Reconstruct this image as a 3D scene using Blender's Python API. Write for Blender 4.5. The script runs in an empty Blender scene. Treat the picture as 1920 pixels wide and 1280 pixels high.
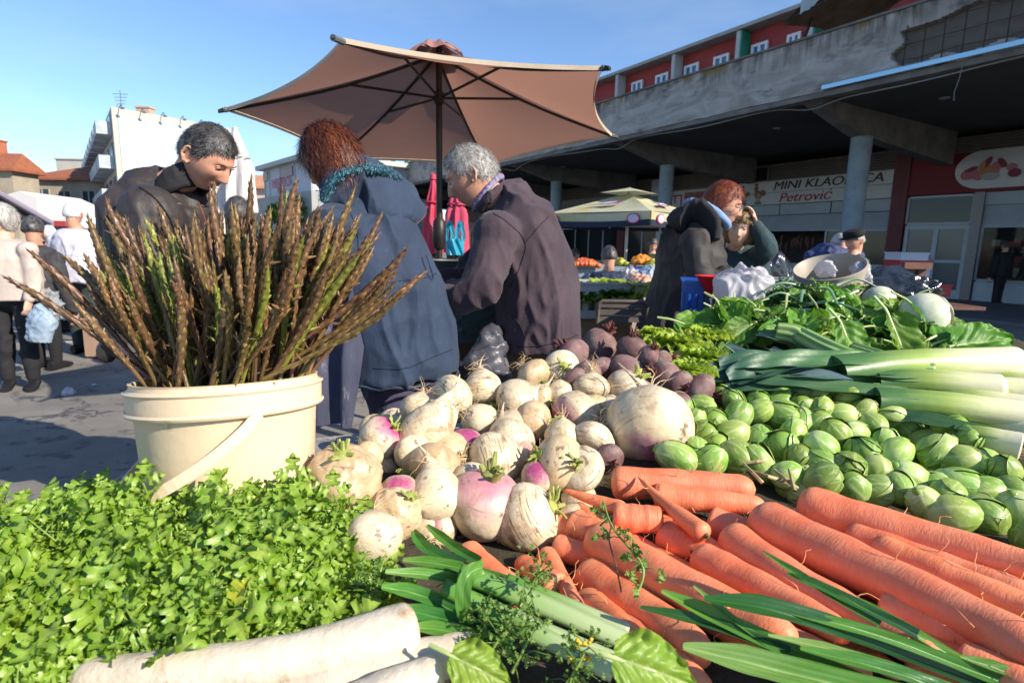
import bpy, bmesh, math, random
import numpy as np
from mathutils import Vector, Matrix, noise
random.seed(7); NR = np.random.RandomState(7)
S = bpy.context.scene; COL = S.collection
R = math.radians
# ------------------------------------------------------------------ camera
CAMP = Vector((0, 0, 1.30)); PITCH = R(9.6); ROLL = R(1.2); FP = 1920*20/36
FW = Vector((0, math.cos(PITCH), -math.sin(PITCH))); _u = Vector((1, 0, 0)).cross(FW)
RT = Vector((1, 0, 0))*math.cos(ROLL) + _u*math.sin(ROLL); UP = RT.cross(FW)
cam = bpy.data.cameras.new('camera'); camo = bpy.data.objects.new('camera', cam); COL.objects.link(camo)
cam.lens = 20; cam.sensor_width = 36; cam.clip_end = 2000; cam.clip_start = .02
camo.matrix_world = Matrix(((RT.x, UP.x, -FW.x, 0), (RT.y, UP.y, -FW.y, 0), (RT.z, UP.z, -FW.z, 1.30), (0, 0, 0, 1)))
cam.dof.use_dof = True; cam.dof.focus_distance = 1.25; cam.dof.aperture_fstop = 8.0
S.camera = camo
S.view_settings.view_transform = 'Standard'; S.view_settings.look = 'None'; S.view_settings.gamma = 1
S.view_settings.exposure = 0.66
# ------------------------------------------------------------------ light
SUNAZ = R(122); SUNEL = R(31)          # azimuth measured clockwise from +Y (the view direction)
SD = Vector((math.sin(SUNAZ)*math.cos(SUNEL), math.cos(SUNAZ)*math.cos(SUNEL), math.sin(SUNEL)))
W = bpy.data.worlds.new('World'); S.world = W; W.use_nodes = True
wn = W.node_tree.nodes; wl = W.node_tree.links
sky = wn.new('ShaderNodeTexSky'); sky.sky_type = 'NISHITA'; sky.sun_disc = False
sky.sun_elevation = SUNEL; sky.sun_rotation = SUNAZ; sky.air_density = 1.0; sky.dust_density = .1; sky.ozone_density = 5.0
bg = wn['Background']; bg.inputs[1].default_value = .125
hs_ = wn.new('ShaderNodeHueSaturation'); hs_.inputs['Saturation'].default_value = .98; wl.new(sky.outputs[0], hs_.inputs['Color'])
tint = wn.new('ShaderNodeMix'); tint.data_type = 'RGBA'; tint.blend_type = 'MULTIPLY'; tint.inputs[0].default_value = 1; tint.inputs[7].default_value = (.97, 1.0, 1.04, 1)
wl.new(hs_.outputs[0], tint.inputs[6])
wtc = wn.new('ShaderNodeTexCoord'); wmp = wn.new('ShaderNodeMapping'); wmp.inputs['Scale'].default_value = (1.2, 1.2, 4.5); wl.new(wtc.outputs['Generated'], wmp.inputs[0])
wno = wn.new('ShaderNodeTexNoise'); wno.inputs['Scale'].default_value = 1.6; wno.inputs['Detail'].default_value = 7; wno.inputs['Roughness'].default_value = .55; wl.new(wmp.outputs[0], wno.inputs['Vector'])
wmr = wn.new('ShaderNodeMapRange'); wmr.inputs[1].default_value = .48; wmr.inputs[2].default_value = .8; wmr.inputs[4].default_value = .2; wl.new(wno.outputs[0], wmr.inputs[0])
wcl = wn.new('ShaderNodeMix'); wcl.data_type = 'RGBA'; wcl.inputs[7].default_value = (5.2, 5.4, 5.7, 1); wl.new(wmr.outputs[0], wcl.inputs[0]); wl.new(tint.outputs[2], wcl.inputs[6]); wl.new(wcl.outputs[2], bg.inputs[0])   # thin high cloud
sl = bpy.data.lights.new('sun', 'SUN'); sl.energy = 5.0; sl.angle = R(.5); sl.color = (1, .89, .74)
so = bpy.data.objects.new('sun', sl); COL.objects.link(so); so.rotation_euler = SD.to_track_quat('Z', 'Y').to_euler()
# ------------------------------------------------------------------ pixel helpers (pixels of the 1920 wide photograph -> points at a real distance)
def ray(x, y): return (FW*FP + RT*(x-960) + UP*(640-y)).normalized()
def atY(x, y, Y):
    d = ray(x, y); return CAMP + d*(Y/d.y)
def atZ(x, y, z):
    d = ray(x, y); return CAMP + d*((z-1.30)/d.z)
def proj(P):
    d = Vector(P)-CAMP; z = d.dot(FW); return (960+FP*d.dot(RT)/z, 640-FP*d.dot(UP)/z, z)
# ------------------------------------------------------------------ materials
def mix(nt, a, b, f):
    m = nt.nodes.new('ShaderNodeMix'); m.data_type = 'RGBA'
    for s, v in ((m.inputs[0], f), (m.inputs[6], a), (m.inputs[7], b)):
        if hasattr(v, 'links') or isinstance(v, bpy.types.NodeSocket): nt.links.new(v, s)
        else: s.default_value = v if not isinstance(v, tuple) else (*v, 1)
    return m.outputs[2]
def ramp(nt, f, lo, hi, a=0., b=1.):
    m = nt.nodes.new('ShaderNodeMapRange'); nt.links.new(f, m.inputs[0])
    m.inputs[1].default_value = lo; m.inputs[2].default_value = hi; m.inputs[3].default_value = a; m.inputs[4].default_value = b
    return m.outputs[0]
def math_(nt, op, a, b=None):
    m = nt.nodes.new('ShaderNodeMath'); m.operation = op
    for s, v in ((m.inputs[0], a), (m.inputs[1], b)):
        if v is None: continue
        if isinstance(v, bpy.types.NodeSocket): nt.links.new(v, s)
        else: s.default_value = v
    return m.outputs[0]
def coords(nt, stretch=None, kind='Object'):
    tc = nt.nodes.new('ShaderNodeTexCoord'); o = tc.outputs[kind]
    if stretch:
        mp = nt.nodes.new('ShaderNodeMapping'); mp.inputs['Scale'].default_value = stretch; nt.links.new(o, mp.inputs[0]); o = mp.outputs[0]
    return o
def noi(nt, vec, scale, detail=4, rough=.55, dist=0):
    n = nt.nodes.new('ShaderNodeTexNoise'); n.inputs['Scale'].default_value = scale; n.inputs['Detail'].default_value = detail
    n.inputs['Roughness'].default_value = rough; n.inputs['Distortion'].default_value = dist; nt.links.new(vec, n.inputs['Vector']); return n.outputs[0]
def M(name, c1, c2=None, sc=6, rough=.6, bump=0, bsc=None, spots=None, spsc=20, sprange=(.62, .7), spec=.4, metal=0, rnd=0, trans=0,
      transcol=None, sss=0, stretch=None, bstretch=None, lohi=(.35, .65), sheen=0, grad=None, coat=0, emit=None, vein=None, alpha=None, dist=0, kind='Object', bdetail=4, transmission=0):
    """procedural material: two colours mixed by noise, optional spots, a gradient along an object axis, random tone per object, bump, translucency"""
    m = bpy.data.materials.new(name); m.use_nodes = True; nt = m.node_tree; N = nt.nodes; L = nt.links
    p = N['Principled BSDF']; p.inputs['Roughness'].default_value = rough; p.inputs['Metallic'].default_value = metal
    p.inputs['Specular IOR Level'].default_value = spec
    vec = coords(nt, stretch, kind)
    col = None
    if c2 is not None:
        col = mix(nt, c1, c2, ramp(nt, noi(nt, vec, sc, 5, .6, dist), *lohi))
    if grad:      # list of (axis, lo, hi, colour, jitter)
        for ax, lo, hi, gc, jit in grad:
            sp = N.new('ShaderNodeSeparateXYZ'); L.new(coords(nt), sp.inputs[0])
            f = sp.outputs['XYZ'.index(ax)]
            if jit: f = math_(nt, 'ADD', f, math_(nt, 'MULTIPLY', math_(nt, 'SUBTRACT', noi(nt, vec, sc*1.3, 3), .5), jit))
            col = mix(nt, col if col is not None else c1, gc, ramp(nt, f, lo, hi))
    if vein:      # (colour, lo, hi) driven by the 'vein' attribute of the mesh
        at = N.new('ShaderNodeAttribute'); at.attribute_name = 'vein'
        col = mix(nt, col if col is not None else c1, vein[0], ramp(nt, at.outputs['Fac'], vein[1], vein[2]))
    if spots:
        col = mix(nt, col if col is not None else c1, spots, ramp(nt, noi(nt, vec, spsc, 5, .65), *sprange))
    if col is None:
        rg = N.new('ShaderNodeRGB'); rg.outputs[0].default_value = (*c1, 1); col = rg.outputs[0]
    if rnd:
        oi = N.new('ShaderNodeObjectInfo'); hs = N.new('ShaderNodeHueSaturation'); L.new(col, hs.inputs['Color'])
        L.new(ramp(nt, oi.outputs['Random'], 0, 1, 1-rnd, 1+rnd), hs.inputs['Value'])
        L.new(ramp(nt, math_(nt, 'FRACT', math_(nt, 'MULTIPLY', oi.outputs['Random'], 7.31)), 0, 1, .5-rnd*.06, .5+rnd*.06), hs.inputs['Hue']); col = hs.outputs[0]
    L.new(col, p.inputs['Base Color'])
    if sss: p.inputs['Subsurface Weight'].default_value = sss; p.inputs['Subsurface Radius'].default_value = (.01, .006, .004); p.inputs['Subsurface Scale'].default_value = 1
    if sheen: p.inputs['Sheen Weight'].default_value = sheen
    if coat: p.inputs['Coat Weight'].default_value = coat; p.inputs['Coat Roughness'].default_value = .15
    if transmission: p.inputs['Transmission Weight'].default_value = transmission
    if emit: p.inputs['Emission Color'].default_value = (*emit[0], 1); p.inputs['Emission Strength'].default_value = emit[1]
    if alpha is not None: p.inputs['Alpha'].default_value = alpha
    if bump:
        b = N.new('ShaderNodeBump'); b.inputs['Strength'].default_value = 1; b.inputs['Distance'].default_value = bump
        L.new(noi(nt, coords(nt, bstretch or stretch, kind), bsc or sc*4, bdetail, .6), b.inputs['Height']); L.new(b.outputs[0], p.inputs['Normal'])
    if trans:
        t = N.new('ShaderNodeBsdfTranslucent'); ms = N.new('ShaderNodeMixShader'); ms.inputs[0].default_value = trans
        if transcol: t.inputs[0].default_value = (*transcol, 1)
        else: L.new(col, t.inputs[0])
        L.new(p.outputs[0], ms.inputs[1]); L.new(t.outputs[0], ms.inputs[2]); L.new(ms.outputs[0], N['Material Output'].inputs[0])
    return m
# ------------------------------------------------------------------ mesh builder
class MB:
    def __init__(s): s.v = []; s.f = []; s.m = []; s.mi = 0; s.a = {}
    def add(s, vs, fs):
        o = len(s.v); s.v += [tuple(v) for v in vs]; s.f += [tuple(i+o for i in f) for f in fs]; s.m += [s.mi]*len(fs); return s
    def adda(s, vs, fs, av):
        o = len(s.v); s.add(vs, fs)
        for i, x in enumerate(av): s.a[o+i] = x
        return s
    def box(s, c, d, rz=0, mat=None):
        hx, hy, hz = d[0]/2, d[1]/2, d[2]/2
        vs = [Vector((x*hx, y*hy, z*hz)) for z in (-1, 1) for x, y in ((-1, -1), (1, -1), (1, 1), (-1, 1))]
        if mat: vs = [mat@v for v in vs]
        else:
            ca, sa = math.cos(rz), math.sin(rz); vs = [Vector((v.x*ca-v.y*sa, v.x*sa+v.y*ca, v.z)) for v in vs]
        vs = [v+Vector(c) for v in vs]
        return s.add(vs, [(3, 2, 1, 0), (4, 5, 6, 7), (0, 1, 5, 4), (1, 2, 6, 5), (2, 3, 7, 6), (3, 0, 4, 7)])
    def hexa(s, b, t):      # bottom 4 and top 4 points, counter-clockwise from above
        return s.add(list(b)+list(t), [(3, 2, 1, 0), (4, 5, 6, 7), (0, 1, 5, 4), (1, 2, 6, 5), (2, 3, 7, 6), (3, 0, 4, 7)])
    def rings(s, rings, cap=True, closed=True):
        n = len(rings[0]); vs = [v for r in rings for v in r]; fs = []
        for i in range(len(rings)-1):
            for j in range(n if closed else n-1):
                k = (j+1) % n; fs.append((i*n+j, i*n+k, (i+1)*n+k, (i+1)*n+j))
        if cap: fs.append(tuple(range(n-1, -1, -1))); fs.append(tuple((len(rings)-1)*n+j for j in range(n)))
        return s.add(vs, fs)
    def tube(s, pts, rad, n=8, cap=True, flat=1, up=None):
        pts = [Vector(p) for p in pts]
        if not hasattr(rad, '__len__'): rad = [rad]*len(pts)
        rings = []; px = None
        for i, p in enumerate(pts):
            t = (pts[min(i+1, len(pts)-1)]-pts[max(i-1, 0)]).normalized()
            if px is None:
                ref = Vector(up) if up else (Vector((0, 0, 1)) if abs(t.z) < .9 else Vector((1, 0, 0))); px = ref.cross(t).normalized()
            else:
                px = (px-t*px.dot(t)).normalized()
            py = t.cross(px); r = rad[i]
            rings.append([p+px*(math.cos(2*math.pi*k/n)*r)+py*(math.sin(2*math.pi*k/n)*r*flat) for k in range(n)])
        return s.rings(rings, cap)
    def lathe(s, prof, n=32, c=(0, 0, 0), cap=True, axis=None):
        c = Vector(c); rings = []
        q = axis.to_track_quat('Z', 'Y') if axis is not None else None
        for r, z in prof:
            ring = [Vector((math.cos(2*math.pi*k/n)*r, math.sin(2*math.pi*k/n)*r, z)) for k in range(n)]
            if q: ring = [q@v for v in ring]
            rings.append([v+c for v in ring])
        return s.rings(rings, cap)
    def sphere(s, c, r, n=12, m=8, mat=None):
        c = Vector(c); r = r if hasattr(r, '__len__') else (r, r, r); rings = []
        for i in range(m+1):
            a = math.pi*(i/m); rr = max(math.sin(a), 1e-3)
            ring = [Vector((rr*math.cos(2*math.pi*k/n)*r[0], rr*math.sin(2*math.pi*k/n)*r[1], -math.cos(a)*r[2])) for k in range(n)]
            if mat: ring = [mat@v for v in ring]
            rings.append([v+c for v in ring])
        return s.rings(rings)
    def prism(s, poly, z0, z1):
        n = len(poly)
        return s.add([(x, y, z0) for x, y in poly]+[(x, y, z1) for x, y in poly],
                     [tuple(range(n-1, -1, -1)), tuple(range(n, 2*n))]+[(i, (i+1) % n, n+(i+1) % n, n+i) for i in range(n)])
    def grid(s, fn, nu, nv):
        vs = [fn(i/(nu-1), j/(nv-1)) for j in range(nv) for i in range(nu)]
        return s.add(vs, [(j*nu+i, j*nu+i+1, (j+1)*nu+i+1, (j+1)*nu+i) for j in range(nv-1) for i in range(nu-1)])
def mesh(name, mb, mats, smooth=True, ang=40):
    me = bpy.data.meshes.new(name); me.from_pydata([tuple(v) for v in mb.v], [], mb.f)
    for m in (mats if isinstance(mats, (list, tuple)) else [mats]): me.materials.append(m)
    if len(set(mb.m)) > 1: me.polygons.foreach_set('material_index', mb.m)
    if mb.a:
        at = me.attributes.new('vein', 'FLOAT', 'POINT'); arr = np.zeros(len(mb.v), dtype=np.float32)
        for i, x in mb.a.items(): arr[i] = x
        at.data.foreach_set('value', arr)
    if smooth:
        me.polygons.foreach_set('use_smooth', [True]*len(me.polygons))
        if ang: me.set_sharp_from_angle(angle=R(ang))
    me.update(); return me
def tag(o, label=None, cat=None, group=None, kind=None):
    for k, v in (('label', label), ('category', cat), ('group', group), ('kind', kind)):
        if v: o[k] = v
    return o
def link(name, me, parent=None):
    o = bpy.data.objects.new(name, me); COL.objects.link(o)
    if parent:
        o.parent = parent; o.matrix_parent_inverse = Matrix.Translation(parent.location).inverted() if parent.get('_w') else Matrix()
    return o
def obj(name, mb, mats, parent=None, smooth=True, ang=40):
    """mesh in world coordinates; a top-level one gets its origin at the base centre, a child keeps its world place"""
    me = mesh(name, mb, mats, smooth, ang)
    if parent is None:
        xs = [v[0] for v in mb.v]; ys = [v[1] for v in mb.v]; zs = [v[2] for v in mb.v]
        c = Vector(((min(xs)+max(xs))/2, (min(ys)+max(ys))/2, min(zs))); me.transform(Matrix.Translation(-c))
        o = link(name, me); o.location = c; o['_w'] = 1; return o
    r = parent
    while r.parent: r = r.parent
    me.transform(Matrix.Translation(-r.location)); o = bpy.data.objects.new(name, me); COL.objects.link(o); o.parent = parent; return o
def thing(name, label, cat, loc=(0, 0, 0), group=None):
    o = bpy.data.objects.new(name, None); COL.objects.link(o); o.location = loc; o.empty_display_size = .1
    return tag(o, label, cat, group)
def inst(src, mw, label=None, group=None):
    def cp(o, par):
        c = o.copy(); COL.objects.link(c); c.parent = par
        for ch in o.children: cp(ch, c)
        return c
    c = cp(src, None); c.matrix_world = mw
    if label: c['label'] = label
    if group: c['group'] = group
    return c
def frame(z, x=None, loc=(0, 0, 0), sc=(1, 1, 1)):
    """matrix whose Z axis follows z, X axis near x"""
    z = Vector(z).normalized(); x = Vector(x) if x is not None else Vector((0.3, 0.9, .1))
    x = (x-z*x.dot(z)).normalized(); y = z.cross(x)
    return Matrix.Translation(Vector(loc)) @ Matrix(((x.x, y.x, z.x, 0), (x.y, y.y, z.y, 0), (x.z, y.z, z.z, 0), (0, 0, 0, 1))) @ Matrix.Diagonal((*sc, 1))
def text(body, size, loc, xdir, up, mat, parent, ext=.01, name='lettering', shear=0, sx=1, align='CENTER'):
    cu = bpy.data.curves.new('t', 'FONT'); cu.body = body; cu.size = size; cu.extrude = ext; cu.align_x = align; cu.align_y = 'CENTER'; cu.shear = shear
    to = bpy.data.objects.new('t', cu); COL.objects.link(to); dg = bpy.context.evaluated_depsgraph_get(); dg.update()
    me = bpy.data.meshes.new_from_object(to.evaluated_get(dg)); bpy.data.objects.remove(to)
    x = Vector(xdir).normalized(); y = Vector(up).normalized(); z = x.cross(y)
    mw = Matrix.Translation(Vector(loc)) @ Matrix(((x.x, y.x, z.x, 0), (x.y, y.y, z.y, 0), (x.z, y.z, z.z, 0), (0, 0, 0, 1))) @ Matrix.Diagonal((sx, 1, 1, 1))
    me.transform(mw); me.materials.clear(); me.materials.append(mat)
    r = parent
    while r.parent: r = r.parent
    me.transform(Matrix.Translation(-r.location)); o = bpy.data.objects.new(name, me); COL.objects.link(o); o.parent = parent; return o
def noise3(p, s=1., seed=0): return noise.noise(Vector(p)*s+Vector((seed*7.3, seed*3.1, seed*5.7)))

def mramp(name, stops, attr='vein', rough=.5, jit=.0, jsc=20, bump=0, bsc=40, bstretch=None, trans=0, rnd=0, spec=.4, sss=0, spots=None, spsc=30, sprange=(.6, .7), cstretch=None):
    """material whose colour runs through several stops along a mesh attribute (the thing's own colouring)"""
    m = M(name, (.5, .5, .5), rough=rough, spec=spec, bump=bump, bsc=bsc, bstretch=bstretch, trans=trans, rnd=rnd, sss=sss, spots=spots, spsc=spsc, sprange=sprange, c2=(.5, .5, .5))
    nt = m.node_tree; at = nt.nodes.new('ShaderNodeAttribute'); at.attribute_name = attr; f = at.outputs['Fac']
    if jit: f = math_(nt, 'ADD', f, math_(nt, 'MULTIPLY', math_(nt, 'SUBTRACT', noi(nt, coords(nt, cstretch), jsc, 4), .5), jit))
    r = nt.nodes.new('ShaderNodeValToRGB'); e = r.color_ramp.elements
    while len(e) < len(stops): e.new(.5)
    for el, (p, c) in zip(e, stops): el.position = p; el.color = (*c, 1)
    nt.links.new(f, r.inputs[0])
    mx = [n for n in nt.nodes if n.bl_idname == 'ShaderNodeMix'][0]      # the first colour mix is replaced by the ramp
    for l in list(mx.outputs[2].links): nt.links.new(r.outputs[0], l.to_socket)
    return m
# ------------------------------------------------------------------ ground
gm = M('asphalt', (.155, .145, .132), (.24, .225, .20), 1.3, .9, .006, 60, spots=(.09, .09, .095), spsc=5, sprange=(.55, .62))
nt = gm.node_tree; P_ = nt.nodes['Principled BSDF']; base_ = P_.inputs['Base Color'].links[0].from_socket   # cracks
vo = nt.nodes.new('ShaderNodeTexVoronoi'); vo.feature = 'DISTANCE_TO_EDGE'; vo.inputs['Scale'].default_value = .9
vm = nt.nodes.new('ShaderNodeVectorMath'); vm.operation = 'ADD'; nn_ = nt.nodes.new('ShaderNodeTexNoise'); nn_.inputs['Scale'].default_value = 3.5; nn_.inputs['Detail'].default_value = 6
tcg = nt.nodes.new('ShaderNodeTexCoord'); nt.links.new(tcg.outputs['Object'], nn_.inputs['Vector']); nt.links.new(tcg.outputs['Object'], vm.inputs[0])
sc_ = nt.nodes.new('ShaderNodeVectorMath'); sc_.operation = 'SCALE'; sc_.inputs['Scale'].default_value = .45; nt.links.new(nn_.outputs['Color'], sc_.inputs[0]); nt.links.new(sc_.outputs[0], vm.inputs[1])
nt.links.new(vm.outputs[0], vo.inputs['Vector'])
cr = ramp(nt, vo.outputs['Distance'], .0, .012, 1, 0)
cr = math_(nt, 'MULTIPLY', cr, ramp(nt, noi(nt, coords(nt), .7, 2), .42, .56))
nt.links.new(mix(nt, base_, (.04, .04, .045), cr), P_.inputs['Base Color'])
g = MB(); g.grid(lambda u, v: (-300+600*u, -60+560*v, 0), 4, 4); gr = obj('ground', g, gm, smooth=False); tag(gr, 'grey worn asphalt ground of the market square', 'ground', kind='structure')

# ------------------------------------------------------------------ market hall on the right, in its own frame (s along the front, n away from us, z up)
BD = Vector((-.515, .857, 0)).normalized(); BN = Vector((.857, .515, 0)).normalized()
def B(s, n, z): return BD*s+BN*n+Vector((0, 0, z))
def sn(x, y, n):
    d = ray(x, y); P = CAMP+d*(n/d.dot(BN)); return P.dot(BD), P.z
def bbox(mb, s0, s1, n0, n1, z0, z1):
    q = [(s1, n0), (s0, n0), (s0, n1), (s1, n1)]
    return mb.hexa([B(a, b, z0) for a, b in q], [B(a, b, z1) for a, b in q])
conc = M('stained_concrete', (.26, .245, .225), (.46, .43, .39), 1.1, .9, .02, 14, spots=(.09, .09, .09), spsc=1.6, sprange=(.56, .70), dist=1.6, stretch=(.7, .7, 1.5))
# lichen and soot along the top edge, running down in streaks
nt = conc.node_tree; P_ = nt.nodes['Principled BSDF']; b0 = P_.inputs['Base Color'].links[0].from_socket
sp_ = nt.nodes.new('ShaderNodeSeparateXYZ'); nt.links.new(coords(nt), sp_.inputs[0]); zz = sp_.outputs[2]
st = noi(nt, coords(nt, (3.5, 3.5, .35)), 1.6, 5, .7)
f1 = math_(nt, 'MULTIPLY', ramp(nt, math_(nt, 'ADD', zz, ramp(nt, noi(nt, coords(nt), .8, 3), .3, .7, -.25, .25)), 5.2, 5.8), ramp(nt, st, .38, .6))
b1 = mix(nt, b0, (.045, .043, .04), f1)
f2 = math_(nt, 'MULTIPLY', ramp(nt, zz, 5.5, 5.75), ramp(nt, noi(nt, coords(nt), 1.3, 4, .7), .54, .64))
b2 = mix(nt, b1, (.20, .13, .03), f2)
wv = nt.nodes.new('ShaderNodeTexWave'); wv.bands_direction = 'Z'; wv.inputs['Scale'].default_value = .8; wv.inputs['Distortion'].default_value = 9; wv.inputs['Detail'].default_value = 4; wv.inputs['Detail Scale'].default_value = .35
nt.links.new(coords(nt), wv.inputs[0]); f3 = math_(nt, 'MULTIPLY', ramp(nt, wv.outputs[1], .80, 1.0, 0, .22), ramp(nt, zz, 5.5, 5.2))
b3 = mix(nt, b2, (.50, .50, .53), f3); at_ = nt.nodes.new('ShaderNodeAttribute'); at_.attribute_name = 'vein'
b4 = mix(nt, b3, (.13, .115, .10), at_.outputs['Fac']); nt.links.new(b4, P_.inputs['Base Color'])
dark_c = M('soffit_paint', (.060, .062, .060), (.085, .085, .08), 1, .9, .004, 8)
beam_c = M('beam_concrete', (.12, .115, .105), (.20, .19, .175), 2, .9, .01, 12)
col_m = M('painted_column', (.20, .26, .29), (.27, .33, .36), 2.5, .7, .004, 20, spots=(.12, .14, .15), spsc=9, sprange=(.62, .68))
maroon = M('maroon_paint', (.10, .012, .016), (.14, .02, .022), 3, .5)
white_al = M('white_aluminium', (.38, .42, .46), (.44, .48, .52), 3, .4)
shut = M('shutter_metal', (.30, .34, .38), (.36, .40, .44), 2, .45)
glassd = M('dark_glass', (.015, .02, .022), None, rough=.08, spec=.35)
lou = M('louvre_metal', (.14, .125, .11), (.17, .155, .14), 3, .7)
hall = thing('market_hall', 'grey concrete market hall with a stained parapet over a dark colonnade of shops', 'building', B(12, 15, 0))
hall['_w'] = 1
S0, S1 = -6, 46
# parapet: a wavy, chipped band
pb = MB()
def para(u, v):
    s = S0+(S1-S0)*u; z = 4.62+1.13*v
    P = B(s, 12.0, z); q = .03*noise3(P, .9)+.018*noise3(P, 3.1)
    # spalled hole with the bars showing
    sl_, zl = s-4.3, (v-.52)
    h = 0
    if 1.8+.25*noise3((s*2, z*3, 0)) < s < 6.15+.35*noise3((z*3, s, 4)) and .14+.10*noise3((s*2.3, 1, 1)) < v < .80+.2*noise3((s*.9, 5, 2))+(.1 if s < 4.6 else -.12): h = .12+.035*noise3(P, 9)
    if v < .07: q += .05*max(0, noise3((s*1.3, 0, 3)))
    return P+BN*(q+h) + Vector((0, 0, (.03*noise3((s*.8, 2, 9))+.02*noise3((s*4, 2, 9)) if v in (0,) else 0)))
def paraseg(sa, sb, nu, nv):
    for j in range(nv):
        for i in range(nu):
            u = (sa+(sb-sa)*i/(nu-1)-S0)/(S1-S0); P = para(u, j/(nv-1)); s = P.dot(BD); dn = P.dot(BN)-12.0
            pb.v.append(tuple(P)); pb.a[len(pb.v)-1] = 1. if dn > .07 else 0.
    o = len(pb.v)-nu*nv; F_ = [(o+j*nu+i, o+j*nu+i+1, o+(j+1)*nu+i+1, o+(j+1)*nu+i) for j in range(nv-1) for i in range(nu-1)]; pb.f += F_; pb.m += [0]*len(F_)
paraseg(S0, 1.6, 40, 26); paraseg(1.6, 6.8, 200, 50); paraseg(6.8, S1, 300, 26)
obj('parapet', pb, conc, hall, ang=60)
pbb = MB(); bbox(pbb, S0, S1, 12.16, 12.3, 4.66, 5.74); obj('parapet_back', pbb, conc, hall, smooth=False)
cp = MB(); bbox(cp, S0, S1, 11.96, 12.34, 5.755, 5.80); obj('coping', cp, beam_c, hall, smooth=False)
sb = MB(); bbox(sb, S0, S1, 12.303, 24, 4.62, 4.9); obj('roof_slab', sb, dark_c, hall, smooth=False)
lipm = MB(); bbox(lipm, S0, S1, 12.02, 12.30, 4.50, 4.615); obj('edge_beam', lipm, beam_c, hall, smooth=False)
rb = MB(); rbm = M('rusty_steel', (.03, .022, .02), (.07, .03, .02), 20, .8)
for k in range(13):
    s = 2.3+k*.31; pts = [B(s+.03*noise3((k, j, 0)), 12.0-.012+.01*noise3((k, j, 2)), 4.74+j*(.16 if k < 9 else .14)+(-.02*(k % 3))) for j in range(6 if k > 1 else 7)]
    rb.tube(pts, .010, 5)
for j in range(3):
    rb.tube([B(2.3+i*.31, 12.0+.012*noise3((i, j, 5)), 4.84+j*.27+.03*noise3((i*.5, j, 6))) for i in range(13)], .007, 5)
obj('reinforcement_bars', rb, rbm, hall)
CS = [1.7, 8.0, 14.3, 20.7, 27.1, 33.5, 39.9]
for s in CS:
    c_ = MB(); P = B(s, 14.5, 0); c_.lathe([(.235, 0), (.235, 4.02)], 28, P); c_.lathe([(.25, 0), (.25, .05)], 28, P)
    obj('column', c_, col_m, hall)
    bm_ = MB(); w = .16    # haunched beam: rises towards the parapet, deep over the column, deep back to the wall
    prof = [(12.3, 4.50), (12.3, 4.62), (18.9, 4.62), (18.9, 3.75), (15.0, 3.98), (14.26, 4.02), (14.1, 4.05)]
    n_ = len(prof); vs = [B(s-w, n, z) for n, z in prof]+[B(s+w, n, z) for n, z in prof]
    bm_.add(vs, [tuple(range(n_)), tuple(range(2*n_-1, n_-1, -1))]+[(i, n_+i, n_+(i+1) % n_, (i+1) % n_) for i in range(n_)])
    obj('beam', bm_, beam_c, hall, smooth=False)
# cable looping under the edge
cb = MB(); pts = []
for i in range(140):
    s = 2+i*.17; k = min(CS, key=lambda c: abs(c-s)); d_ = (s-k)
    pts.append(B(s, 12.10-(.0 if abs(d_) > 1 else 0)+.25*math.exp(-(d_/1.1)**2), 4.46-.04*math.sin(s*1.3)-.12*math.exp(-(d_/.5)**2)))
cb.tube(pts, .013, 6); obj('cable', cb, M('cable_grey', (.25, .24, .23), rough=.7), hall)
cb = MB(); cb.tube([B(5.05, 12.0, 4.55), B(5.07, 11.99, 4.3), B(5.12, 12, 4.1), B(5.11, 12, 3.95)], .006, 5); obj('loose_wire', cb, M('wire', (.2, .2, .2)), hall)
# blue-white metal drip strip along the right end
strp = MB(); bbox(strp, -1.0, 7.52, 11.90, 11.96, 4.62, 4.70); obj('metal_flashing', strp, M('blue_white_metal', (.35, .62, .80), rough=.25, metal=.3, spec=.8), hall, smooth=False)
for s in (4, 8, 12, 18):
    sp = MB(); sp.lathe([(.001, 4.60), (.09, 4.60), (.11, 4.619)], 16, Vector((B(s+2.4, 14.6, 0).x, B(s+2.4, 14.6, 0).y, 0))); obj('ceiling_lamp', sp, shut, hall)
# back wall behind the shops
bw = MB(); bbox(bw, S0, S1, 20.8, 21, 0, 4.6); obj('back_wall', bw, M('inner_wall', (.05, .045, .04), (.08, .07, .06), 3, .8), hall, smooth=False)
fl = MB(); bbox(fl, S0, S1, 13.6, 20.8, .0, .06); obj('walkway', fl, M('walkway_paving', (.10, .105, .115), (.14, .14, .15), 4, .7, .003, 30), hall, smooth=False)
PILL = [(8.92, 9.34), (14.95, 15.4), (21.2, 21.7), (27.5, 28), (2.1, 2.6), (33.8, 34.3), (40, 40.5)]
for a, b_ in PILL:
    m_ = MB(); bbox(m_, a, b_, 18.9, 19.35, .06, 4.615); obj('pillar', m_, maroon, hall, smooth=False)
def louvre(a, b_, z0, z1, n=19.0):
    m_ = MB(); k = max(2, int((z1-z0)/.07))
    for i in range(k):
        z = z0+(z1-z0)*(i+.5)/k; q = [(b_, n), (a, n), (a, n+.05), (b_, n+.05)]
        m_.hexa([B(s_, n_, z-.030+(n_-n)*.5) for s_, n_ in q], [B(s_, n_, z+.012+(n_-n)*.5) for s_, n_ in q])
    bbox(m_, a, b_, n+.06, n+.09, z0, z1); obj('louvre', m_, lou, hall, smooth=False)
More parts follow.
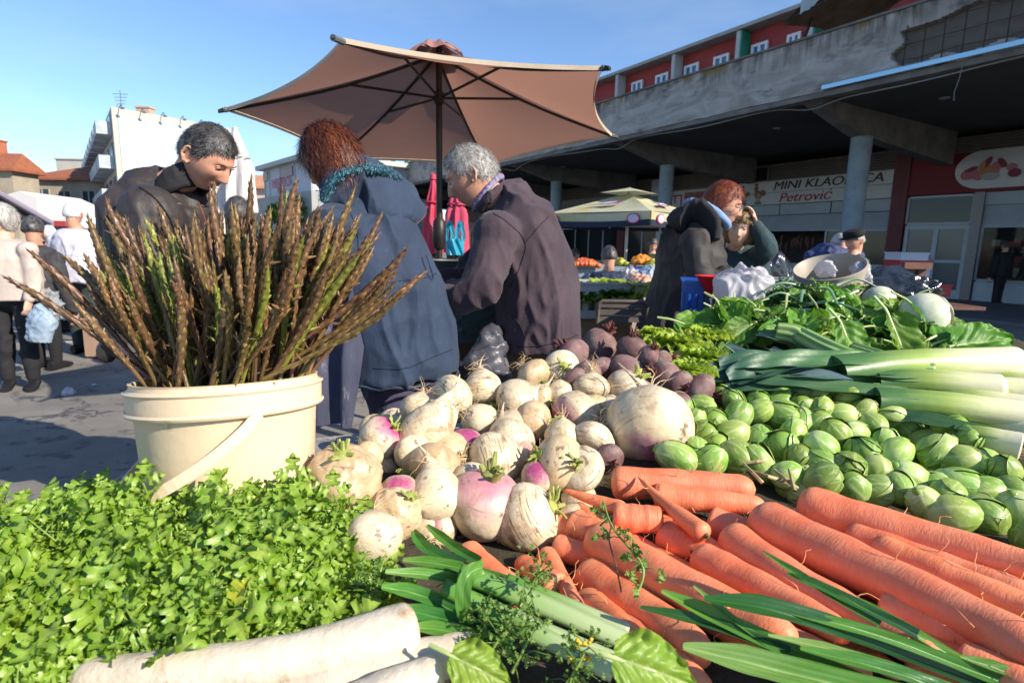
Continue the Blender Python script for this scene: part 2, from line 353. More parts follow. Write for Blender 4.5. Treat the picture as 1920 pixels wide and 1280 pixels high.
def roller(a, b_, z0, z1, n=19.0, name='roller_shutter', flatz=None):
    m_ = MB(); k = max(2, int((z1-z0)/.065))
    for i in range(k):
        z = z0+(z1-z0)*i/k; q = [(b_, n), (a, n), (a, n+.04), (b_, n+.04)]
        m_.hexa([B(s_, n_, z+.004) for s_, n_ in q], [B(s_, n_+(.012 if n_ == n else 0), z+(z1-z0)/k-.003) for s_, n_ in q])
    bbox(m_, a, b_, n+.045, n+.06, z0, z1); bbox(m_, a, b_, n-.02, n+.05, z0-.055, z0-.002)
    obj(name, m_, shut, hall, smooth=False)
def panes(a, b_, z0, z1, nx, nz, n=19.0, fw=.06, name='window'):
    f = MB()
    for i in range(nx+1):
        s = a+(b_-a)*i/nx; bbox(f, s-fw/2, s+fw/2, n-.02, n+.05, z0, z1)
    for j in range(nz+1):
        z = z0+(z1-z0)*j/nz; bbox(f, a+fw/2+.001, b_-fw/2-.001, n-.016, n+.046, z-fw/2, z+fw/2)
    w = obj(name, f, white_al, hall, smooth=False)
    g_ = MB(); bbox(g_, a, b_, n+.012, n+.018, z0, z1); obj('pane', g_, glassd, w, smooth=False); return w
# bay with the butcher's sign (s 9.34 .. 14.95)
louvre(9.34, 14.95, 3.80, 4.35)
vent = MB(); bbox(vent, 13.75, 14.9, 18.93, 18.985, 3.85, 4.28); obj('vent_window', vent, glassd, hall, smooth=False)
vf = MB(); bbox(vf, 13.7, 14.95, 18.95, 19, 4.30, 4.36); bbox(vf, 9.34, 13.68, 18.95, 19, 4.30, 4.36); bbox(vf, 13.62, 13.70, 18.93, 18.99, 3.8, 4.3); obj('vent_frame', vf, lou, hall, smooth=False)
roller(9.34, 14.95, 2.05, 2.55)
for i in range(3):
    m_ = MB(); bbox(m_, 9.36+1.87*i, 9.34+1.87*(i+1)-.02, 18.96, 19, 2.57, 2.93); obj('fascia_panel', m_, shut, hall, smooth=False)
panes(9.34, 11.3, .9, 2.0, 2, 1); 
cn = MB(); bbox(cn, 9.34, 14.95, 18.98, 19.1, .06, .88); obj('stall_riser', cn, shut, hall, smooth=False)
# right bay
louvre(2.6, 8.92, 4.06, 4.5)
fb = MB(); bbox(fb, 2.6, 8.92, 18.95, 19.02, 2.98, 4.04); obj('sign_panel', fb, M('glossy_maroon', (.17, .014, .022), rough=.55, spec=.3), hall, smooth=False)
ac = MB(); bbox(ac, 8.25, 8.75, 18.5, 18.9, 4.02, 4.5); obj('air_conditioner', ac, lou, hall, smooth=False)
roller(2.6, 7.0, 2.12, 2.62); m_ = MB(); bbox(m_, 2.6, 7.0, 18.97, 19, 2.63, 2.96); obj('fascia_panel', m_, shut, hall, smooth=False)
post = MB(); bbox(post, 7.0, 7.24, 18.9, 19.0, .06, 2.97); obj('door_post', post, M('brown_grey_metal', (.20, .18, .18), rough=.4, metal=.4), hall, smooth=False)
cn = MB(); bbox(cn, 2.6, 6.98, 18.98, 19.1, .06, .58); obj('stall_riser', cn, white_al, hall, smooth=False)
_gd = glassd; glassd = M('clear_shop_glass', (.02, .03, .03), rough=.05, spec=.5, alpha=.22); panes(2.6, 6.98, .62, 2.06, 3, 1, 19.02); glassd = _gd
panes(7.26, 8.88, 2.16, 2.92, 1, 1, name='transom_window')
door = MB()
for a, b_ in ((7.26, 7.36), (8.0, 8.12), (8.78, 8.88)): bbox(door, a, b_, 18.97, 19.04, .06, 2.12)
for a, b_ in ((7.362, 7.998), (8.122, 8.778)):
    for z0, z1 in ((.06, .30), (1.06, 1.14), (2.0, 2.12)): bbox(door, a, b_, 18.975, 19.035, z0, z1)
dr = obj('door', door, white_al, hall, smooth=False)
dg_ = MB()
for a, b_ in ((7.37, 7.99), (8.13, 8.77)): bbox(dg_, a, b_, 19.0, 19.006, .30, 2.0)
obj('pane', dg_, M('door_glass', (.08, .12, .14), rough=.1, spec=.4), dr, smooth=False)
hd = MB(); hd.tube([B(8.06, 18.95, 1.0), B(8.06, 18.90, 1.0), B(8.06, 18.90, 1.16), B(8.06, 18.95, 1.16)], .012, 6); obj('handle', hd, shut, dr)
# farther bays: glazed fronts with white frames
for k, (a, b_) in enumerate([(15.4, 21.2), (21.7, 27.5), (28, 33.8), (34.3, 40)]):
    louvre(a, b_, 3.8, 4.4); roller(a, b_, 2.3, 2.9); panes(a, b_, .6, 2.24, 5, 1, 19.0)
    m_ = MB(); bbox(m_, a, b_, 18.97, 19.0, 2.92, 3.78); obj('fascia_panel', m_, M('pale_panel_%d' % k if 0 else 'pale_panel', (.22, .21, .20), (.28, .26, .25), 2, .7), hall, smooth=False)
    m_ = MB(); bbox(m_, a, b_, 18.98, 19.06, .06, .58); obj('stall_riser', m_, shut, hall, smooth=False)
ac = MB(); bbox(ac, 18.3, 18.9, 18.3, 18.9, 3.5, 4.2); obj('air_conditioner', ac, shut, hall, smooth=False)
# goods hanging in the open butcher's bay and on the shelves: meat, sausages
hk = MB(); rr = random.Random(3)
for i in range(46):
    s = 9.6+rr.random()*5.1; z = 1.55+rr.random()*.35; l = .15+rr.random()*.25
    hk.tube([B(s, 19.5, z), B(s+.02, 19.5, z-l*.5), B(s, 19.52, z-l)], [.03, .05, .03], 7)
ht = obj('hanging_sausages', hk, M('smoked_meat', (.10, .03, .02), (.16, .06, .04), 8, .5)); tag(ht, 'row of dark smoked sausages hanging in the open butcher bay', 'sausages', kind='stuff')
shf = MB(); bbox(shf, 2.7, 6.9, 19.5, 20.0, 1.0, 1.04); bbox(shf, 2.7, 6.9, 19.5, 20.0, 1.5, 1.54); bbox(shf, 2.7, 6.9, 19.45, 20.1, .06, .7)
sh = obj('display_shelf', shf, M('shelf_wood', (.16, .10, .06), (.22, .14, .09), 6, .6)); tag(sh, 'brown display shelves behind the glass of the right shop', 'shelf')
jr = MB(); cs_ = [(.55, .10, .08), (.7, .6, .42), (.45, .2, .1), (.8, .8, .82), (.40, .08, .08)]
jm = [M('packet_%s' % w, c, rough=.5) for w, c in zip(('red', 'cream', 'brown', 'white', 'wine'), cs_)]
for z0 in (.72, 1.05, 1.55):
    s = 2.8
    while s < 6.8:
        w = .06+rr.random()*.16; jr.mi = rr.randrange(5); bbox(jr, s, s+w, 19.55, 19.75, z0, z0+.08+rr.random()*.2); s += w+.01+rr.random()*.06
jo = obj('shop_goods', jr, jm, smooth=False); tag(jo, 'small packets and meats crowded on the shelves of the right shop', 'packets', kind='stuff')
# ---- signs
signw = M('sign_white', (.50, .50, .50), (.58, .58, .58), 2, .6); blk = M('sign_black', (.015, .015, .02), rough=.5); red = M('sign_red', (.36, .02, .04), rough=.5)
# the shop sign: two long boards, lettering and two poultry emblems
sg = thing('shop_sign', 'long white butcher sign with black and red lettering and two farm birds', 'sign', B(12, 18.9, 2.95)); sg['_w'] = 1
m_ = MB(); bbox(m_, 9.36, 14.93, 18.90, 18.955, 3.37, 3.78); obj('upper_board', m_, signw, sg, smooth=False)
m_ = MB(); bbox(m_, 9.36, 14.93, 18.90, 18.955, 2.95, 3.355); obj('lower_board', m_, signw, sg, smooth=False)
text('MINI KLAONICA', .40, B(11.5, 18.885, 3.575), -BD, (0, 0, 1), blk, sg, shear=.2, sx=1.27)
text('Petrović', .44, B(12.15, 18.885, 3.15), -BD, (0, 0, 1), red, sg, shear=.2, sx=1.25)
def disc(mb, s, z, a, b_, n=18.88, k=18, th=.012, rot=0):
    pts = []
    for i in range(k):
        t = 2*math.pi*i/k; x, y = a*math.cos(t), b_*math.sin(t); pts.append((s-(x*math.cos(rot)-y*math.sin(rot)), z+x*math.sin(rot)+y*math.cos(rot)))
    vs = [B(p, n, q) for p, q in pts]+[B(p, n+th, q) for p, q in pts]
    mb.add(vs, [tuple(range(k)), tuple(range(2*k-1, k-1, -1))]+[((i+1) % k, i, k+i, k+(i+1) % k) for i in range(k)])
em = [M('emblem_brown', (.22, .10, .03)), M('emblem_red', (.30, .02, .02)), M('emblem_tan', (.35, .24, .12)), M('emblem_green', (.08, .12, .04))]
for s, q in ((13.95, 1.), (14.55, .72)):
    bird = MB()
    bird.mi = 0; disc(bird, s, 3.32, .17*q, .14*q); disc(bird, s+.10*q, 3.50-.05*(1-q), .07*q, .14*q, 18.876); bird.mi = 1; disc(bird, s+.12*q, 3.68-.1*(1-q), .07*q, .05*q, 18.872); disc(bird, s+.17*q, 3.56-.1*(1-q), .03*q, .04*q, 18.87)
    bird.mi = 2; disc(bird, s-.02, 3.28, .09*q, .08*q, 18.868); bird.mi = 0; disc(bird, s-.20*q, 3.38, .08*q, .12*q, 18.874, rot=.5)
    bird.mi = 2; disc(bird, s+.05, 3.10, .02, .09, 18.87); disc(bird, s-.05, 3.10, .02, .09, 18.87); bird.mi = 3; disc(bird, s, 3.01, .16*q, .03, 18.866)
    obj('bird_emblem', bird, em, sg)
# oval sweets sign
so_ = thing('oval_sign', 'white rounded sign with a pink basket of meats on a maroon panel', 'sign', B(5, 18.9, 3)); so_['_w'] = 1
ov = MB(); pts = []
for i in range(40):
    t = 2*math.pi*i/40; x = math.cos(t); y = math.sin(t)
    pts.append((6.1-(1.05*np.sign(x)+.62*x), 3.56+.50*y))
k = 40; ov.add([B(p, 18.90, q) for p, q in pts]+[B(p, 18.95, q) for p, q in pts], [tuple(range(k)), tuple(range(2*k-1, k-1, -1))]+[((i+1) % k, i, k+i, k+(i+1) % k) for i in range(k)])
obj('board', ov, signw, so_)
pk = [M('pink_meat', (.42, .14, .17)), M('wine_meat', (.20, .03, .06)), M('orange_meat', (.42, .18, .08)), M('pale_basket', (.35, .33, .36))]
e = MB()
for (px_, py_, a, b_, c, rt) in [(1817, 327, .2, .15, 0, .3), (1835, 330, .15, .12, 0, 0), (1822, 318, .15, .06, 1, .4), (1855, 322, .22, .16, 2, 0), (1857, 331, .2, .10, 3, 0), (1852, 305, .07, .17, 1, -.5), (1872, 310, .17, .11, 0, .3), (1880, 305, .07, .15, 1, .6), (1898, 313, .11, .10, 0, 0), (1903, 324, .14, .11, 1, 0), (1843, 312, .07, .14, 2, -.3)]:
    s_, z_ = sn(px_, py_, 18.9); e.mi = c; disc(e, s_, z_, a, b_, 18.885-.002*len(e.f)/20, rot=rt)
obj('meat_basket_emblem', e, pk, so_)
# red and white board left of the butcher bay
s2 = thing('small_sign', 'white shop sign with a dark red picture panel behind the yellow parasol', 'sign', B(17, 18.9, 3)); s2['_w'] = 1
m_ = MB(); bbox(m_, 15.45, 18.6, 18.88, 18.95, 2.85, 3.72); obj('board', m_, signw, s2, smooth=False)
m_ = MB(); bbox(m_, 15.5, 17.5, 18.855, 18.875, 2.95, 3.62); obj('picture_panel', m_, M('red_picture', (.20, .02, .025), (.30, .16, .12), 4, .5), s2, smooth=False)
m_ = MB(); bbox(m_, 17.65, 18.4, 18.855, 18.875, 3.5, 3.56); bbox(m_, 17.65, 17.71, 18.855, 18.875, 3.1, 3.5); bbox(m_, 18.0, 18.06, 18.855, 18.875, 3.2, 3.5); obj('red_mark', m_, red, s2, smooth=False)

# ------------------------------------------------------------------ red apartment block above
apt = thing('apartment_block', 'long dark red apartment block with white window frames above the market hall roof', 'building', B(18, 21, 0)); apt['_w'] = 1
redw = M('red_render', (.28, .04, .04), (.34, .055, .05), 1.5, .8); whp = M('white_render', (.42, .42, .42), (.5, .5, .5), 2, .7)
m_ = MB(); bbox(m_, -2, 40, 19.5, 26, 4.95, 9.42); obj('wall', m_, redw, apt, smooth=False)
m_ = MB(); bbox(m_, -2, 40, 18.9, 26.5, 9.43, 9.56); obj('roof', m_, M('eave_concrete', (.30, .29, .27), (.38, .37, .35), 2, .8), apt, smooth=False)
m_ = MB(); bbox(m_, -2, 40, 19.0, 19.498, 6.45, 6.6); obj('balcony_slab', m_, whp, apt, smooth=False)
m_ = MB(); bbox(m_, 15.2, 40, 19.02, 19.06, 6.602, 7.5); obj('balcony_rail', m_, M('lilac_glass', (.17, .14, .24), (.20, .16, .26), 2, .3), apt, smooth=False)
grn = M('green_paint', (.02, .22, .14), (.03, .25, .16), 3, .6)
m_ = MB(); bbox(m_, 10, 15.0, 19.02, 19.06, 6.602, 7.6); obj('balcony_rail', m_, grn, apt, smooth=False)
for px_ in (1157, 1261, 1379, 1511):
    s_, z_ = sn(px_, 140, 19.0)
    m_ = MB(); bbox(m_, s_-.09, s_+.09, 18.99, 19.49, 6.602, 9.42); obj('balcony_divider', m_, whp, apt, smooth=False)
for px_ in (1379.0, 1511.0):
    s_, z_ = sn(px_, 140, 19.0); m_ = MB(); bbox(m_, s_-.16, s_-.093, 18.995, 19.48, 6.61, 9.41); obj('green_screen', m_, grn, apt, smooth=False)
sks = M('sky_blue_glass', (.03, .16, .34), rough=.15, spec=.8)
for (x0, x1, yt) in [(1186, 1206, 156), (1231, 1254, 142), (1285, 1311, 124), (1340, 1368, 107), (1411, 1441, 84), (1478, 1503, 66)]:
    a, zt = sn((x0+x1)/2, yt-3, 19.47); s0, _ = sn(x1, yt, 19.47); s1, _ = sn(x0, yt, 19.47); zt = zt; f = MB(); w = .1; zb = 6.62
    for a_, b_ in ((s0, s0+w), ((s0+s1)/2-w/2, (s0+s1)/2+w/2), (s1-w, s1)): bbox(f, a_, b_, 19.40, 19.49, zb, zt)
    bbox(f, s0+w+.001, (s0+s1)/2-w/2-.001, 19.405, 19.488, zt-w, zt-.001); bbox(f, (s0+s1)/2+w/2+.001, s1-w-.001, 19.405, 19.488, zt-w, zt-.001)
    wo = obj('window', f, M('window_white', (.75, .76, .78)) if 'window_white' not in bpy.data.materials else bpy.data.materials['window_white'], apt, smooth=False)
    g_ = MB(); bbox(g_, s0+.02, s1-.02, 19.46, 19.48, zb, zt-.02); obj('pane', g_, sks, wo, smooth=False)
# terrace clutter on the roof edge
terr = thing('terrace_awning', 'torn brown folded awning hanging over the roof terrace edge', 'awning', B(5, 13, 5.9)); terr['_w'] = 1
m_ = MB()
def awn(u, v):
    s = 8.35-7.6*u; n = 11.55+2.9*v; z = 6.03+.42*min(1, u*9)+.55*u+.35*v+.10*noise3((u*7, v*3, 1))+.12*math.sin(u*9+v*2)*(1-v)
    return B(s, n, z)
m_.grid(awn, 60, 12); obj('canopy', m_, M('brown_canvas', (.07, .045, .035), (.12, .085, .06), 3, .9, .01, 10), terr)
m_ = MB(); m_.tube([B(8.2, 12.2, 5.9), B(8.15, 12.4, 6.5)], .03); m_.tube([B(1.2, 12.3, 5.9), B(1.2, 12.4, 7.2)], .04); m_.tube([B(8.3, 11.6, 6.12), B(1, 11.7, 7.0)], .025); m_.tube([B(5.0, 12.3, 5.9), B(5, 12.5, 6.8)], .03); obj('frame', m_, rbm, terr)
m_ = MB(); m_.grid(lambda u, v: B(7.9-.75*u, 11.50+.10*math.sin(u*5), 6.42+.30*u-.32*v*(1-.3*u)+.02*math.sin(u*20)), 14, 6); obj('plastic_scrap', m_, M('pale_blue_plastic', (.45, .58, .62), rough=.4, trans=.3), terr)
bl = MB()
def blk_(u, v):
    s = 4.35-2.3*u; z = 6.05-.62*v*(.75+.25*math.sin(u*11+1)); n = 11.80-.10*math.sin(u*17)*(.3+v)-.05*math.sin(v*8+u*5)
    return B(s, n, z)
bl.grid(blk_, 50, 22); bo = obj('red_blanket', bl, M('wine_cloth', (.13, .02, .03), (.05, .02, .02), 2.5, .9, .01, 12)); tag(bo, 'dark red cloth draped over the broken parapet', 'cloth')
# ------------------------------------------------------------------ buildings on the left
def wall_quad(mb, P0, P1, z0, z1, th=.4):
    """upright slab between two ground points"""
    P0 = Vector(P0); P1 = Vector(P1); d = (P1-P0); d.z = 0; nrm = Vector((-d.y, d.x, 0)).normalized()*th
    b = [Vector((p.x, p.y, z0)) for p in (P0, P1, P1+nrm, P0+nrm)]
    mb.hexa(b, [Vector((p.x, p.y, z1)) for p in b]); return d.normalized(), nrm.normalized()
ban = M('pale_render', (.42, .40, .36), (.47, .45, .40), .6, .8)
big = thing('office_building', 'tall white building with a huge pale banner on its sunlit gable', 'building', (-25, 46, 0)); big['_w'] = 1
ZT = atY(208, 200, 42).z; P0 = atY(208, 200, 42); P1 = atZ(432, 241, ZT); P2 = atZ(163, 312, ZT)
f_ = (P1-P0); f_.z = 0; fd = f_.normalized(); g_ = (P2-P0); g_.z = 0; gd = g_.normalized(); gl = g_.length*1.15
m_ = MB(); b = [P0, P1, P1+gd*gl, P0+gd*gl]; m_.hexa([Vector((p.x, p.y, 0)) for p in b], [Vector((p.x, p.y, ZT)) for p in b]); obj('wall', m_, ban, big, smooth=False)
fo = Vector((fd.y, -fd.x, 0))
def BF(a, z, o=0): p = P0+fd*a+fo*o; return Vector((p.x, p.y, z))
fl_ = f_.length
m_ = MB(); m_.hexa([BF(.35, .9, .06), BF(fl_-.8, .9, .06), BF(fl_-.8, .9, .0), BF(.35, .9, .0)], [BF(.35, ZT-.55, .06), BF(fl_-.8, ZT-.55, .06), BF(fl_-.8, ZT-.55, 0), BF(.35, ZT-.55, 0)])
bmat = M('banner_print', (.50, .475, .41), None, rough=.7, grad=[('Z', 5.5, 7.4, (.40, .46, .52), .4)]); bn_o = obj('banner', m_, bmat, big, smooth=False)
whs = M('banner_white', (.56, .575, .58), rough=.7)
m_ = MB(); m_.add([BF(5.4+.62*math.cos(t*math.pi/12), ZT-1.6+.62*math.sin(t*math.pi/12), .075) for t in range(24)], [tuple(range(24))]); obj('banner_disc', m_, whs, bn_o, smooth=False)
m_ = MB()
for i, (a, w) in enumerate([(1.5, .3), (1.95, .22), (2.25, .26), (2.65, .2), (2.95, .26), (3.3, .2), (3.6, .25), (3.95, .22), (4.3, .26), (4.7, .2), (5.0, .3)]):
    z = ZT-2.75-.03*a; h = .30 if i % 3 else .42
    m_.add([BF(a, z, .075), BF(a+w, z, .075), BF(a+w, z+h, .075), BF(a, z+h, .075)], [(0, 1, 2, 3)])
obj('banner_lettering', m_, whs, bn_o, smooth=False)
for i in range(6):
    m_ = MB(); a = .5+i*(fl_-1.2)/5.3; m_.tube([BF(a, ZT+.02, 0), BF(a, ZT+.2, .4), BF(a-.1, ZT-.1, .75)], .03, 5); m_.box(BF(a-.1, ZT-.12, .78), (.22, .16, .12)); obj('floodlight', m_, M('lamp_grey', (.14, .14, .15)) if i == 0 else bpy.data.materials['lamp_grey'], big)
m_ = MB(); c_ = BF(3.1, 0, -2); m_.box((c_.x, c_.y, ZT+.28), (1.0, .7, .75)); m_.box((c_.x, c_.y, ZT+.73), (1.15, .85, .12)); obj('chimney', m_, M('chimney_render', (.45, .32, .26), rough=.9), big, smooth=False)
# shaded side: balconies, windows, laundry clutter
gno = Vector((-gd.y, gd.x, 0))
def BS(a, z, o=0): p = P0+gd*a+gno*o; return Vector((p.x, p.y, z))
balm = M('balcony_panel', (.30, .36, .40), (.50, .54, .56), 1.2, .7); dkw = M('dark_window', (.03, .05, .07), rough=.2)
rr = random.Random(5)
for fl_i in range(4):
    z = 1.6+fl_i*2.35
    if z+1 > ZT: break
    for k in range(8):
        a = .8+k*4.1
        m_ = MB(); m_.hexa([BS(a, z-.15, .02), BS(a, z-.15, .95), BS(a+3.4, z-.15, .95), BS(a+3.4, z-.15, .02)][::-1], [BS(a, z+.75, .02), BS(a, z+.75, .95), BS(a+3.4, z+.75, .95), BS(a+3.4, z+.75, .02)][::-1]); obj('balcony', m_, balm, big, smooth=False)
        m_ = MB(); z1 = min(z+1.75, ZT-.3); m_.hexa([BS(a+.6, z+.78, .0), BS(a+.6, z+.78, .05), BS(a+2.8, z+.78, .05), BS(a+2.8, z+.78, 0)][::-1], [BS(a+.6, z1, .0), BS(a+.6, z1, .05), BS(a+2.8, z1, .05), BS(a+2.8, z1, 0)][::-1]); obj('window', m_, dkw, big, smooth=False)
for i in range(3):
    m_ = MB(); c_ = BS(7+i*3.5, 0, -1.2); h = 2.6-.5*i; m_.tube([(c_.x, c_.y, ZT), (c_.x, c_.y, ZT+h)], .035, 5)
    for j in range(4): m_.tube([(c_.x-.6+.08*j, c_.y, ZT+h-.3-.25*j), (c_.x+.6-.08*j, c_.y, ZT+h-.3-.25*j)], .022, 4)
    an_ = obj('roof_antenna', m_, bpy.data.materials['lamp_grey']); tag(an_, 'thin grey television aerial on the white building roof, %s' % ['nearest the gable', 'middle of the three', 'farthest of the three'][i], 'aerial', 'roof aerials')
# hipped house partly in the big building's shadow
stone = M('old_render', (.30, .26, .20), (.40, .35, .27), .7, .9, .02, 6, spots=(.24, .22, .18), spsc=1.2); tile = M('clay_tiles', (.36, .12, .055), (.24, .085, .05), 2.2, .85, .05, 5, stretch=(3, 3, .7))
def house(name, label, xl, xr, ytop, yeave, Y0, dep, wins, wm, rm, hip=1.0, tilt=0):
    A = atY(xl, yeave, Y0); Bq = atY(xr, yeave+2, Y0+tilt); ze = A.z; zt = atY((xl+xr)/2, ytop, Y0+dep/2).z
    h = thing(name, label, 'house', ((A.x+Bq.x)/2, Y0, 0)); h['_w'] = 1
    d = Vector((Bq.x-A.x, Bq.y-A.y, 0)); L = d.length; d.normalize(); k = Vector((-d.y, d.x, 0)); A0 = Vector((A.x, A.y, 0))
    Q = lambda a, o, z: A0+d*a+k*o+Vector((0, 0, z))
    m_ = MB(); m_.hexa([Q(0, 0, 0), Q(L, 0, 0), Q(L, dep, 0), Q(0, dep, 0)], [Q(0, 0, ze), Q(L, 0, ze), Q(L, dep, ze), Q(0, dep, ze)]); obj('wall', m_, wm, h, smooth=False)
    m_ = MB(); e = .45; hp = dep/2*hip
    vs = [Q(-e, -e, ze-.05), Q(L+e, -e, ze-.05), Q(L+e, dep+e, ze-.05), Q(-e, dep+e, ze-.05), Q(-e, -e, ze+.12), Q(L+e, -e, ze+.12), Q(L+e, dep+e, ze+.12), Q(-e, dep+e, ze+.12), Q(hp, dep/2, zt), Q(L-hp*.3, dep/2, zt)]
    m_.add(vs, [(3, 2, 1, 0), (0, 1, 5, 4), (1, 2, 6, 5), (2, 3, 7, 6), (3, 0, 4, 7), (4, 5, 9, 8), (5, 6, 9), (6, 7, 8, 9), (7, 4, 8)]); obj('roof', m_, rm, h, smooth=False)
    for (fx, fz, w, hh) in wins:
        m_ = MB(); a = fx*L; z = ze*fz
        for (a0, a1, z0, z1) in ((a-w/2, a-w/2+.1, z, z+hh), (a+w/2-.1, a+w/2, z, z+hh), (a-.05, a+.05, z, z+hh)): m_.hexa([Q(a0, -.06, z0), Q(a1, -.06, z0), Q(a1, .02, z0), Q(a0, .02, z0)], [Q(a0, -.06, z1), Q(a1, -.06, z1), Q(a1, .02, z1), Q(a0, .02, z1)])
        m_.hexa([Q(a-w/2-.1, -.12, z-.1), Q(a+w/2+.1, -.12, z-.1), Q(a+w/2+.1, .02, z-.1), Q(a-w/2-.1, .02, z-.1)], [Q(a-w/2-.1, -.12, z-.002), Q(a+w/2+.1, -.12, z-.002), Q(a+w/2+.1, .02, z-.002), Q(a-w/2-.1, .02, z-.002)])
        wo = obj('window', m_, bpy.data.materials['old_window'] if 'old_window' in bpy.data.materials else M('old_window', (.42, .40, .34)), h, smooth=False)
        m_ = MB(); m_.hexa([Q(a-w/2+.02, -.03, z), Q(a+w/2-.02, -.03, z), Q(a+w/2-.02, .01, z), Q(a-w/2+.02, .01, z)], [Q(a-w/2+.02, -.03, z+hh), Q(a+w/2-.02, -.03, z+hh), Q(a+w/2-.02, .01, z+hh), Q(a-w/2+.02, .01, z+hh)]); obj('pane', m_, dkw, wo, smooth=False)
    return h
house('old_house', 'old stone house with a hipped clay tile roof half in shade', 36, 200, 308, 336, 54, 9, [(.25, .60, 1.4, 1.7), (.50, .60, 1.3, 1.5), (.78, .58, 1.3, 1.7), (.3, .12, 1.4, 1.9), (.62, .12, 1.4, 1.9), (.85, .12, 1.4, 1.9)], stone, tile)
house('end_house', 'narrow grey stone house at the left edge of the photo with a brick chimney', -140, 22, 286, 317, 46, 2.5, [(.3, .5, 1.2, 1.6)], stone, tile, .2)
ch = MB(); p = atY(2, 285, 48); ch.box((p.x-.3, p.y, p.z-.2), (1.0, .8, 2.0)); ch.box((p.x-.3, p.y, p.z+.86), (1.15, .95, .12)); obj('chimney', ch, M('brick_red', (.45, .16, .08), (.36, .12, .07), 6, .9), [o for o in COL.objects if o.name == 'end_house'][0], smooth=False)
bk = MB(); A = atY(104, 299, 75); Bq = atY(230, 306, 75); bk.box(((A.x+Bq.x)/2, 78, A.z/2), (Bq.x-A.x, 6, A.z)); bk.box(((A.x+Bq.x)/2, 78, A.z+.1), (Bq.x-A.x+.3, 6.3, .18))
o = obj('far_block', bk, ban, smooth=False); tag(o, 'plain cream building top showing behind the old hipped roof', 'building')
# low white shop building with a mural and red lettering
ms = thing('corner_shop', 'low shop with tall white sheeting, purple windows and faded red lettering', 'building', (-15, 36, 0)); ms['_w'] = 1
P0s = atY(494, 321, 36); zt = P0s.z; P1s = atZ(584, 297, zt); d = (P1s-P0s); d.z = 0; L = d.length; d.normalize(); k = Vector((-d.y, d.x, 0))
def QS(a, z, o=0): p = P0s+d*a-k*o; return Vector((p.x, p.y, z))
m_ = MB(); Lx = L+4; zb = atY(504, 372, 36).z
m_.hexa([QS(0, zb), QS(L, zb), QS(L, zb, -6), QS(0, zb, -6)], [QS(0, zt), QS(L, zt), QS(L, zt, -6), QS(0, zt, -6)]); obj('wall', m_, M('pale_blue_sheet', (.40, .44, .52), (.44, .48, .56), .6, .6), ms, smooth=False)
m_ = MB(); m_.hexa([QS(-3, 0, .3), QS(L+.6, 0, .3), QS(L+.6, 0, -7), QS(-3, 0, -7)], [QS(-3, zb-.02, .3), QS(L+.6, zb-.02, .3), QS(L+.6, zb-.02, -7), QS(-3, zb-.02, -7)]); obj('base_wall', m_, M('grey_base', (.28, .30, .30), (.36, .37, .36), 1, .8), ms, smooth=False)
m_ = MB(); m_.hexa([QS(-.3, zt, .4), QS(L+.6, zt, .4), QS(L+.6, zt, -6.5), QS(-.3, zt, -6.5)], [QS(-.3, zt+.25, .4), QS(L+.6, zt+.25, .4), QS(L+.6, zt+.25, -6.5), QS(-.3, zt+.25, -6.5)]); obj('roof', m_, M('pale_green_roof', (.42, .45, .42), rough=.7), ms, smooth=False)
for a in (.02, .13, .38, .68, .98):
    m_ = MB(); m_.hexa([QS(a*L, zb, .05), QS(a*L+.12, zb, .05), QS(a*L+.12, zb, .0), QS(a*L, zb, 0)], [QS(a*L, zt, .05), QS(a*L+.12, zt, .05), QS(a*L+.12, zt, 0), QS(a*L, zt, 0)]); obj('sheet_seam', m_, whp, ms, smooth=False)
for a0, a1, z0, z1 in ((.0, .115, .62, .93), (.41, .66, .60, .90)):
    m_ = MB(); Z0 = zb+(zt-zb)*z0; Z1 = zb+(zt-zb)*z1
    m_.hexa([QS(a0*L+.05, Z0, .06), QS(a1*L, Z0, .06), QS(a1*L, Z0, .01), QS(a0*L+.05, Z0, .01)], [QS(a0*L+.05, Z1, .06), QS(a1*L, Z1, .06), QS(a1*L, Z1, .01), QS(a0*L+.05, Z1, .01)]); obj('window', m_, M('purple_pane', (.06, .03, .07), rough=.3) if 'purple_pane' not in bpy.data.materials else bpy.data.materials['purple_pane'], ms, smooth=False)
fr = M('faded_red', (.55, .22, .28), rough=.7)
text('MESNICA', .78, QS(.42*L, zb+.43*(zt-zb), .08), d, (0, 0, 1), fr, ms)
text('Marin', .55, QS(.42*L, zb+.17*(zt-zb), .08), d, (0, 0, 1), fr, ms)
house('tiled_house', 'low house with a pale orange tiled roof behind the folded white parasols', 430, 500, 328, 352, 48, 8, [], M('pink_render', (.55, .42, .36), rough=.9), M('pale_tile', (.50, .26, .16), (.42, .20, .12), 3, .9), .1)
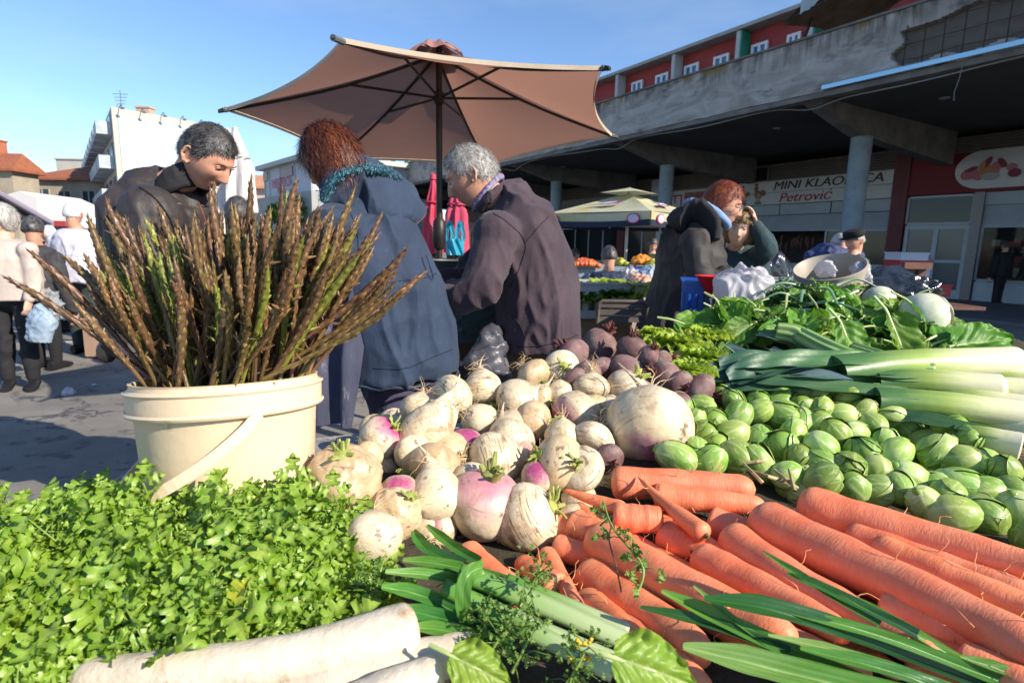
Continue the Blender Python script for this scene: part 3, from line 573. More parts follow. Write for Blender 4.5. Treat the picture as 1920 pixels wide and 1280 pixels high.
# trees glimpsed low behind the asparagus
lf = M('tree_leaf', (.05, .12, .02), (.09, .17, .03), 3, .6, trans=.3)
for i, (px, py, Y, r_) in enumerate([(548, 398, 30, .9), (600, 405, 31, .8), (520, 400, 33, .6)]):
    c_ = atY(px, py, Y); t = thing('small_tree', ['bright green young tree below the red lettered shop', 'round green shrub tree beside the blue coat shoulder', 'smallest green tree left of the bright young tree'][i], 'tree', (c_.x, c_.y, 0), 'small trees by the low shop'); t['_w'] = 1
    m_ = MB(); m_.tube([(c_.x, c_.y, 0), (c_.x+.05, c_.y, c_.z*.6), (c_.x, c_.y, c_.z)], [.09, .06, .02], 7); obj('trunk', m_, stone, t)
    m_ = MB(); rr = random.Random(i)
    for k in range(900):
        v = Vector((rr.gauss(0, 1), rr.gauss(0, 1), rr.gauss(0, 1))).normalized()*(r_*(rr.random()**.5)*(1+.4*noise3((k % 9, i, 1)))); q = c_+v
        a = Vector((rr.gauss(0, 1), rr.gauss(0, 1), rr.gauss(0, 1))).normalized()*.11; b_ = a.cross(Vector((rr.random(), rr.random(), rr.random()))).normalized()*.06; m_.add([q-a, q+b_, q+a, q-b_], [(0, 1, 2, 3)])
    obj('crown', m_, lf, t, smooth=False)
# ------------------------------------------------------------------ the stall table
TZ = .78
tabm = M('table_stone', (.22, .21, .19), (.36, .35, .32), 40, .85, .002, 160, spots=(.10, .10, .10), spsc=90)
tb = thing('market_table', 'long grey concrete market table carrying the heaped vegetables', 'table', (.6, 1.3, 0)); tb['_w'] = 1
TP = [(-.86, .30), (1.7, .30), (2.06, 1.72), (2.5, 2.6), (1.0, 2.75), (.42, 1.95), (-.30, 1.55), (-.86, 1.32)]
m_ = MB(); m_.prism(TP, TZ-.06, TZ); obj('tabletop', m_, tabm, tb, smooth=False)
for (x, y) in ((-.7, .5), (-.7, 1.15), (1.5, .5), (2.2, 2.4), (1.1, 2.5)):
    m_ = MB(); m_.box((x, y, (TZ-.06)/2), (.12, .12, TZ-.062)); obj('leg', m_, conc, tb, smooth=False)
# ---- height field of the heap, from points seen in the photo with a depth for each
CPS = [(20, 980, .84), (250, 930, .78), (450, 965, .70), (640, 950, .78), (60, 1130, .60), (400, 1130, .58), (640, 1100, .66), (300, 1040, .66), (620, 1020, .72),
       (100, 1270, .50), (700, 1000, .84), (960, 975, .92), (900, 880, 1.06), (640, 880, .93), (1000, 780, 1.30), (780, 770, 1.24), (1050, 690, 1.50), (900, 715, 1.45), (1220, 800, 1.22),
       (1180, 660, 1.68), (1260, 700, 1.58), (1080, 860, 1.08), (1340, 745, 1.5), (1600, 740, 1.52), (1790, 800, 1.42), (1400, 870, 1.16), (1650, 940, 1.04), (1880, 970, 1.02), (1500, 900, 1.10), (1700, 830, 1.32),
       (1150, 900, 1.04), (1400, 950, .93), (1300, 1050, .79), (1800, 1050, .76), (1550, 1050, .79), (1500, 1200, .61), (1900, 1190, .60), (950, 1050, .84), (1100, 1120, .74), (1700, 1150, .65),
       (850, 1100, .76), (1000, 1220, .62), (1300, 1250, .57), (500, 1230, .54), (760, 1200, .62), (1700, 1270, .55),
       (1850, 715, 1.66), (1500, 695, 1.72), (1700, 700, 1.70), (1480, 600, 2.10), (1700, 570, 2.18), (1850, 640, 1.98), (1290, 650, 1.88), (1560, 530, 2.35), (1400, 580, 2.2), (1650, 640, 1.95)]
_cp = [atY(x, y, Y) for x, y, Y in CPS]; _cx = np.array([p.x for p in _cp]); _cy = np.array([p.y for p in _cp]); _cz = np.array([p.z for p in _cp])
def H(x, y):
    w = 1/((_cx-x)**2+(_cy-y)**2+.0025)**1.8; return float((w*_cz).sum()/w.sum())
def hit(px, py, off=0.0):
    d = ray(px, py); t = .35
    while t < 4:
        P = CAMP+d*t
        if P.z < H(P.x, P.y)+off: break
        t += .012
    return CAMP+d*(t-.006)
def up_at(P):
    e = .03; return Vector((H(P.x-e, P.y)-H(P.x+e, P.y), H(P.x, P.y-e)-H(P.x, P.y+e), 2*e)).normalized()
def hull(mb_pts_poly, z, name, m, label, n=90):
    pass
# added dark sheet a hand below the heap surface, standing in for shaded gaps
def inpoly(x, y, poly):
    c = False; j = len(poly)-1
    for i in range(len(poly)):
        if (poly[i][1] > y) != (poly[j][1] > y) and x < (poly[j][0]-poly[i][0])*(y-poly[i][1])/(poly[j][1]-poly[i][1])+poly[i][0]: c = not c
        j = i
    return c
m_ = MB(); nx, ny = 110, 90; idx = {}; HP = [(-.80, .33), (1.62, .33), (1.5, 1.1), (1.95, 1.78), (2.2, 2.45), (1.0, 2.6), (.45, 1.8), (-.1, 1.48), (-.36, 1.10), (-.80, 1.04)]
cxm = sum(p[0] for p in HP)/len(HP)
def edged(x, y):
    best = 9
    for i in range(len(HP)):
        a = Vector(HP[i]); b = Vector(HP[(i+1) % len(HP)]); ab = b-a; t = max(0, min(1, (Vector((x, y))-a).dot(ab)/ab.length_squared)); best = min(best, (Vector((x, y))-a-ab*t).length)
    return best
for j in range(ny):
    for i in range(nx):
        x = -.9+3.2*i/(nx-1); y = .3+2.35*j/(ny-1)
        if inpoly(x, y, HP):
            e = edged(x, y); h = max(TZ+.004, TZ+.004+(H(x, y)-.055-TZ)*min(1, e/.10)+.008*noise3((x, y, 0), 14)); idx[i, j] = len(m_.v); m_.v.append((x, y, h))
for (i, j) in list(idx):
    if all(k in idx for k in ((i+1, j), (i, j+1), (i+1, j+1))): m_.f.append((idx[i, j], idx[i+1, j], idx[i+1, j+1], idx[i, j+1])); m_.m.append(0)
o = obj('gap_shade_sheet', m_, M('dark_gap_shade', (.035, .03, .02), (.06, .05, .03), 30, .95, .004, 90)); tag(o, 'added dark sheet under the heaped vegetables, standing in for shaded gaps', 'sheet')

def imgdir(dx, dy, c=0.0): return (RT*dx-UP*dy-FW*c).normalized()
# ------------------------------------------------------------------ turnips, radishes
def root_mesh(seed, prof, R_, n=30, wob=.05, bend=.3, tail=True):
    """prof: list (t along axis from tail -1 to crown +1, radius); local size about R_"""
    mb = MB(); rings = []; rr = random.Random(seed); bx, by = rr.uniform(-1, 1), rr.uniform(-1, 1)
    for (z, r) in prof:
        q = max(0, -z-.75); ox, oy = bx*q*q*bend, by*q*q*bend
        ring = []
        for k in range(n):
            a = 2*math.pi*k/n; d = Vector((math.cos(a), math.sin(a), z)); rr_ = r*(1+wob*noise3((d.x*1.1, d.y*1.1, z*1.3), 1, seed)+wob*.35*noise3((d.x*3, d.y*3, z*4), 1, seed+5))
            ring.append(Vector((d.x*rr_+ox, d.y*rr_+oy, z))*R_)
        rings.append(ring)
    mb.rings(rings); return mb
def smoothprof(pts, n=34):
    zs = [p[0] for p in pts]; rs = [p[1] for p in pts]; out = []
    for i in range(n):
        t = i/(n-1); t = .5-.5*math.cos(t*math.pi) if 0 else t
        z = zs[0]+(zs[-1]-zs[0])*t
        k = max(0, min(len(zs)-2, next((j for j in range(len(zs)-1) if z <= zs[j+1]), len(zs)-2)))
        u = (z-zs[k])/(zs[k+1]-zs[k]); u = max(0, min(1, u))
        p0 = rs[max(k-1, 0)]; p1 = rs[k]; p2 = rs[k+1]; p3 = rs[min(k+2, len(rs)-1)]
        out.append((z, max(.004, .5*(2*p1+(p2-p0)*u+(2*p0-5*p1+4*p2-p3)*u*u+(3*p1-p0-3*p2+p3)*u**3))))
    return out
P_ROUND = smoothprof([(-1.75, .012), (-1.55, .03), (-1.3, .05), (-1.08, .13), (-.95, .36), (-.7, .66), (-.35, .93), (0, 1.0), (.35, .93), (.62, .72), (.78, .42), (.83, .1)], 40)
P_FLAT = smoothprof([(-1.6, .012), (-1.3, .04), (-1.0, .10), (-.82, .30), (-.6, .68), (-.3, .95), (0, 1.04), (.3, .97), (.5, .76), (.62, .42), (.64, .1)], 36)
P_TEAR = smoothprof([(-2.0, .02), (-1.75, .06), (-1.5, .13), (-1.2, .30), (-.9, .58), (-.5, .86), (-.1, 1.0), (.3, .96), (.6, .72), (.76, .4), (.8, .1)], 40)
P_LONG = smoothprof([(-3.0, .03), (-2.6, .14), (-2.2, .34), (-1.7, .62), (-1.0, .88), (-.3, 1.0), (.3, .95), (.8, .78), (1.15, .55), (1.3, .38), (1.36, .1)], 46)
CRM = ((.60, .49, .31), (.74, .66, .49))
def turnip_mat(name, purple=None, lo=.2, hi=.6, jit=.5, stripes=0, warm=0):
    m = M(name, CRM[0] if not warm else (.48, .35, .19), CRM[1] if not warm else (.64, .50, .32), 22, .42, .0012, 120, spots=(.20, .12, .06), spsc=42, sprange=(.60, .68), rnd=.14, sss=.10, spec=.5,
          grad=[('Z', lo*.05, hi*.05, purple, jit*.05)] if purple else None, bstretch=(1, 1, 1))
    nt = m.node_tree; p = nt.nodes['Principled BSDF']; c0 = p.inputs['Base Color'].links[0].from_socket
    # soil in broad patches and fine transverse growth lines
    s_ = noi(nt, coords(nt), 13, 6, .75, .6); c1 = mix(nt, c0, (.34, .22, .11), ramp(nt, s_, .50, .66, 0, .85))
    l_ = noi(nt, coords(nt, (4, 4, 60)), 6, 3, .6); c2 = mix(nt, c1, (.20, .12, .06), ramp(nt, l_, .58-.05*stripes, .68-.04*stripes, 0, .55+.3*stripes))
    nt.links.new(c2, p.inputs['Base Color']); return m
TM = {'w': turnip_mat('turnip_white_skin'), 'p': turnip_mat('turnip_purple_skin', (.36, .055, .17), .25, .75), 'pk': turnip_mat('turnip_pink_skin', (.50, .16, .24), .0, .9, .9),
      's': turnip_mat('turnip_striped_skin', stripes=1), 'y': turnip_mat('turnip_tan_skin', warm=1), 'pb': turnip_mat('turnip_low_purple_skin', (.42, .09, .20), .55, .85, .8)}
stubm = M('leaf_stub_green', (.20, .26, .04), (.36, .36, .12), 40, .7, .002, 90, rnd=.15, spots=(.22, .14, .06), spsc=50)
hairm = M('root_hair', (.46, .31, .15), (.66, .50, .30), 30, .8)
def stub_mb(seed, z0, R_, n=11, h=.5):
    rr = random.Random(seed); mb = MB()
    for k in range(n):
        a = rr.uniform(0, 6.28); r0 = rr.uniform(.03, .26)*R_; l = rr.uniform(.25, 1)*h*R_; o = rr.uniform(.1, .5)*R_
        p0 = Vector((math.cos(a)*r0, math.sin(a)*r0, z0*R_)); p1 = p0+Vector((math.cos(a)*o*.3, math.sin(a)*o*.3, l*.6)); p2 = p0+Vector((math.cos(a)*o*.8, math.sin(a)*o*.8, l))
        mb.tube([p0-Vector((0, 0, .05*R_)), p1, p2], [.085*R_, .075*R_, .055*R_], 6, flat=.6)
    mb.lathe([(.26*R_, z0*R_-.10*R_), (.24*R_, z0*R_+.05*R_), (.12*R_, z0*R_+.12*R_)], 12); return mb
def hair_mb(seed, z0, R_, n=10, L=1.0, spread=.2):
    rr = random.Random(seed); mb = MB()
    for k in range(n):
        z = z0+rr.random()*.5; a = rr.uniform(0, 6.28); p = Vector((math.cos(a)*spread*.3, math.sin(a)*spread*.3, z))*R_; v = Vector((math.cos(a)*.9, math.sin(a)*.9, -rr.random()*1.2)).normalized()
        pts = [p]
        for i in range(7):
            v = (v+Vector((rr.gauss(0, .5), rr.gauss(0, .5), rr.gauss(0, .45)))).normalized(); pts.append(pts[-1]+v*(L*R_*rr.uniform(.1, .2)))
        mb.tube(pts, [.022*R_, .018*R_, .014*R_, .012*R_, .010*R_, .008*R_, .006*R_, .004*R_], 4)
    return mb
TEMPL = []   # every prototype: deleted at the end, its copies stay
def proto(o):
    TEMPL.append(o); return o
def mkroot(name, seed, prof, mat, cat, stub=.6, hair=8, wob=.05, R_=.05, hl=1.0, zc=.8, bend=.6):
    me = mesh(name, root_mesh(seed, prof, R_, wob=wob, bend=bend), mat, ang=None); o = bpy.data.objects.new(name, me); COL.objects.link(o); o['category'] = cat
    if stub:
        c = bpy.data.objects.new('leaf_stub', mesh('leaf_stub', stub_mb(seed, zc, R_, h=stub), stubm)); COL.objects.link(c); c.parent = o
    if hair:
        c = bpy.data.objects.new('root_hairs', mesh('root_hairs', hair_mb(seed, prof[0][0]*.75, R_, hair, hl), hairm)); COL.objects.link(c); c.parent = o
    return proto(o)
TV = {}
for k, m in TM.items():
    TV[k] = [mkroot('turnip', 11+i+ord(k[0]) % 7, pr, m, 'turnip', stub=[.55, .9, .4][i], hair=[14, 22, 10][i], wob=[.05, .08, .06][i], zc=[.8, .6, .76][i]) for i, pr in enumerate((P_ROUND, P_FLAT, P_TEAR))]
    TV[k].append(mkroot('turnip', 31, P_ROUND, m, 'turnip', stub=0, hair=12, wob=.07))
longr = mkroot('white_radish', 77, P_LONG, turnip_mat('long_radish_skin', (.42, .20, .09), 1.0, 1.9, 1.0), 'radish', stub=1.6, hair=16, wob=.04, zc=1.3, hl=1.2)
# (px, py, half width px, kind, variant, crown direction in the picture dx, dy, towards camera, label)
TL = [(1218, 800, 70, 'pb', 3, -.1, .75, .8, 'largest round turnip, white above and purple below, beside the sprouts'),
 (1053, 690, 30, 'w', 0, .1, -.2, 1.0, 'turnip facing the camera with a green crown ring, in front of a beet'),
 (1178, 732, 38, 'w', 2, .55, -.8, .2, 'white turnip with a thick root hanging left under the top beets'),
 (1108, 726, 29, 's', 1, -.1, .9, .1, 'small dusty turnip upside down left of the thick rooted one'),
 (1078, 778, 40, 'p', 0, -.8, .3, .45, 'round turnip with a purple shoulder and green stub turned left'),
 (966, 754, 38, 'w', 2, -.95, .35, .1, 'smooth egg shaped white turnip at the top of the heap'),
 (1050, 737, 22, 'w', 3, 0, .8, .5, 'smallest smooth white turnip near the heap top'),
 (1000, 790, 34, 'y', 0, .7, .1, .2, 'tan turnip tucked under the egg shaped white one'),
 (901, 787, 31, 'w', 3, .1, -.9, .1, 'plain round white turnip above the striped ones, root hanging down'),
 (848, 747, 38, 's', 1, -.75, .15, .5, 'brown topped turnip with a pale cut stem facing left at the back edge'),
 (905, 727, 31, 's', 0, .2, .9, .1, 'hairy turnip standing root up at the back edge'),
 (782, 768, 28, 'w', 3, -.3, .8, .3, 'half hidden smooth turnip, leftmost on the back row'),
 (716, 820, 36, 'p', 2, .75, -.65, .15, 'turnip with a violet top and green leaves, pointing down left'),
 (872, 838, 33, 'p', 3, .1, -.9, .4, 'small turnip with a round violet patch on top'),
 (957, 832, 40, 'pk', 2, .3, .5, .6, 'pink blushed turnip in the middle of the heap'),
 (922, 864, 46, 's', 2, -.95, .1, .25, 'white striped turnip lying with its green crown to the left'),
 (818, 935, 46, 'w', 2, .1, .85, .25, 'split bulb shaped turnip with its pointed end up'),
 (910, 943, 62, 'pk', 0, .2, -.9, .25, 'big muddy turnip with a lilac top and a short crown'),
 (992, 968, 56, 's', 2, .85, -.45, .25, 'front striped turnip with a fat green crown to the right'),
 (1113, 826, 35, 's', 1, -.5, .75, .55, 'turnip with a cut olive crown facing the camera, left of the biggest one'),
 (1045, 868, 46, 'y', 2, -.6, -.3, .2, 'hairy tan turnip with long trailing roots'),
 (1088, 878, 38, 's', 1, -.2, -.3, .4, 'wispy grey white turnip beside the trailing roots'),
 (812, 880, 44, 'y', 0, -.6, .2, .4, 'brown turnip in shadow behind the split bulb'),
 (748, 926, 32, 'p', 3, .2, -.5, .8, 'purple turnip peeping between the celeriac and the split bulb'),
 (1001, 704, 29, 'y', 1, .6, .6, .5, 'ragged brown turnip covered with fine roots at the top'),
 (1008, 893, 26, 'p', 3, 0, -.6, .6, 'dark violet turnip just behind the front striped one'),
 (1112, 768, 27, 'y', 3, .4, .5, .5, 'small shaded turnip left of the biggest one'),
 (842, 845, 34, 'y', 3, 0, -.8, .4, 'tan turnip under the long radish'),
 (958, 795, 24, 'w', 3, -.2, .8, .4, 'small cream turnip between the round white and the tan one'),
 (1055, 820, 30, 'p', 3, 0, .9, .2, 'deep purple turnip in shade under the purple shouldered one'),
 (880, 900, 30, 'w', 3, .4, .4, .6, 'cream turnip hidden behind the big lilac one'),
 (1015, 750, 26, 'y', 1, .8, .2, .2, 'ragged small turnip right of the egg shaped one'),
 (1145, 770, 26, 'w', 3, .1, -.3, .9, 'pale turnip squeezed behind the biggest one'),
 (775, 850, 30, 'w', 3, .3, .2, .9, 'cream turnip under the crown end of the long radish'),
 (690, 855, 24, 'y', 3, .3, .2, .9, 'small tan turnip behind the large celeriac')]
for i, (px, py, hw, k, v, dx, dy, c, lab) in enumerate(TL):
    P = hit(px, py); z_ = (P-CAMP).dot(FW); r_ = hw*1.16*z_/FP; s_ = r_/.05; ax = imgdir(dx, dy, c)
    inst(TV[k][v], frame(ax, None, P, (s_, s_, s_)) @ Matrix.Rotation(i*1.7, 4, 'Z'), lab, 'turnips heaped in the middle of the stall')
P = hit(795, 815); s_ = 42*((P-CAMP).dot(FW))/FP/.05
inst(longr, frame(imgdir(-.80, .58, .12), None, P+UP*.01, (s_, s_, s_*.92)), 'long thick white radish with a tan crown lying across the turnips', None)
# fill below the visible layer so that the heap is real
rr = random.Random(21)
for i in range(34):
    px = rr.uniform(700, 1180); py = rr.uniform(740, 960)
    if py > 1000-.25*(1180-px) and 0: continue
    P = hit(px, py); P.z = max(TZ+.03, P.z-.06); s_ = rr.uniform(.55, .8); k = rr.choice(['w', 'y', 's', 'p'])
    inst(TV[k][3], frame((rr.uniform(-1, 1), rr.uniform(-1, 1), rr.uniform(-1, 1)), None, P, (s_, s_, s_)), 'turnip buried in the shade below the top layer of the heap', 'turnips buried inside the heap')
# celeriac
cm_ = turnip_mat('celeriac_skin', warm=1); cnt = cm_.node_tree
def cele(seed, name='celeriac', cut=False):
    mb = MB(); n, m = 64, 44; rings = []; rr = random.Random(seed)
    for i in range(m+1):
        a = math.pi*i/m; ring = []
        for k in range(n):
            b = 2*math.pi*k/n; d = Vector((math.sin(a)*math.cos(b), math.sin(a)*math.sin(b), -math.cos(a)))
            r = 1+.10*noise3(d, 1.8, seed)+.05*noise3(d, 5, seed)+(.07*abs(noise3(d, 9, seed+2)) if d.z < .35 else .02*noise3(d, 12, seed))
            if d.z < -.3: r *= 1+.10*abs(noise3(d, 6, seed+9))
            p = d*r
            if cut and p.y < -.35: p.y = -.35+.02*noise3(p, 3)
            ring.append(p*.05)
        rings.append(ring)
    mb.rings(rings, True); me = mesh(name, mb, cm_, ang=None); o = bpy.data.objects.new(name, me); COL.objects.link(o); o['category'] = 'celeriac'
    c = bpy.data.objects.new('root_hairs', mesh('root_hairs', hair_mb(seed, -.9, .05, 40, 1.1, 1.6), hairm)); COL.objects.link(c); c.parent = o
    c = bpy.data.objects.new('leaf_stub', mesh('leaf_stub', stub_mb(seed, .92, .05, 9, .3), stubm)); COL.objects.link(c); c.parent = o
    return proto(o)
ce = [cele(1), cele(2), cele(3)]
for i, (px, py, hw, ax, lab) in enumerate([(645, 902, 70, (.1, -.75, .45), 'largest knobbly brown celeriac leaning on the bucket'), (740, 962, 50, (.5, -.6, .2), 'knobbly celeriac with a rough brown shoulder right of the pale smooth root'), (445-200+455, 1008, 54, (.2, .5, .7), 'cream smooth sided celeriac at the edge of the celery leaves')]):
    P = hit(px, py, .01); s_ = hw*((P-CAMP).dot(FW))/FP/.05
    if i < 2: inst(ce[i], frame(imgdir(*ax), None, P, (s_, s_, s_)), lab, 'celeriac roots by the bucket')
    else: inst(TV['w'][3], frame(imgdir(*ax), None, P, (s_, s_, s_)), 'smooth pale turnip at the edge of the celery leaves, right of centre front', 'turnips heaped in the middle of the stall')
# ------------------------------------------------------------------ beets
bm1 = M('beet_skin', (.12, .045, .05), (.26, .18, .16), 16, .75, .0015, 110, spots=(.30, .24, .20), spsc=28, sprange=(.56, .72), rnd=.15, lohi=(.3, .7)); bst = M('beet_stalk', (.16, .02, .035), (.09, .05, .03), 40, .7)
beets = []
for i in range(3):
    o = bpy.data.objects.new('beetroot', mesh('beetroot', root_mesh(50+i, [P_ROUND, P_FLAT, P_ROUND][i], .05, wob=.07), bm1, ang=None)); COL.objects.link(o); o['category'] = 'beetroot'
    c = bpy.data.objects.new('stalk_stub', mesh('stalk_stub', stub_mb(60+i, .8 if i != 1 else .62, .05, 12, .7), bst)); COL.objects.link(c); c.parent = o; beets.append(proto(o))
BL = [(1125, 645, 33, 0, .5, -.7, .2, 'beetroot at the very top of the heap with a ragged dark crown'), (1184, 653, 28, 2, .1, -.9, .2, 'beetroot standing upright right of the topmost one'),
 (1070, 668, 36, 1, -.4, -.5, -.3, 'beetroot behind the turnip that faces the camera'), (1168, 697, 34, 0, -.6, .5, .3, 'wide beetroot under the two topmost ones'), (1244, 707, 32, 2, -.7, -.3, .4, 'dusty beetroot above the largest turnip'),
 (1312, 738, 38, 1, .6, .2, .3, 'beetroot nearest the sprouts and leeks'), (1130, 692, 26, 1, .2, .6, .5, 'small beetroot between the upright turnips'), (1218, 668, 22, 0, .3, -.6, .4, 'small dark beetroot by the lettuce'),
 (1243, 680, 24, 2, .7, -.3, .3, 'rough brown beetroot touching the lettuce'), (1102, 700, 26, 2, 0, .7, .5, 'beetroot wedged behind the dusty upturned turnip'), (1272, 762, 28, 0, .2, .4, .6, 'beetroot half hidden right of the largest turnip'), (1080, 712, 24, 1, .3, .3, .7, 'small shaded beetroot near the smallest turnip'), (1200, 735, 26, 2, .3, .3, .7, 'beetroot in shade just above the largest turnip'), (1140, 860, 30, 1, .3, .3, .7, 'dark beetroot in the gap left of the carrots'), (1275, 720, 26, 1, .3, .3, .7, 'beetroot between the dusty one and the one by the leeks')]
for i, (px, py, hw, v, dx, dy, c, lab) in enumerate(BL):
    P = hit(px, py); s_ = hw*((P-CAMP).dot(FW))/FP/.05; inst(beets[v], frame(imgdir(dx, dy, c), None, P, (s_, s_, s_)), lab, 'beetroots behind the turnips')
# ------------------------------------------------------------------ brussels sprouts
spm = M('sprout_leaf', (.15, .29, .035), (.32, .45, .085), 14, .42, .0008, 120, vein=((.58, .66, .30), .15, 1.0), rnd=.22, spec=.5, sss=.08, spots=(.42, .34, .12), spsc=16, sprange=(.70, .76))
def sprout(seed):
    rr = random.Random(seed); mb = MB(); el = rr.uniform(1.0, 1.28); vs = []; n, m = 52, 22
    for i in range(m+1):
        a = math.pi*i/m
        for k in range(n):
            b = 2*math.pi*k/n; d = Vector((math.sin(a)*math.cos(b), math.sin(a)*math.sin(b), -math.cos(a)*el)); vs.append(d*(.93+.02*noise3(d, 2, seed)))
    mb.rings([vs[i*n:(i+1)*n] for i in range(m+1)])
    for i in range(m+1):
        for k in range(n):
            b = k/n*9+.35*noise3((i*.3, k*.2, seed)); fr_ = abs((b % 1)-.5); mb.a[i*n+k] = .5*math.exp(-(fr_/.10)**2)*(1-i/m*.55)+.35*max(0, .3-i/m)
    for L_ in range(8):
        ph = rr.uniform(0, 6.28)+L_*2.4; ext = rr.uniform(1.9, 2.75); wd = rr.uniform(.9, 1.35); off = .955+.018*L_; nu, nv = 15, 16; pts = []; av = []
        tilt = Matrix.Rotation(rr.uniform(-.25, .25), 3, 'X') @ Matrix.Rotation(ph, 3, 'Z')
        for j in range(nv):
            v = j/(nv-1); al = .12+ext*v     # angle from the base pole
            for i in range(nu):
                u = 2*i/(nu-1)-1; w = wd*(math.sin(math.pi*min(1, .25+.75*(1-v)**.55)*.5))*(1 if v < .75 else math.sqrt(max(0, 1-((v-.75)/.25)**2))*.9+.1)
                b = u*w/max(.35, math.sin(min(al, math.pi-.3))*.9+.25)
                d = Vector((math.sin(al)*math.cos(b), math.sin(al)*math.sin(b), -math.cos(al)*el)); edge = max(abs(u), v)**6
                r = off+.032*edge*(1+.8*noise3((u*2, v*4, L_), 1.5, seed))+.012*math.cos(u*9)*(1-v)+.02*noise3((u*3, v*3, 1), 1, seed+L_)
                pts.append(tilt @ (d*r))
                ve = max(math.exp(-(u/.07)**2)*(1-v*.6), .9*max(0, math.cos((v*5-abs(u)*3.2)*math.pi))**14*(1-abs(u)*.4), (1-v)**2); av.append(ve+.25*edge)
        mb.adda([p*.03 for p in pts], [(j*nu+i, j*nu+i+1, (j+1)*nu+i+1, (j+1)*nu+i) for j in range(nv-1) for i in range(nu-1)], av)
    for k in range(n*(m+1)): mb.v[k] = tuple(Vector(mb.v[k])*.03)
    mb.lathe([(.008, -.034*el), (.0085, -.026*el)], 10); 
    o = bpy.data.objects.new('brussels_sprout', mesh('brussels_sprout', mb, spm, ang=None)); COL.objects.link(o); o['category'] = 'brussels sprout'; return proto(o)
SP = [sprout(i) for i in range(7)]
SPOLY = [(1275, 760), (1330, 722), (1420, 730), (1500, 735), (1560, 728), (1640, 735), (1700, 760), (1765, 775), (1815, 820), (1880, 880), (1925, 940), (1960, 1020), (1860, 985), (1760, 972), (1650, 940), (1560, 912), (1500, 890), (1440, 880), (1390, 868), (1300, 866), (1262, 860), (1260, 800)]
rr = random.Random(4); pts = []
cand = [(rr.uniform(1255, 1965), rr.uniform(722, 1022)) for _ in range(6000)]
for c in cand:
    if not inpoly(c[0], c[1], SPOLY): continue
    sz = 21+ (c[1]-720)*.050+rr.uniform(-3, 3)
    if all(((c[0]-p[0])/1.0)**2+((c[1]-p[1])/.72)**2 > ((sz+p[2])*.70)**2 for p in pts): pts.append((c[0], c[1], sz))
pts.sort(key=lambda p: p[1])
def nearlab(px, py):
    v = 'back' if py < 785 else ('middle' if py < 880 else 'front')
    return v
ORD = ['first', 'second', 'third', 'fourth', 'fifth', 'sixth', 'seventh', 'eighth', 'ninth', 'tenth', 'eleventh', 'twelfth', 'thirteenth', 'fourteenth', 'fifteenth', 'sixteenth', 'seventeenth', 'eighteenth', 'nineteenth', 'twentieth']
bands = {}
for i, p_ in enumerate(pts): bands.setdefault(min(6, int((p_[1]-.08*(p_[0]-1250)-705)/32)) if p_[1]-.08*(p_[0]-1250) > 705 else 0, []).append(i)
slab = {}; rowsn = ['backmost', 'second', 'third', 'fourth', 'fifth', 'sixth', 'frontmost']
for b_, ids in bands.items():
    ids.sort(key=lambda q: pts[q][0])
    for k, q in enumerate(ids): slab[q] = 'green brussels sprout, %s from the left in the %s row of the heap' % (ORD[min(k, 19)], rowsn[b_])
for i, (px, py, sz) in enumerate(pts):
    P = hit(px, py, .0); s_ = sz*((P-CAMP).dot(FW))/FP/.03
    mw = frame((rr.uniform(-1, 1), rr.uniform(-1, .5), rr.uniform(-.8, 1)), (rr.uniform(-1, 1), rr.uniform(-1, 1), 0), P+Vector((0, 0, rr.uniform(-.006, .008))), (s_, s_*rr.uniform(.9, 1.05), s_*rr.uniform(.95, 1.15)))
    inst(SP[i % 7], mw, slab[i], 'brussels sprouts in the heap')
print('SPROUTS', len(pts))
for i in range(80):
    c = cand[i*7]
    if not inpoly(c[0], c[1], SPOLY): continue
    P = hit(*c); P.z = max(TZ+.02, P.z-.045); s_ = rr.uniform(.9, 1.15); inst(SP[i % 7], frame((rr.uniform(-1, 1), rr.uniform(-1, 1), rr.uniform(-1, 1)), None, P, (s_, s_, s_)), 'brussels sprout half hidden below the top layer of the sprout heap', 'brussels sprouts below the top layer')
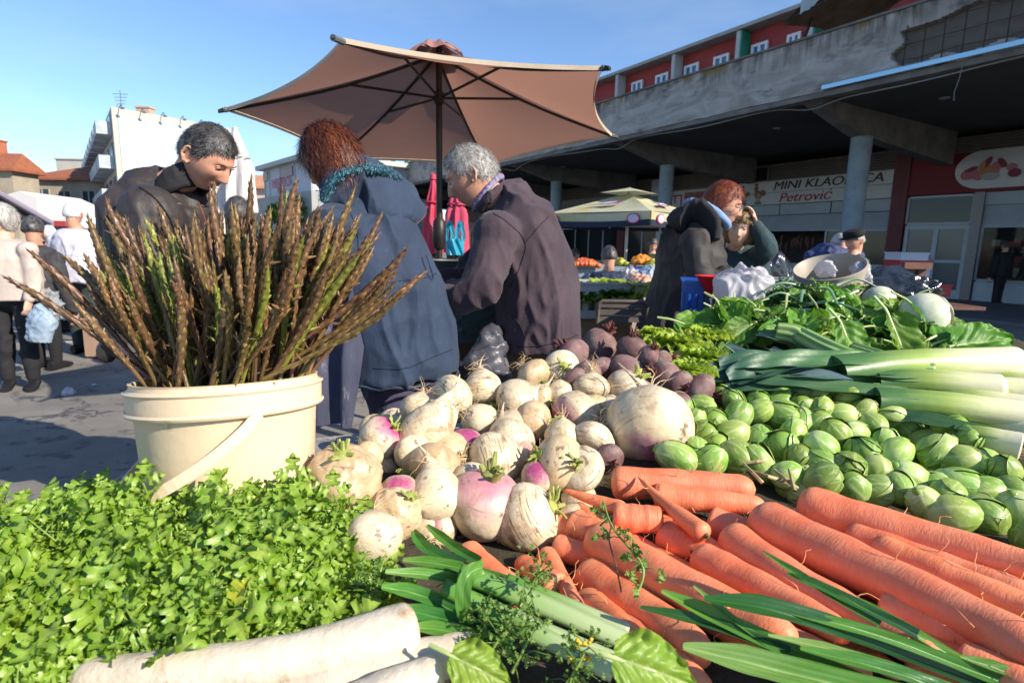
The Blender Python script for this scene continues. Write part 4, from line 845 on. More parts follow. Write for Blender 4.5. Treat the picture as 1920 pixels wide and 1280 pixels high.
# ------------------------------------------------------------------ carrots
carm = M('carrot_skin', (.73, .19, .080), (.84, .30, .15), 16, .5, .0010, 90, spots=(.86, .42, .22), spsc=38, sprange=(.66, .74), rnd=.07, sss=.15, spec=.45, bstretch=(1, 1, 4))
nt = carm.node_tree; p = nt.nodes['Principled BSDF']; c0 = p.inputs['Base Color'].links[0].from_socket
c1 = mix(nt, c0, (.35, .10, .03), ramp(nt, noi(nt, coords(nt, (9, 9, 120)), 4, 2, .5), .66, .73, 0, .5)); c2 = mix(nt, c1, (.30, .15, .07), ramp(nt, noi(nt, coords(nt), 11, 5, .7), .55, .72, 0, .6)); nt.links.new(c2, p.inputs['Base Color'])
rtm = M('carrot_rootlet', (.75, .35, .15)); crown_m = M('carrot_crown', (.20, .17, .06), (.12, .07, .03), 60, .8)
def carrot(P0, P1, r0, seed, taper=.55, blunt=.8, tip=True, label='', sag=0, up=None):
    """thick end P0, thin end P1 (world points), radius r0 at the thick end"""
    rr = random.Random(seed); P0 = Vector(P0); P1 = Vector(P1); ax = P1-P0; L = ax.length; n = 46; mb = MB(); pts = []; rad = []
    side = ax.cross(Vector((0, 0, 1))).normalized(); upv = side.cross(ax).normalized()
    b1 = rr.uniform(-1, 1)*.035*L; b2 = rr.uniform(-.4, .6)*.03*L; ph = rr.uniform(0, 6)
    for i in range(n):
        t = i/(n-1); tt = t
        r = r0*(1-(1-taper)*t**blunt)*(1+.022*math.sin(t*23+ph)+.018*noise3((t*12, seed, 0)))
        if t < .07: r *= math.sqrt(max(.0, 1-((.07-t)/.07)**2))*.86+.14
        if t > 1-.13 and tip: r *= math.sqrt(max(0, 1-((t-.87)/.13)**2))*.92+.08
        pts.append(Vector((side.dot(side)*b1*math.sin(math.pi*t)+b2*math.sin(2*math.pi*t)*.4, b2*math.sin(math.pi*t)-sag*math.sin(math.pi*t), t*L))); rad.append(r)
    rings = []
    for i, (q, r) in enumerate(zip(pts, rad)):
        rings.append([q+Vector((math.cos(a), math.sin(a), 0))*r*(1+.03*noise3((math.cos(a)*1.5, math.sin(a)*1.5, i*.25), 1, seed)) for a in [2*math.pi*k/26 for k in range(26)]])
    mb.rings(rings); mb.mi = 1; h = mb
    for k in range(5):
        t = rr.uniform(.3, .95); a = rr.uniform(0, 6.28); q = pts[int(t*(n-1))]; r = rad[int(t*(n-1))]; d = Vector((math.cos(a), math.sin(a), .1)); p_ = [q+d*r*.95]
        for j in range(4): d = (d+Vector((rr.gauss(0, .5), rr.gauss(0, .5), rr.gauss(0, .5)))).normalized(); p_.append(p_[-1]+d*.008)
        h.tube(p_, [.0009, .0008, .0006, .0005, .0003], 4)
    o = bpy.data.objects.new('carrot', mesh('carrot', mb, [carm, rtm], ang=None)); COL.objects.link(o)
    o.matrix_world = frame(ax, side, P0)
    tag(o, label, 'carrot', 'carrots heaped on the right')
    c = MB(); c.lathe([(r0*.30, .004), (r0*.26, -.002), (r0*.13, -.005)], 12)
    for k in range(5):
        a = rr.uniform(0, 6.28); c.tube([(math.cos(a)*r0*.12, math.sin(a)*r0*.12, 0), (math.cos(a)*r0*.2, math.sin(a)*r0*.2, -rr.uniform(.006, .016))], [r0*.07, r0*.04], 5)
    co = bpy.data.objects.new('crown_stub', mesh('crown_stub', c, crown_m)); COL.objects.link(co); co.parent = o
    return o
# thick end px, thin end px, width px at the thick end, height above the heap surface, taper, label
CL = [(1145, 887, 1418, 905, 62, .020, .8, 'thick blunt carrot lying across just under the largest turnip'),
 (1225, 915, 1437, 938, 52, .012, .62, 'carrot with a rounded pale tip pointing right, below the thick blunt one'),
 (1325, 992, 1196, 886, 42, .03, .12, 'small slim carrot pointing up left across the others'),
 (1150, 952, 1245, 962, 56, .012, .85, 'stubby carrot with its round end towards the middle'),
 (1172, 948, 1058, 912, 36, .012, .25, 'thin carrot pointing left under the trailing turnip roots'),
 (1112, 985, 1500, 1185, 84, .016, .66, 'wide carrot starting beside the curled green sprig'),
 (1365, 985, 1770, 1222, 76, .022, .55, 'long carrot in the middle ending under the green leek blades'),
 (1418, 948, 2010, 1225, 92, .030, .62, 'biggest longest carrot crossing the heap to the right edge'),
 (1500, 922, 2030, 1075, 84, .024, .6, 'long carrot bordering the sprouts'),
 (1308, 1025, 1600, 1180, 70, .012, .6, 'carrot between the wide one and the long middle one'),
 (872, 1022, 992, 1112, 66, .012, .7, 'leftmost carrot beside the front turnip'),
 (1048, 1092, 972, 1040, 66, .014, .55, 'short carrot with its cut crown facing the camera'),
 (1022, 1025, 1108, 1165, 44, .010, .35, 'slim crooked carrot right of the cut crown one'),
 (1100, 1055, 1330, 1215, 88, .0, .6, 'shaded thick carrot below the wide one'),
 (1095, 1110, 1230, 1225, 66, .006, .55, 'carrot pointing down to the lower leek stalks'),
 (1075, 965, 1185, 1010, 62, .0, .7, 'orange carrot end showing under the curled sprig'),
 (1040, 1010, 1150, 1040, 52, -.006, .7, 'small shaded carrot beside the front striped turnip'),
 (1240, 985, 1400, 1055, 66, -.008, .7, 'carrot lying low between the slim one and the wide one'),
 (1330, 962, 1480, 1010, 66, -.006, .7, 'carrot partly under the middle of the heap'),
 (1640, 1010, 2000, 1150, 72, .0, .6, 'carrot in shade beneath the biggest one'),
 (1650, 1120, 2010, 1235, 96, .006, .7, 'thick carrot low at the right edge'),
 (1800, 1215, 2060, 1330, 84, .006, .7, 'carrot cut off by the lower right corner'),
 (1590, 985, 1960, 1110, 66, .002, .6, 'carrot between the biggest one and the one bordering the sprouts'),
 (1440, 1050, 1720, 1200, 70, -.004, .6, 'carrot in shade under the long middle one'),
 (1160, 1010, 1080, 935, 50, -.004, .4, 'short carrot pointing up left in the gap of the heap'),
 (1350, 1120, 1640, 1260, 80, -.01, .6, 'low carrot under the green leek blades'),
 (1560, 1060, 1850, 1190, 80, -.014, .6, 'deep carrot glowing between the two longest'),
 (1170, 1160, 1330, 1290, 80, -.012, .6, 'carrot under the lower leek stalks'),
 (1000, 960, 1120, 985, 60, -.012, .7, 'carrot hidden behind the front striped turnip'),
 (1480, 960, 1700, 1010, 60, -.012, .6, 'carrot wedged below the one bordering the sprouts'),
 (1700, 1190, 1990, 1290, 90, -.012, .6, 'carrot low at the bottom right')]
for i, (x0, y0, x1, y1, w, off, tp, lab) in enumerate(CL):
    A = hit(x0, y0, off); Bq = hit(min(x1, 2060), y1, off); zc = (A-CAMP).dot(FW); r0 = w*zc/FP/2
    A.z -= r0*.6; Bq.z -= r0*.4
    A = A+(A-CAMP).normalized()*r0*.3; carrot(A, Bq, r0, 100+i, tp, 1.1, True, lab)
# deeper layer
rr = random.Random(9)
for i in range(16):
    px = rr.uniform(1080, 1800); py = 930+(px-1000)*.12+rr.uniform(0, 200); A = hit(px, py, -.04); Bq = hit(px+rr.uniform(150, 260), py+rr.uniform(60, 130), -.04)
    for q in (A, Bq): q.z = max(TZ+.02, q.z-.012)
    carrot(A, Bq, .02, 200+i, .6, 1.1, True, 'carrot buried under the top layer of the carrot heap')
def spl(pts, n):
    pts = [Vector(p) for p in pts]; out = []
    for i in range(n):
        t = i/(n-1)*(len(pts)-1); k = min(int(t), len(pts)-2); u = t-k
        p0 = pts[max(k-1, 0)]; p1 = pts[k]; p2 = pts[k+1]; p3 = pts[min(k+2, len(pts)-1)]
        out.append(.5*(2*p1+(p2-p0)*u+(2*p0-5*p1+4*p2-p3)*u*u+(3*p1-p0-3*p2+p3)*u**3))
    return out
# ------------------------------------------------------------------ bucket
BC = atY(430, 722, .93); BR_ = .167; BZ = BC.z
bkm = M('cream_plastic', (.70, .55, .37), (.74, .60, .42), 3, .42, .0006, 60, spots=(.42, .30, .16), spsc=9, sprange=(.66, .74), spec=.5, sss=.05)
bk_ = thing('bucket', 'cream plastic bucket with a flat handle, full of asparagus', 'bucket', (BC.x, BC.y, TZ)); bk_['_w'] = 1
h_ = BZ-TZ
m_ = MB(); m_.lathe([(0.1188, 0), (0.1224, .003), (0.1377, h_-.052), (0.1386, h_-.05), (0.1472, h_-.046), (0.1481, h_-.012), (0.1422, h_-.009), (0.1413, h_-.003), (0.1426, h_), (0.1377, h_), (0.1350, h_-.01), (0.1332, h_-.06), (0.1152, .01), (.001, .008)], 72, (BC.x, BC.y, TZ), cap=False)
obj('body', m_, bkm, bk_, ang=30)
m_ = MB(); m_.lathe([(0.1489, h_-.050), (0.1512, h_-.046), (0.1489, h_-.042)], 72, (BC.x, BC.y, TZ), cap=False); m_.lathe([(0.1489, h_-.016), (0.1512, h_-.013), (0.1489, h_-.010)], 72, (BC.x, BC.y, TZ), cap=False); obj('rim', m_, bkm, bk_)
m_ = MB(); pts = []; a0 = R(-50)
for i in range(41):
    t = i/40; a = a0-math.pi*t; r = 0.1517+.012*math.sin(math.pi*t); z = BZ-.050-.125*math.sin(math.pi*t)**.9
    pts.append((BC.x+math.cos(a)*r, BC.y+math.sin(a)*r, z))
rings = []
for i, p in enumerate(pts):
    t = i/40; a = a0-math.pi*t; o = Vector((math.cos(a), math.sin(a), 0)); tg = (Vector(pts[min(i+1, 40)])-Vector(pts[max(i-1, 0)])).normalized(); w = o.cross(tg).normalized()*.0085; q = Vector(p)
    rings.append([q+w, q+w+o*.0028, q-w+o*.0028, q-w])
m_.rings(rings); obj('handle', m_, bkm, bk_, smooth=False)
for s_ in (0, math.pi):
    m_ = MB(); a = a0-s_; ax = Vector((math.cos(a), math.sin(a), 0)); m_.lathe([(.010, -.006), (.010, .004), (.005, .007)], 14, Vector((BC.x, BC.y, BZ-.052))+ax*0.1476, axis=ax); obj('handle_pivot', m_, bkm, bk_)
bk_.rotation_euler = (R(-7), R(-3), 0); bk_.location = (BC.x+.012, BC.y-.030, TZ+.016); del bk_['_w']; bk_['tilt'] = 1
# ------------------------------------------------------------------ asparagus
ASM = [mramp('wild_asparagus_'+n_, st_, jit=.6, jsc=14, rough=.4, bump=.0004, bsc=300, rnd=.30, cstretch=(1, 1, .35)) for n_, st_ in (('purple', [(0, (.17, .19, .04)), (.3, (.13, .07, .04)), (.55, (.12, .070, .035)), (.8, (.26, .18, .06)), (1, (.42, .28, .16))]),
    ('bronze', [(0, (.20, .20, .04)), (.3, (.17, .11, .04)), (.55, (.12, .065, .03)), (.8, (.30, .20, .07)), (1, (.50, .36, .18))]), ('olive', [(0, (.22, .29, .04)), (.3, (.21, .24, .04)), (.55, (.15, .15, .03)), (.8, (.28, .32, .06)), (1, (.44, .44, .14))]))]
def spear(seed):
    rr = random.Random(seed); mb = MB(); n = 30; L = .5; b1 = rr.uniform(-.03, .13); b2 = rr.uniform(-.045, .045); pts = []; rad = []; r0 = rr.uniform(.0028, .0044)
    for i in range(n):
        t = i/(n-1); pts.append(Vector((b1*math.sin(t*1.9)*t, b2*math.sin(t*5), L*t)))
        tip = 1+.75*math.exp(-((t-.85)/.12)**2); rad.append(r0*(1-.12*t)*tip*(1 if t < .9 else max(.06, math.sqrt(max(0, 1-((t-.9)/.1)**2)))))
    o = len(mb.v); mb.tube(pts, rad, 8)
    for i in range(n):
        for k in range(8): mb.a[o+i*8+k] = .12+.35*(i/(n-1))+.12*((i+k) % 3 == 0)
    def at(t):
        x = t*(n-1); k = min(int(x), n-2); u = x-k; return pts[k].lerp(pts[k+1], u), (pts[k+1]-pts[k]).normalized(), rad[k]*(1-u)+rad[k+1]*u
    ts = [.08+.055*i for i in range(10)]+[.62+.0088*i for i in range(42)]
    for j, t in enumerate(ts):
        if t > .995: continue
        p, d, r = at(t); a = j*2.4+rr.uniform(-.3, .3); e = Vector((math.cos(a), math.sin(a), 0)); e = (e-d*e.dot(d)).normalized(); s = d.cross(e)
        k = 1 if t < .66 else 1.0; l = .010 if t < .6 else .0145*(1-.5*max(0, (t-.8)/.2)); w = r*.85; lift = .0017 if t > .6 else .0008
        q = p+e*r*.92
        mb.adda([q-s*w-e*r*.25, q+e*lift*.6-d*l*.05, q+s*w-e*r*.25, q+d*l*.5+s*w*.55+e*lift*.9, q+d*l+e*(lift*1.2-r*.12), q+d*l*.5-s*w*.55+e*lift*.9], [(0, 1, 5), (1, 2, 3), (1, 3, 4, 5)], [.3, .42, .3, .62, 1.0, .62] if t > .6 else [.3, .4, .3, .5, .65, .5])
    # side buds on the upper part
    for j in range(rr.randrange(3, 8)):
        t = rr.uniform(.5, .9); p, d, r = at(t); a = rr.uniform(0, 6.28); e = Vector((math.cos(a), math.sin(a), .9)).normalized(); l = rr.uniform(.010, .028)
        o = len(mb.v); mb.tube([p, p+e*l*.5, p+e*l], [r*.45, r*.5, r*.1], 5)
        for k in range(o, len(mb.v)): mb.a[k] = rr.uniform(.3, .9)
    me = mesh('asparagus_spear', mb, ASM[(0, 1, 0, 1, 1, 2, 0)[seed % 7]], ang=60); ob = bpy.data.objects.new('asparagus_spear', me); COL.objects.link(ob); ob['category'] = 'asparagus'; return proto(ob)
SPR = [spear(i) for i in range(15)]
rr = random.Random(12)
ENV = [(90, 520), (150, 470), (200, 425), (260, 420), (330, 430), (400, 400), (470, 385), (540, 400), (600, 395), (660, 400), (700, 420), (760, 470), (800, 500)]
def env(x):
    for (a, ya), (b, yb) in zip(ENV, ENV[1:]):
        if a <= x <= b: return ya+(yb-ya)*(x-a)/(b-a)
    return 520
def put_spear(px, py, Y, i, lab, grp):
    T = atY(px, py, Y); v = Vector((T.x-BC.x, T.y-BC.y)); q = v*.40
    if q.length > .10: q = q.normalized()*.10
    q += Vector((rr.uniform(-.06, .06), rr.uniform(-.05, .05)))
    if q.length > .105: q = q.normalized()*.105
    # pass through a point inside the rim, start at the bucket floor
    P = Vector((BC.x+q.x, BC.y+q.y, TZ+.03)); d = T-P; t = (BZ-P.z)/d.z; m = P+d*t; mo = Vector((m.x-BC.x, m.y-BC.y))
    if mo.length > .103:
        f = mo.normalized()*.103; mm = Vector((BC.x+f.x, BC.y+f.y, BZ)); d2 = (T-mm); tt = (mm.z-(TZ+.09))/max(.05, d2.z); P = mm-d2*min(tt, .9)
        o_ = Vector((P.x-BC.x, P.y-BC.y))
        if o_.length > .13: o_ = o_.normalized()*.13; P = Vector((BC.x+o_.x, BC.y+o_.y, P.z))
    d = T-P; L = d.length; out = Vector((T.x-BC.x, T.y-BC.y, .0)); w = rr.uniform(.88, 1.2)
    inst(SPR[rr.randrange(15)], frame(d, -out if out.length > .01 else None, P, (w, w, L/.5)) @ Matrix.Rotation(rr.uniform(-1.1, 1.1), 4, 'Z'), lab, grp)
nsp = 0
for i in range(272):
    px = rr.uniform(165, 745) if i % 5 else rr.gauss(470, 120); px = max(150, min(770, px)); k = abs(rr.gauss(0, 1)); py = env(px)+12+k*62
    if rr.random() < .16: py -= rr.uniform(20, 62)
    Y = .98+rr.uniform(-.02, .16)-min(.24, k*.11)
    lab, grp = ('purple brown asparagus spear fanning out to the left over the bucket rim', 'asparagus spears fanning left') if px < 300 else (('olive and purple asparagus spear standing in the dense middle of the bunch', 'asparagus spears in the middle of the bunch') if px < 590 else ('asparagus spear fanning out to the right towards the blue coat', 'asparagus spears fanning right'))
    put_spear(px, py, Y, i, lab, grp); nsp += 1
for i, (px, py, Y, lab) in enumerate([(20, 500, .86, 'long asparagus spear reaching far left at the shoulder height of the beige coat'), (-25, 560, .84, 'lowest asparagus spear, running off the left edge of the photo'), (70, 505, .98, 'short asparagus spear bending up left over the pavement'), (105, 470, .95, 'asparagus spear pointing up at the white shirt'), (805, 503, 1.05, 'asparagus spear reaching farthest right in front of the blue coat'), (780, 480, 1.1, 'asparagus spear with a pale tip just left of the farthest right one'),
      (496, 332, 1.0, 'tallest dark purple asparagus spear in the middle'), (552, 345, 1.0, 'tall pale brown asparagus spear against the low shop'), (578, 358, 1.04, 'tall green gold asparagus spear beside the blue collar'), (706, 366, 1.02, 'tall asparagus spear leaning right against the blue coat'), (415, 352, .98, 'tall thick asparagus spear under the man\'s chin'), (455, 345, 1.02, 'thin asparagus spear against the folded white parasol'), (195, 395, .9, 'big asparagus spear in front of the white shirt'), (160, 400, .95, 'asparagus spear at the white haired man\'s ear')]):
    put_spear(px, py, Y, i, lab, 'stray asparagus spears')
# ------------------------------------------------------------------ celery leaves
celm = M('celery_leaf', (.05, .165, .007), (.25, .41, .024), 11, .36, .0006, 220, vein=((.32, .46, .08), .1, 1), spots=(.46, .44, .03), spsc=7, sprange=(.60, .72), spec=.5, trans=.30, transcol=(.42, .62, .02))
celd = M('celery_stem', (.16, .28, .04), (.24, .34, .08), 30, .45, trans=.1)
HALF = [(.0, .0), (.07, .14), (.36, .10), (.47, .30), (.24, .33), (.19, .44), (.46, .56), (.42, .74), (.20, .68), (.17, .92), (0, 1.06)]
def leaflet(mb, M4, sc, rr, fold=.3, curl=.3):
    vs = []; av = []; k1 = rr.uniform(-.35, .35)*1.3
    for side in (-1, 1):
        for (x, y) in HALF:
            X = side*x*sc*.86*(1+rr.uniform(-.08, .08)); Y = y*sc; Z = (fold*abs(x)-curl*y*y*.6+.10*math.sin(x*9+y*7+k1*9))*sc+k1*side*x*sc*.4
            vs.append(M4 @ Vector((X, Y, Z))); av.append(.0 if abs(x) > .25 else .35)
    mid = []
    for i, (x, y) in enumerate(HALF):
        vs.append(M4 @ Vector((0, y*sc, (-curl*y*y*.6)*sc))); av.append(1.)
    n = len(HALF); fs = []
    for s in (0, 1):
        for i in range(n-1):
            a, b, c, d = s*n+i, s*n+i+1, 2*n+i+1, 2*n+i
            fs.append((a, b, c, d) if s else (d, c, b, a))
    mb.adda(vs, fs, av)
rr = random.Random(33)
CPOLY = [(-60, 985), (60, 985), (150, 950), (250, 905), (340, 945), (420, 925), (480, 935), (560, 905), (640, 920), (655, 990), (700, 1060), (730, 1120), (700, 1150), (560, 1200), (300, 1225), (140, 1250), (60, 1330), (-120, 1330), (-200, 1100)]
ml = MB(); ms_ = MB(); cnt = 0
for att in range(3700):
    px = rr.uniform(-200, 735); py = rr.uniform(900, 1330)
    if not inpoly(px, py, CPOLY): continue
    depth = rr.random(); P = hit(px, py, .006-.085*depth**1.1+(.018 if rr.random() < .10 else 0)); P = P+Vector((0, 0, 1))*(.032*noise3(P, 13)+.02*noise3(P, 30)); 
    sg_ = .38 if depth < .5 else .8; nrm = (up_at(P)*.4+Vector((rr.gauss(0, sg_), rr.gauss(0, sg_)-.8, .55))).normalized(); ax_ = Vector((rr.gauss(0, .75), rr.gauss(0, .4)-.15, .75))
    y_ = (ax_-nrm*ax_.dot(nrm)).normalized(); x_ = y_.cross(nrm); sc = rr.uniform(.016, .029)*(1+.3*noise3(P, 6)); mw = Matrix(((x_.x, y_.x, nrm.x, P.x), (x_.y, y_.y, nrm.y, P.y), (x_.z, y_.z, nrm.z, P.z), (0, 0, 0, 1)))
    for rot, off, q_ in ((0, 1.15, 1.15), (1.0, .75, .9), (-1.0, .75, .9), (1.25, .0, .75), (-1.25, .0, .75)):
        leaflet(ml, mw @ Matrix.Translation((0, sc*off, 0)) @ Matrix.Rotation(rot, 4, 'Z') @ Matrix.Rotation(rr.uniform(-.3, .5), 4, 'X') @ Matrix.Translation((0, sc*.15, 0)), sc*q_, rr, rr.uniform(.15, .6), rr.uniform(.0, .8))
    b_ = mw @ Vector((0, sc*1.2, 0)); e = mw @ Vector((0, -sc*2.0, -sc*.6)); ms_.tube([b_, (b_+e)/2-nrm*.001, e], [.0007, .0011, .0014], 4); cnt += 1
cel = obj('celery_leaves', ml, celm, ang=None); tag(cel, 'mass of bright green serrated celery leaves filling the lower left corner', 'celery leaves', kind='stuff')
so2 = obj('celery_stems', ms_, celd); tag(so2, 'thin green stems under the mass of celery leaves', 'celery stems', kind='stuff'); print('CEL', cnt)
# a few sprigs standing above the mass
for i, (px, py, lab) in enumerate([(268, 905, 'celery sprig rising highest in front of the bucket'), (548, 895, 'small celery sprig standing before the celeriac'), (45, 955, 'celery sprig against the pavement at the far left'), (398, 925, 'pointed celery sprig against the bucket front'), (625, 925, 'dark celery sprig overlapping the brown celeriac')]):
    m_ = MB(); Pt = atY(px, py, .74 if i not in (2,) else .86); nr = (Vector((.3, -.9, .5))); 
    mw = frame(nr, (1, .1, .1), Pt)
    for rot, off, s_ in ((0, .3, .026), (1.2, .2, .022), (-1.2, .2, .022)): leaflet(m_, mw @ Matrix.Rotation(rot, 4, 'Z') @ Matrix.Translation((0, s_*off, 0)), s_, rr)
    o = obj('celery_sprig', m_, celm, ang=None); tag(o, lab, 'celery sprig', 'celery sprigs standing out')
    q = hit(px+8, py+55, -.01); m_ = MB(); m_.tube(spl([Pt, Pt.lerp(q, .5)+Vector((.004, 0, 0)), q], 8), .0013, 5); obj('stem', m_, celd, o)
# ------------------------------------------------------------------ white radishes in front
def longroot(pts_px, widths, name, label, mat, grp, cat='radish', offs=0, endcut=None):
    P = []
    for (x, y, Y) in pts_px: P.append(atY(x, y, Y))
    n = 80; sp = spl(P, n); W_ = [widths[0]+(widths[-1]-widths[0])*0]*0; mb = MB(); rings = []
    for i, q in enumerate(sp):
        t = i/(n-1); x = t*(len(widths)-1); k = min(int(x), len(widths)-2); w = widths[k]+(widths[k+1]-widths[k])*(x-k)
        r = w*((q-CAMP).dot(FW))/FP/2*(1+.02*noise3((t*9, 1, len(widths)), 1))
        if t < .07: r *= math.sqrt(max(0, 1-((.07-t)/.07)**2))*.97+.03
        if t > .90: r *= math.sqrt(max(0, 1-((t-.90)/.10)**2))*.97+.03
        d = (sp[min(i+1, n-1)]-sp[max(i-1, 0)]).normalized(); a1 = d.cross(Vector((0, 0, 1))).normalized(); a2 = a1.cross(d)
        rings.append([q+(a1*math.cos(b)+a2*math.sin(b))*r*(1+.03*noise3((math.cos(b), math.sin(b), t*8), 1.5, 3)) for b in [2*math.pi*k/30 for k in range(30)]])
    mb.rings(rings); o = obj(name, mb, mat, ang=None); tag(o, label, cat, grp); return o, sp, rings
drm = M('daikon_skin', (.52, .45, .34), (.66, .60, .49), 9, .45, .0035, 45, spots=(.36, .24, .12), spsc=22, sprange=(.58, .70), sss=.12, rnd=.04)
G_ = 'white radishes at the bottom of the photo'
o, sp_, rg_ = longroot([(135, 1275, .50), (420, 1250, .515), (640, 1215, .545), (785, 1180, .575)], [70, 84, 84, 104, 112], 'white_radish', 'long white radish with a rounded thick end, foremost along the lower edge', drm, G_)
o, sp_, rg_ = longroot([(480, 1330, .50), (700, 1262, .535), (905, 1215, .575)], [80, 92, 84, 66], 'white_radish', 'dusty white radish pointing right behind the foremost one', drm, G_)
o, sp_, rg_ = longroot([(600, 1360, .48), (730, 1300, .50), (830, 1262, .52)], [90, 86, 70], 'white_radish', 'white radish cut off by the lower edge right of centre front', drm, G_)
o, sp_, rg_ = longroot([(-60, 1325, .48), (100, 1300, .49), (240, 1285, .50)], [60, 60, 30], 'white_radish', 'thin end of a white radish in the lower left corner', drm, G_)
# ------------------------------------------------------------------ leeks
leekm = mramp('leek_green', [(0, (.78, .74, .58)), (.2, (.72, .73, .42)), (.34, (.34, .46, .10)), (.5, (.08, .19, .05)), (1, (.03, .085, .065))], jit=.05, rough=.40, bump=.0005, bsc=60, bstretch=(1, 1, 1), rnd=.06, sss=.03, trans=.12)
bladem = mramp('leek_blade', [(0, (.34, .48, .16)), (.3, (.10, .27, .035)), (.7, (.045, .16, .03)), (1, (.02, .075, .035))], jit=.2, jsc=9, rough=.35, bump=.0004, bsc=90, rnd=.15, trans=.25)
bluem = mramp('leek_leaf_blue', [(0, (.20, .30, .20)), (.5, (.06, .12, .10)), (1, (.12, .18, .20))], jit=.4, jsc=9, rough=.5, bump=.0005, bsc=70, rnd=.2, trans=.1)
def blade(mb, pts, w, fold=.35, nrm=None, v0=0, v1=1, n=26, wp=None, twist=0, end='point'):
    sp = spl(pts, n); nu = 15; vs = []; av = []
    for i, q in enumerate(sp):
        t = i/(n-1); d = (sp[min(i+1, n-1)]-sp[max(i-1, 0)]).normalized(); N_ = Vector(nrm) if nrm else Vector((0, -.35, 1)); N_ = Matrix.Rotation(twist*t, 3, d) @ N_
        s = d.cross(N_).normalized(); N2 = s.cross(d)
        ww = w*(wp(t) if wp else (min(1, .75+t)*(1 if t < .7 or end != 'point' else max(.04, 1-((t-.7)/.3)**1.6))))
        for k in range(nu):
            u = 2*k/(nu-1)-1; vs.append(q+s*u*ww*.5+N2*(fold*abs(u)*ww*.5+.03*ww*math.sin(t*23+u*5)+.012*ww*math.cos(k*2.4))); av.append(v0+(v1-v0)*t+.07*math.cos(k*2.4)-(.12 if k == 7 else 0))
    mb.adda(vs, [(j*nu+i, j*nu+i+1, (j+1)*nu+i+1, (j+1)*nu+i) for j in range(n-1) for i in range(nu-1)], av)
def leek(px, w, label, offs=(.02, .02, .01), leaves=3, mat=None, vmax=1., fanpx=14, grp='leeks on the right side of the table', rootfuzz=True, v0=0):
    """px: pixel points, root end first, then end of the shaft, then the leaf tips"""
    P = [hit(min(x, 2100), y, o) for (x, y), o in zip(px, offs)]; r = w*((P[0]-CAMP).dot(FW))/FP/2
    sh = spl([P[0], P[0].lerp(P[1], .5)+Vector((0, 0, r*.15)), P[1]], 22); n = 22; rings = []; mb = MB(); av = []
    for i, q in enumerate(sh):
        t = i/(n-1); d = (sh[min(i+1, n-1)]-sh[max(i-1, 0)]).normalized(); a1 = d.cross(Vector((0, 0, 1))).normalized(); a2 = a1.cross(d)
        rr_ = r*(1.08-.12*min(1, t*3)+.14*max(0, t-.7)/.3); 
        if i == 0: rr_ *= .8
        rings.append([q+a1*math.cos(b)*rr_*(1+.25*max(0, t-.7)/.3)+a2*math.sin(b)*rr_*(1-.2*max(0, t-.7)/.3) for b in [2*math.pi*k/22 for k in range(22)]])
        av += [v0+.62*vmax*t+.05*math.sin(k*3.1) for k in range(22)]
    vs = [v for rg in rings for v in rg]; fs = [(i*22+k, i*22+(k+1) % 22, (i+1)*22+(k+1) % 22, (i+1)*22+k) for i in range(n-1) for k in range(22)]+[tuple(range(21, -1, -1)), tuple((n-1)*22+k for k in range(22))]
    mb.adda(vs, fs, av); o = obj('leek', mb, mat or leekm, ang=60); tag(o, label, 'leek', grp)
    d = (P[1]-P[0]).normalized()
    for k in range(leaves):
        lm = MB(); T = P[2]+(d.cross(Vector((0, 0, 1))))*(k-(leaves-1)/2)*r*1.5+Vector((0, 0, (k % 2)*r*.5)); st = P[1]-d*r*(2.5+k)
        blade(lm, [st+Vector((0, 0, r*(.3-.25*k))), P[1].lerp(T, .45)+Vector((0, 0, r*(.5-.3*k))), T], r*(1.9-.15*k), .6, None, v0+.5*vmax, v0+1.0*vmax, wp=lambda t: .8+.5*t-(.6*max(0, t-.75)/.25)); obj('leaf', lm, mat or leekm, o, ang=None)
    if rootfuzz:
        hm = MB()
        for k in range(26):
            a = rr.uniform(0, 6.28); q = P[0]+(Vector((0, 0, 1))*math.sin(a)+d.cross(Vector((0, 0, 1)))*math.cos(a))*r*rr.uniform(.1, .8); hm.tube([q, q-d*.006, q-d*.010+Vector((rr.gauss(0, .004), rr.gauss(0, .004), rr.gauss(0, .004)))], .0007, 3)
        obj('root_fringe', hm, hairm, o)
    return o
leek([(1908, 682), (1560, 694), (1350, 708)], 62, 'thick leek lying on top of the pile with its white end at the right edge', (.055, .045, .02), 3)
leek([(1878, 728), (1640, 712), (1320, 712)], 50, 'leek just below the topmost one with a frayed root end', (.03, .03, .015), 2)
leek([(1945, 782), (1640, 748), (1360, 730)], 54, 'leek nearest the sprouts, dark green half showing', (.035, .025, .012), 2)
leek([(1915, 838), (1790, 818), (1650, 790)], 52, 'short white leek end lowest on the bare table', (.012, .012, .0), 1)
leek([(1960, 735), (1720, 722), (1450, 715)], 46, 'leek in the middle of the bundle, cut off by the right edge', (.015, .015, .0), 1)
leek([(1930, 765), (1740, 745), (1500, 730)], 46, 'pale leek under the one nearest the sprouts', (.005, .01, .0), 1)
leek([(1940, 808), (1770, 785), (1600, 760)], 48, 'yellowish leek in shade above the lowest white end', (.01, .01, 0), 1)
leek([(1975, 700), (1780, 700), (1560, 700)], 44, 'leek behind the topmost one at the right edge', (.03, .02, .01), 1)
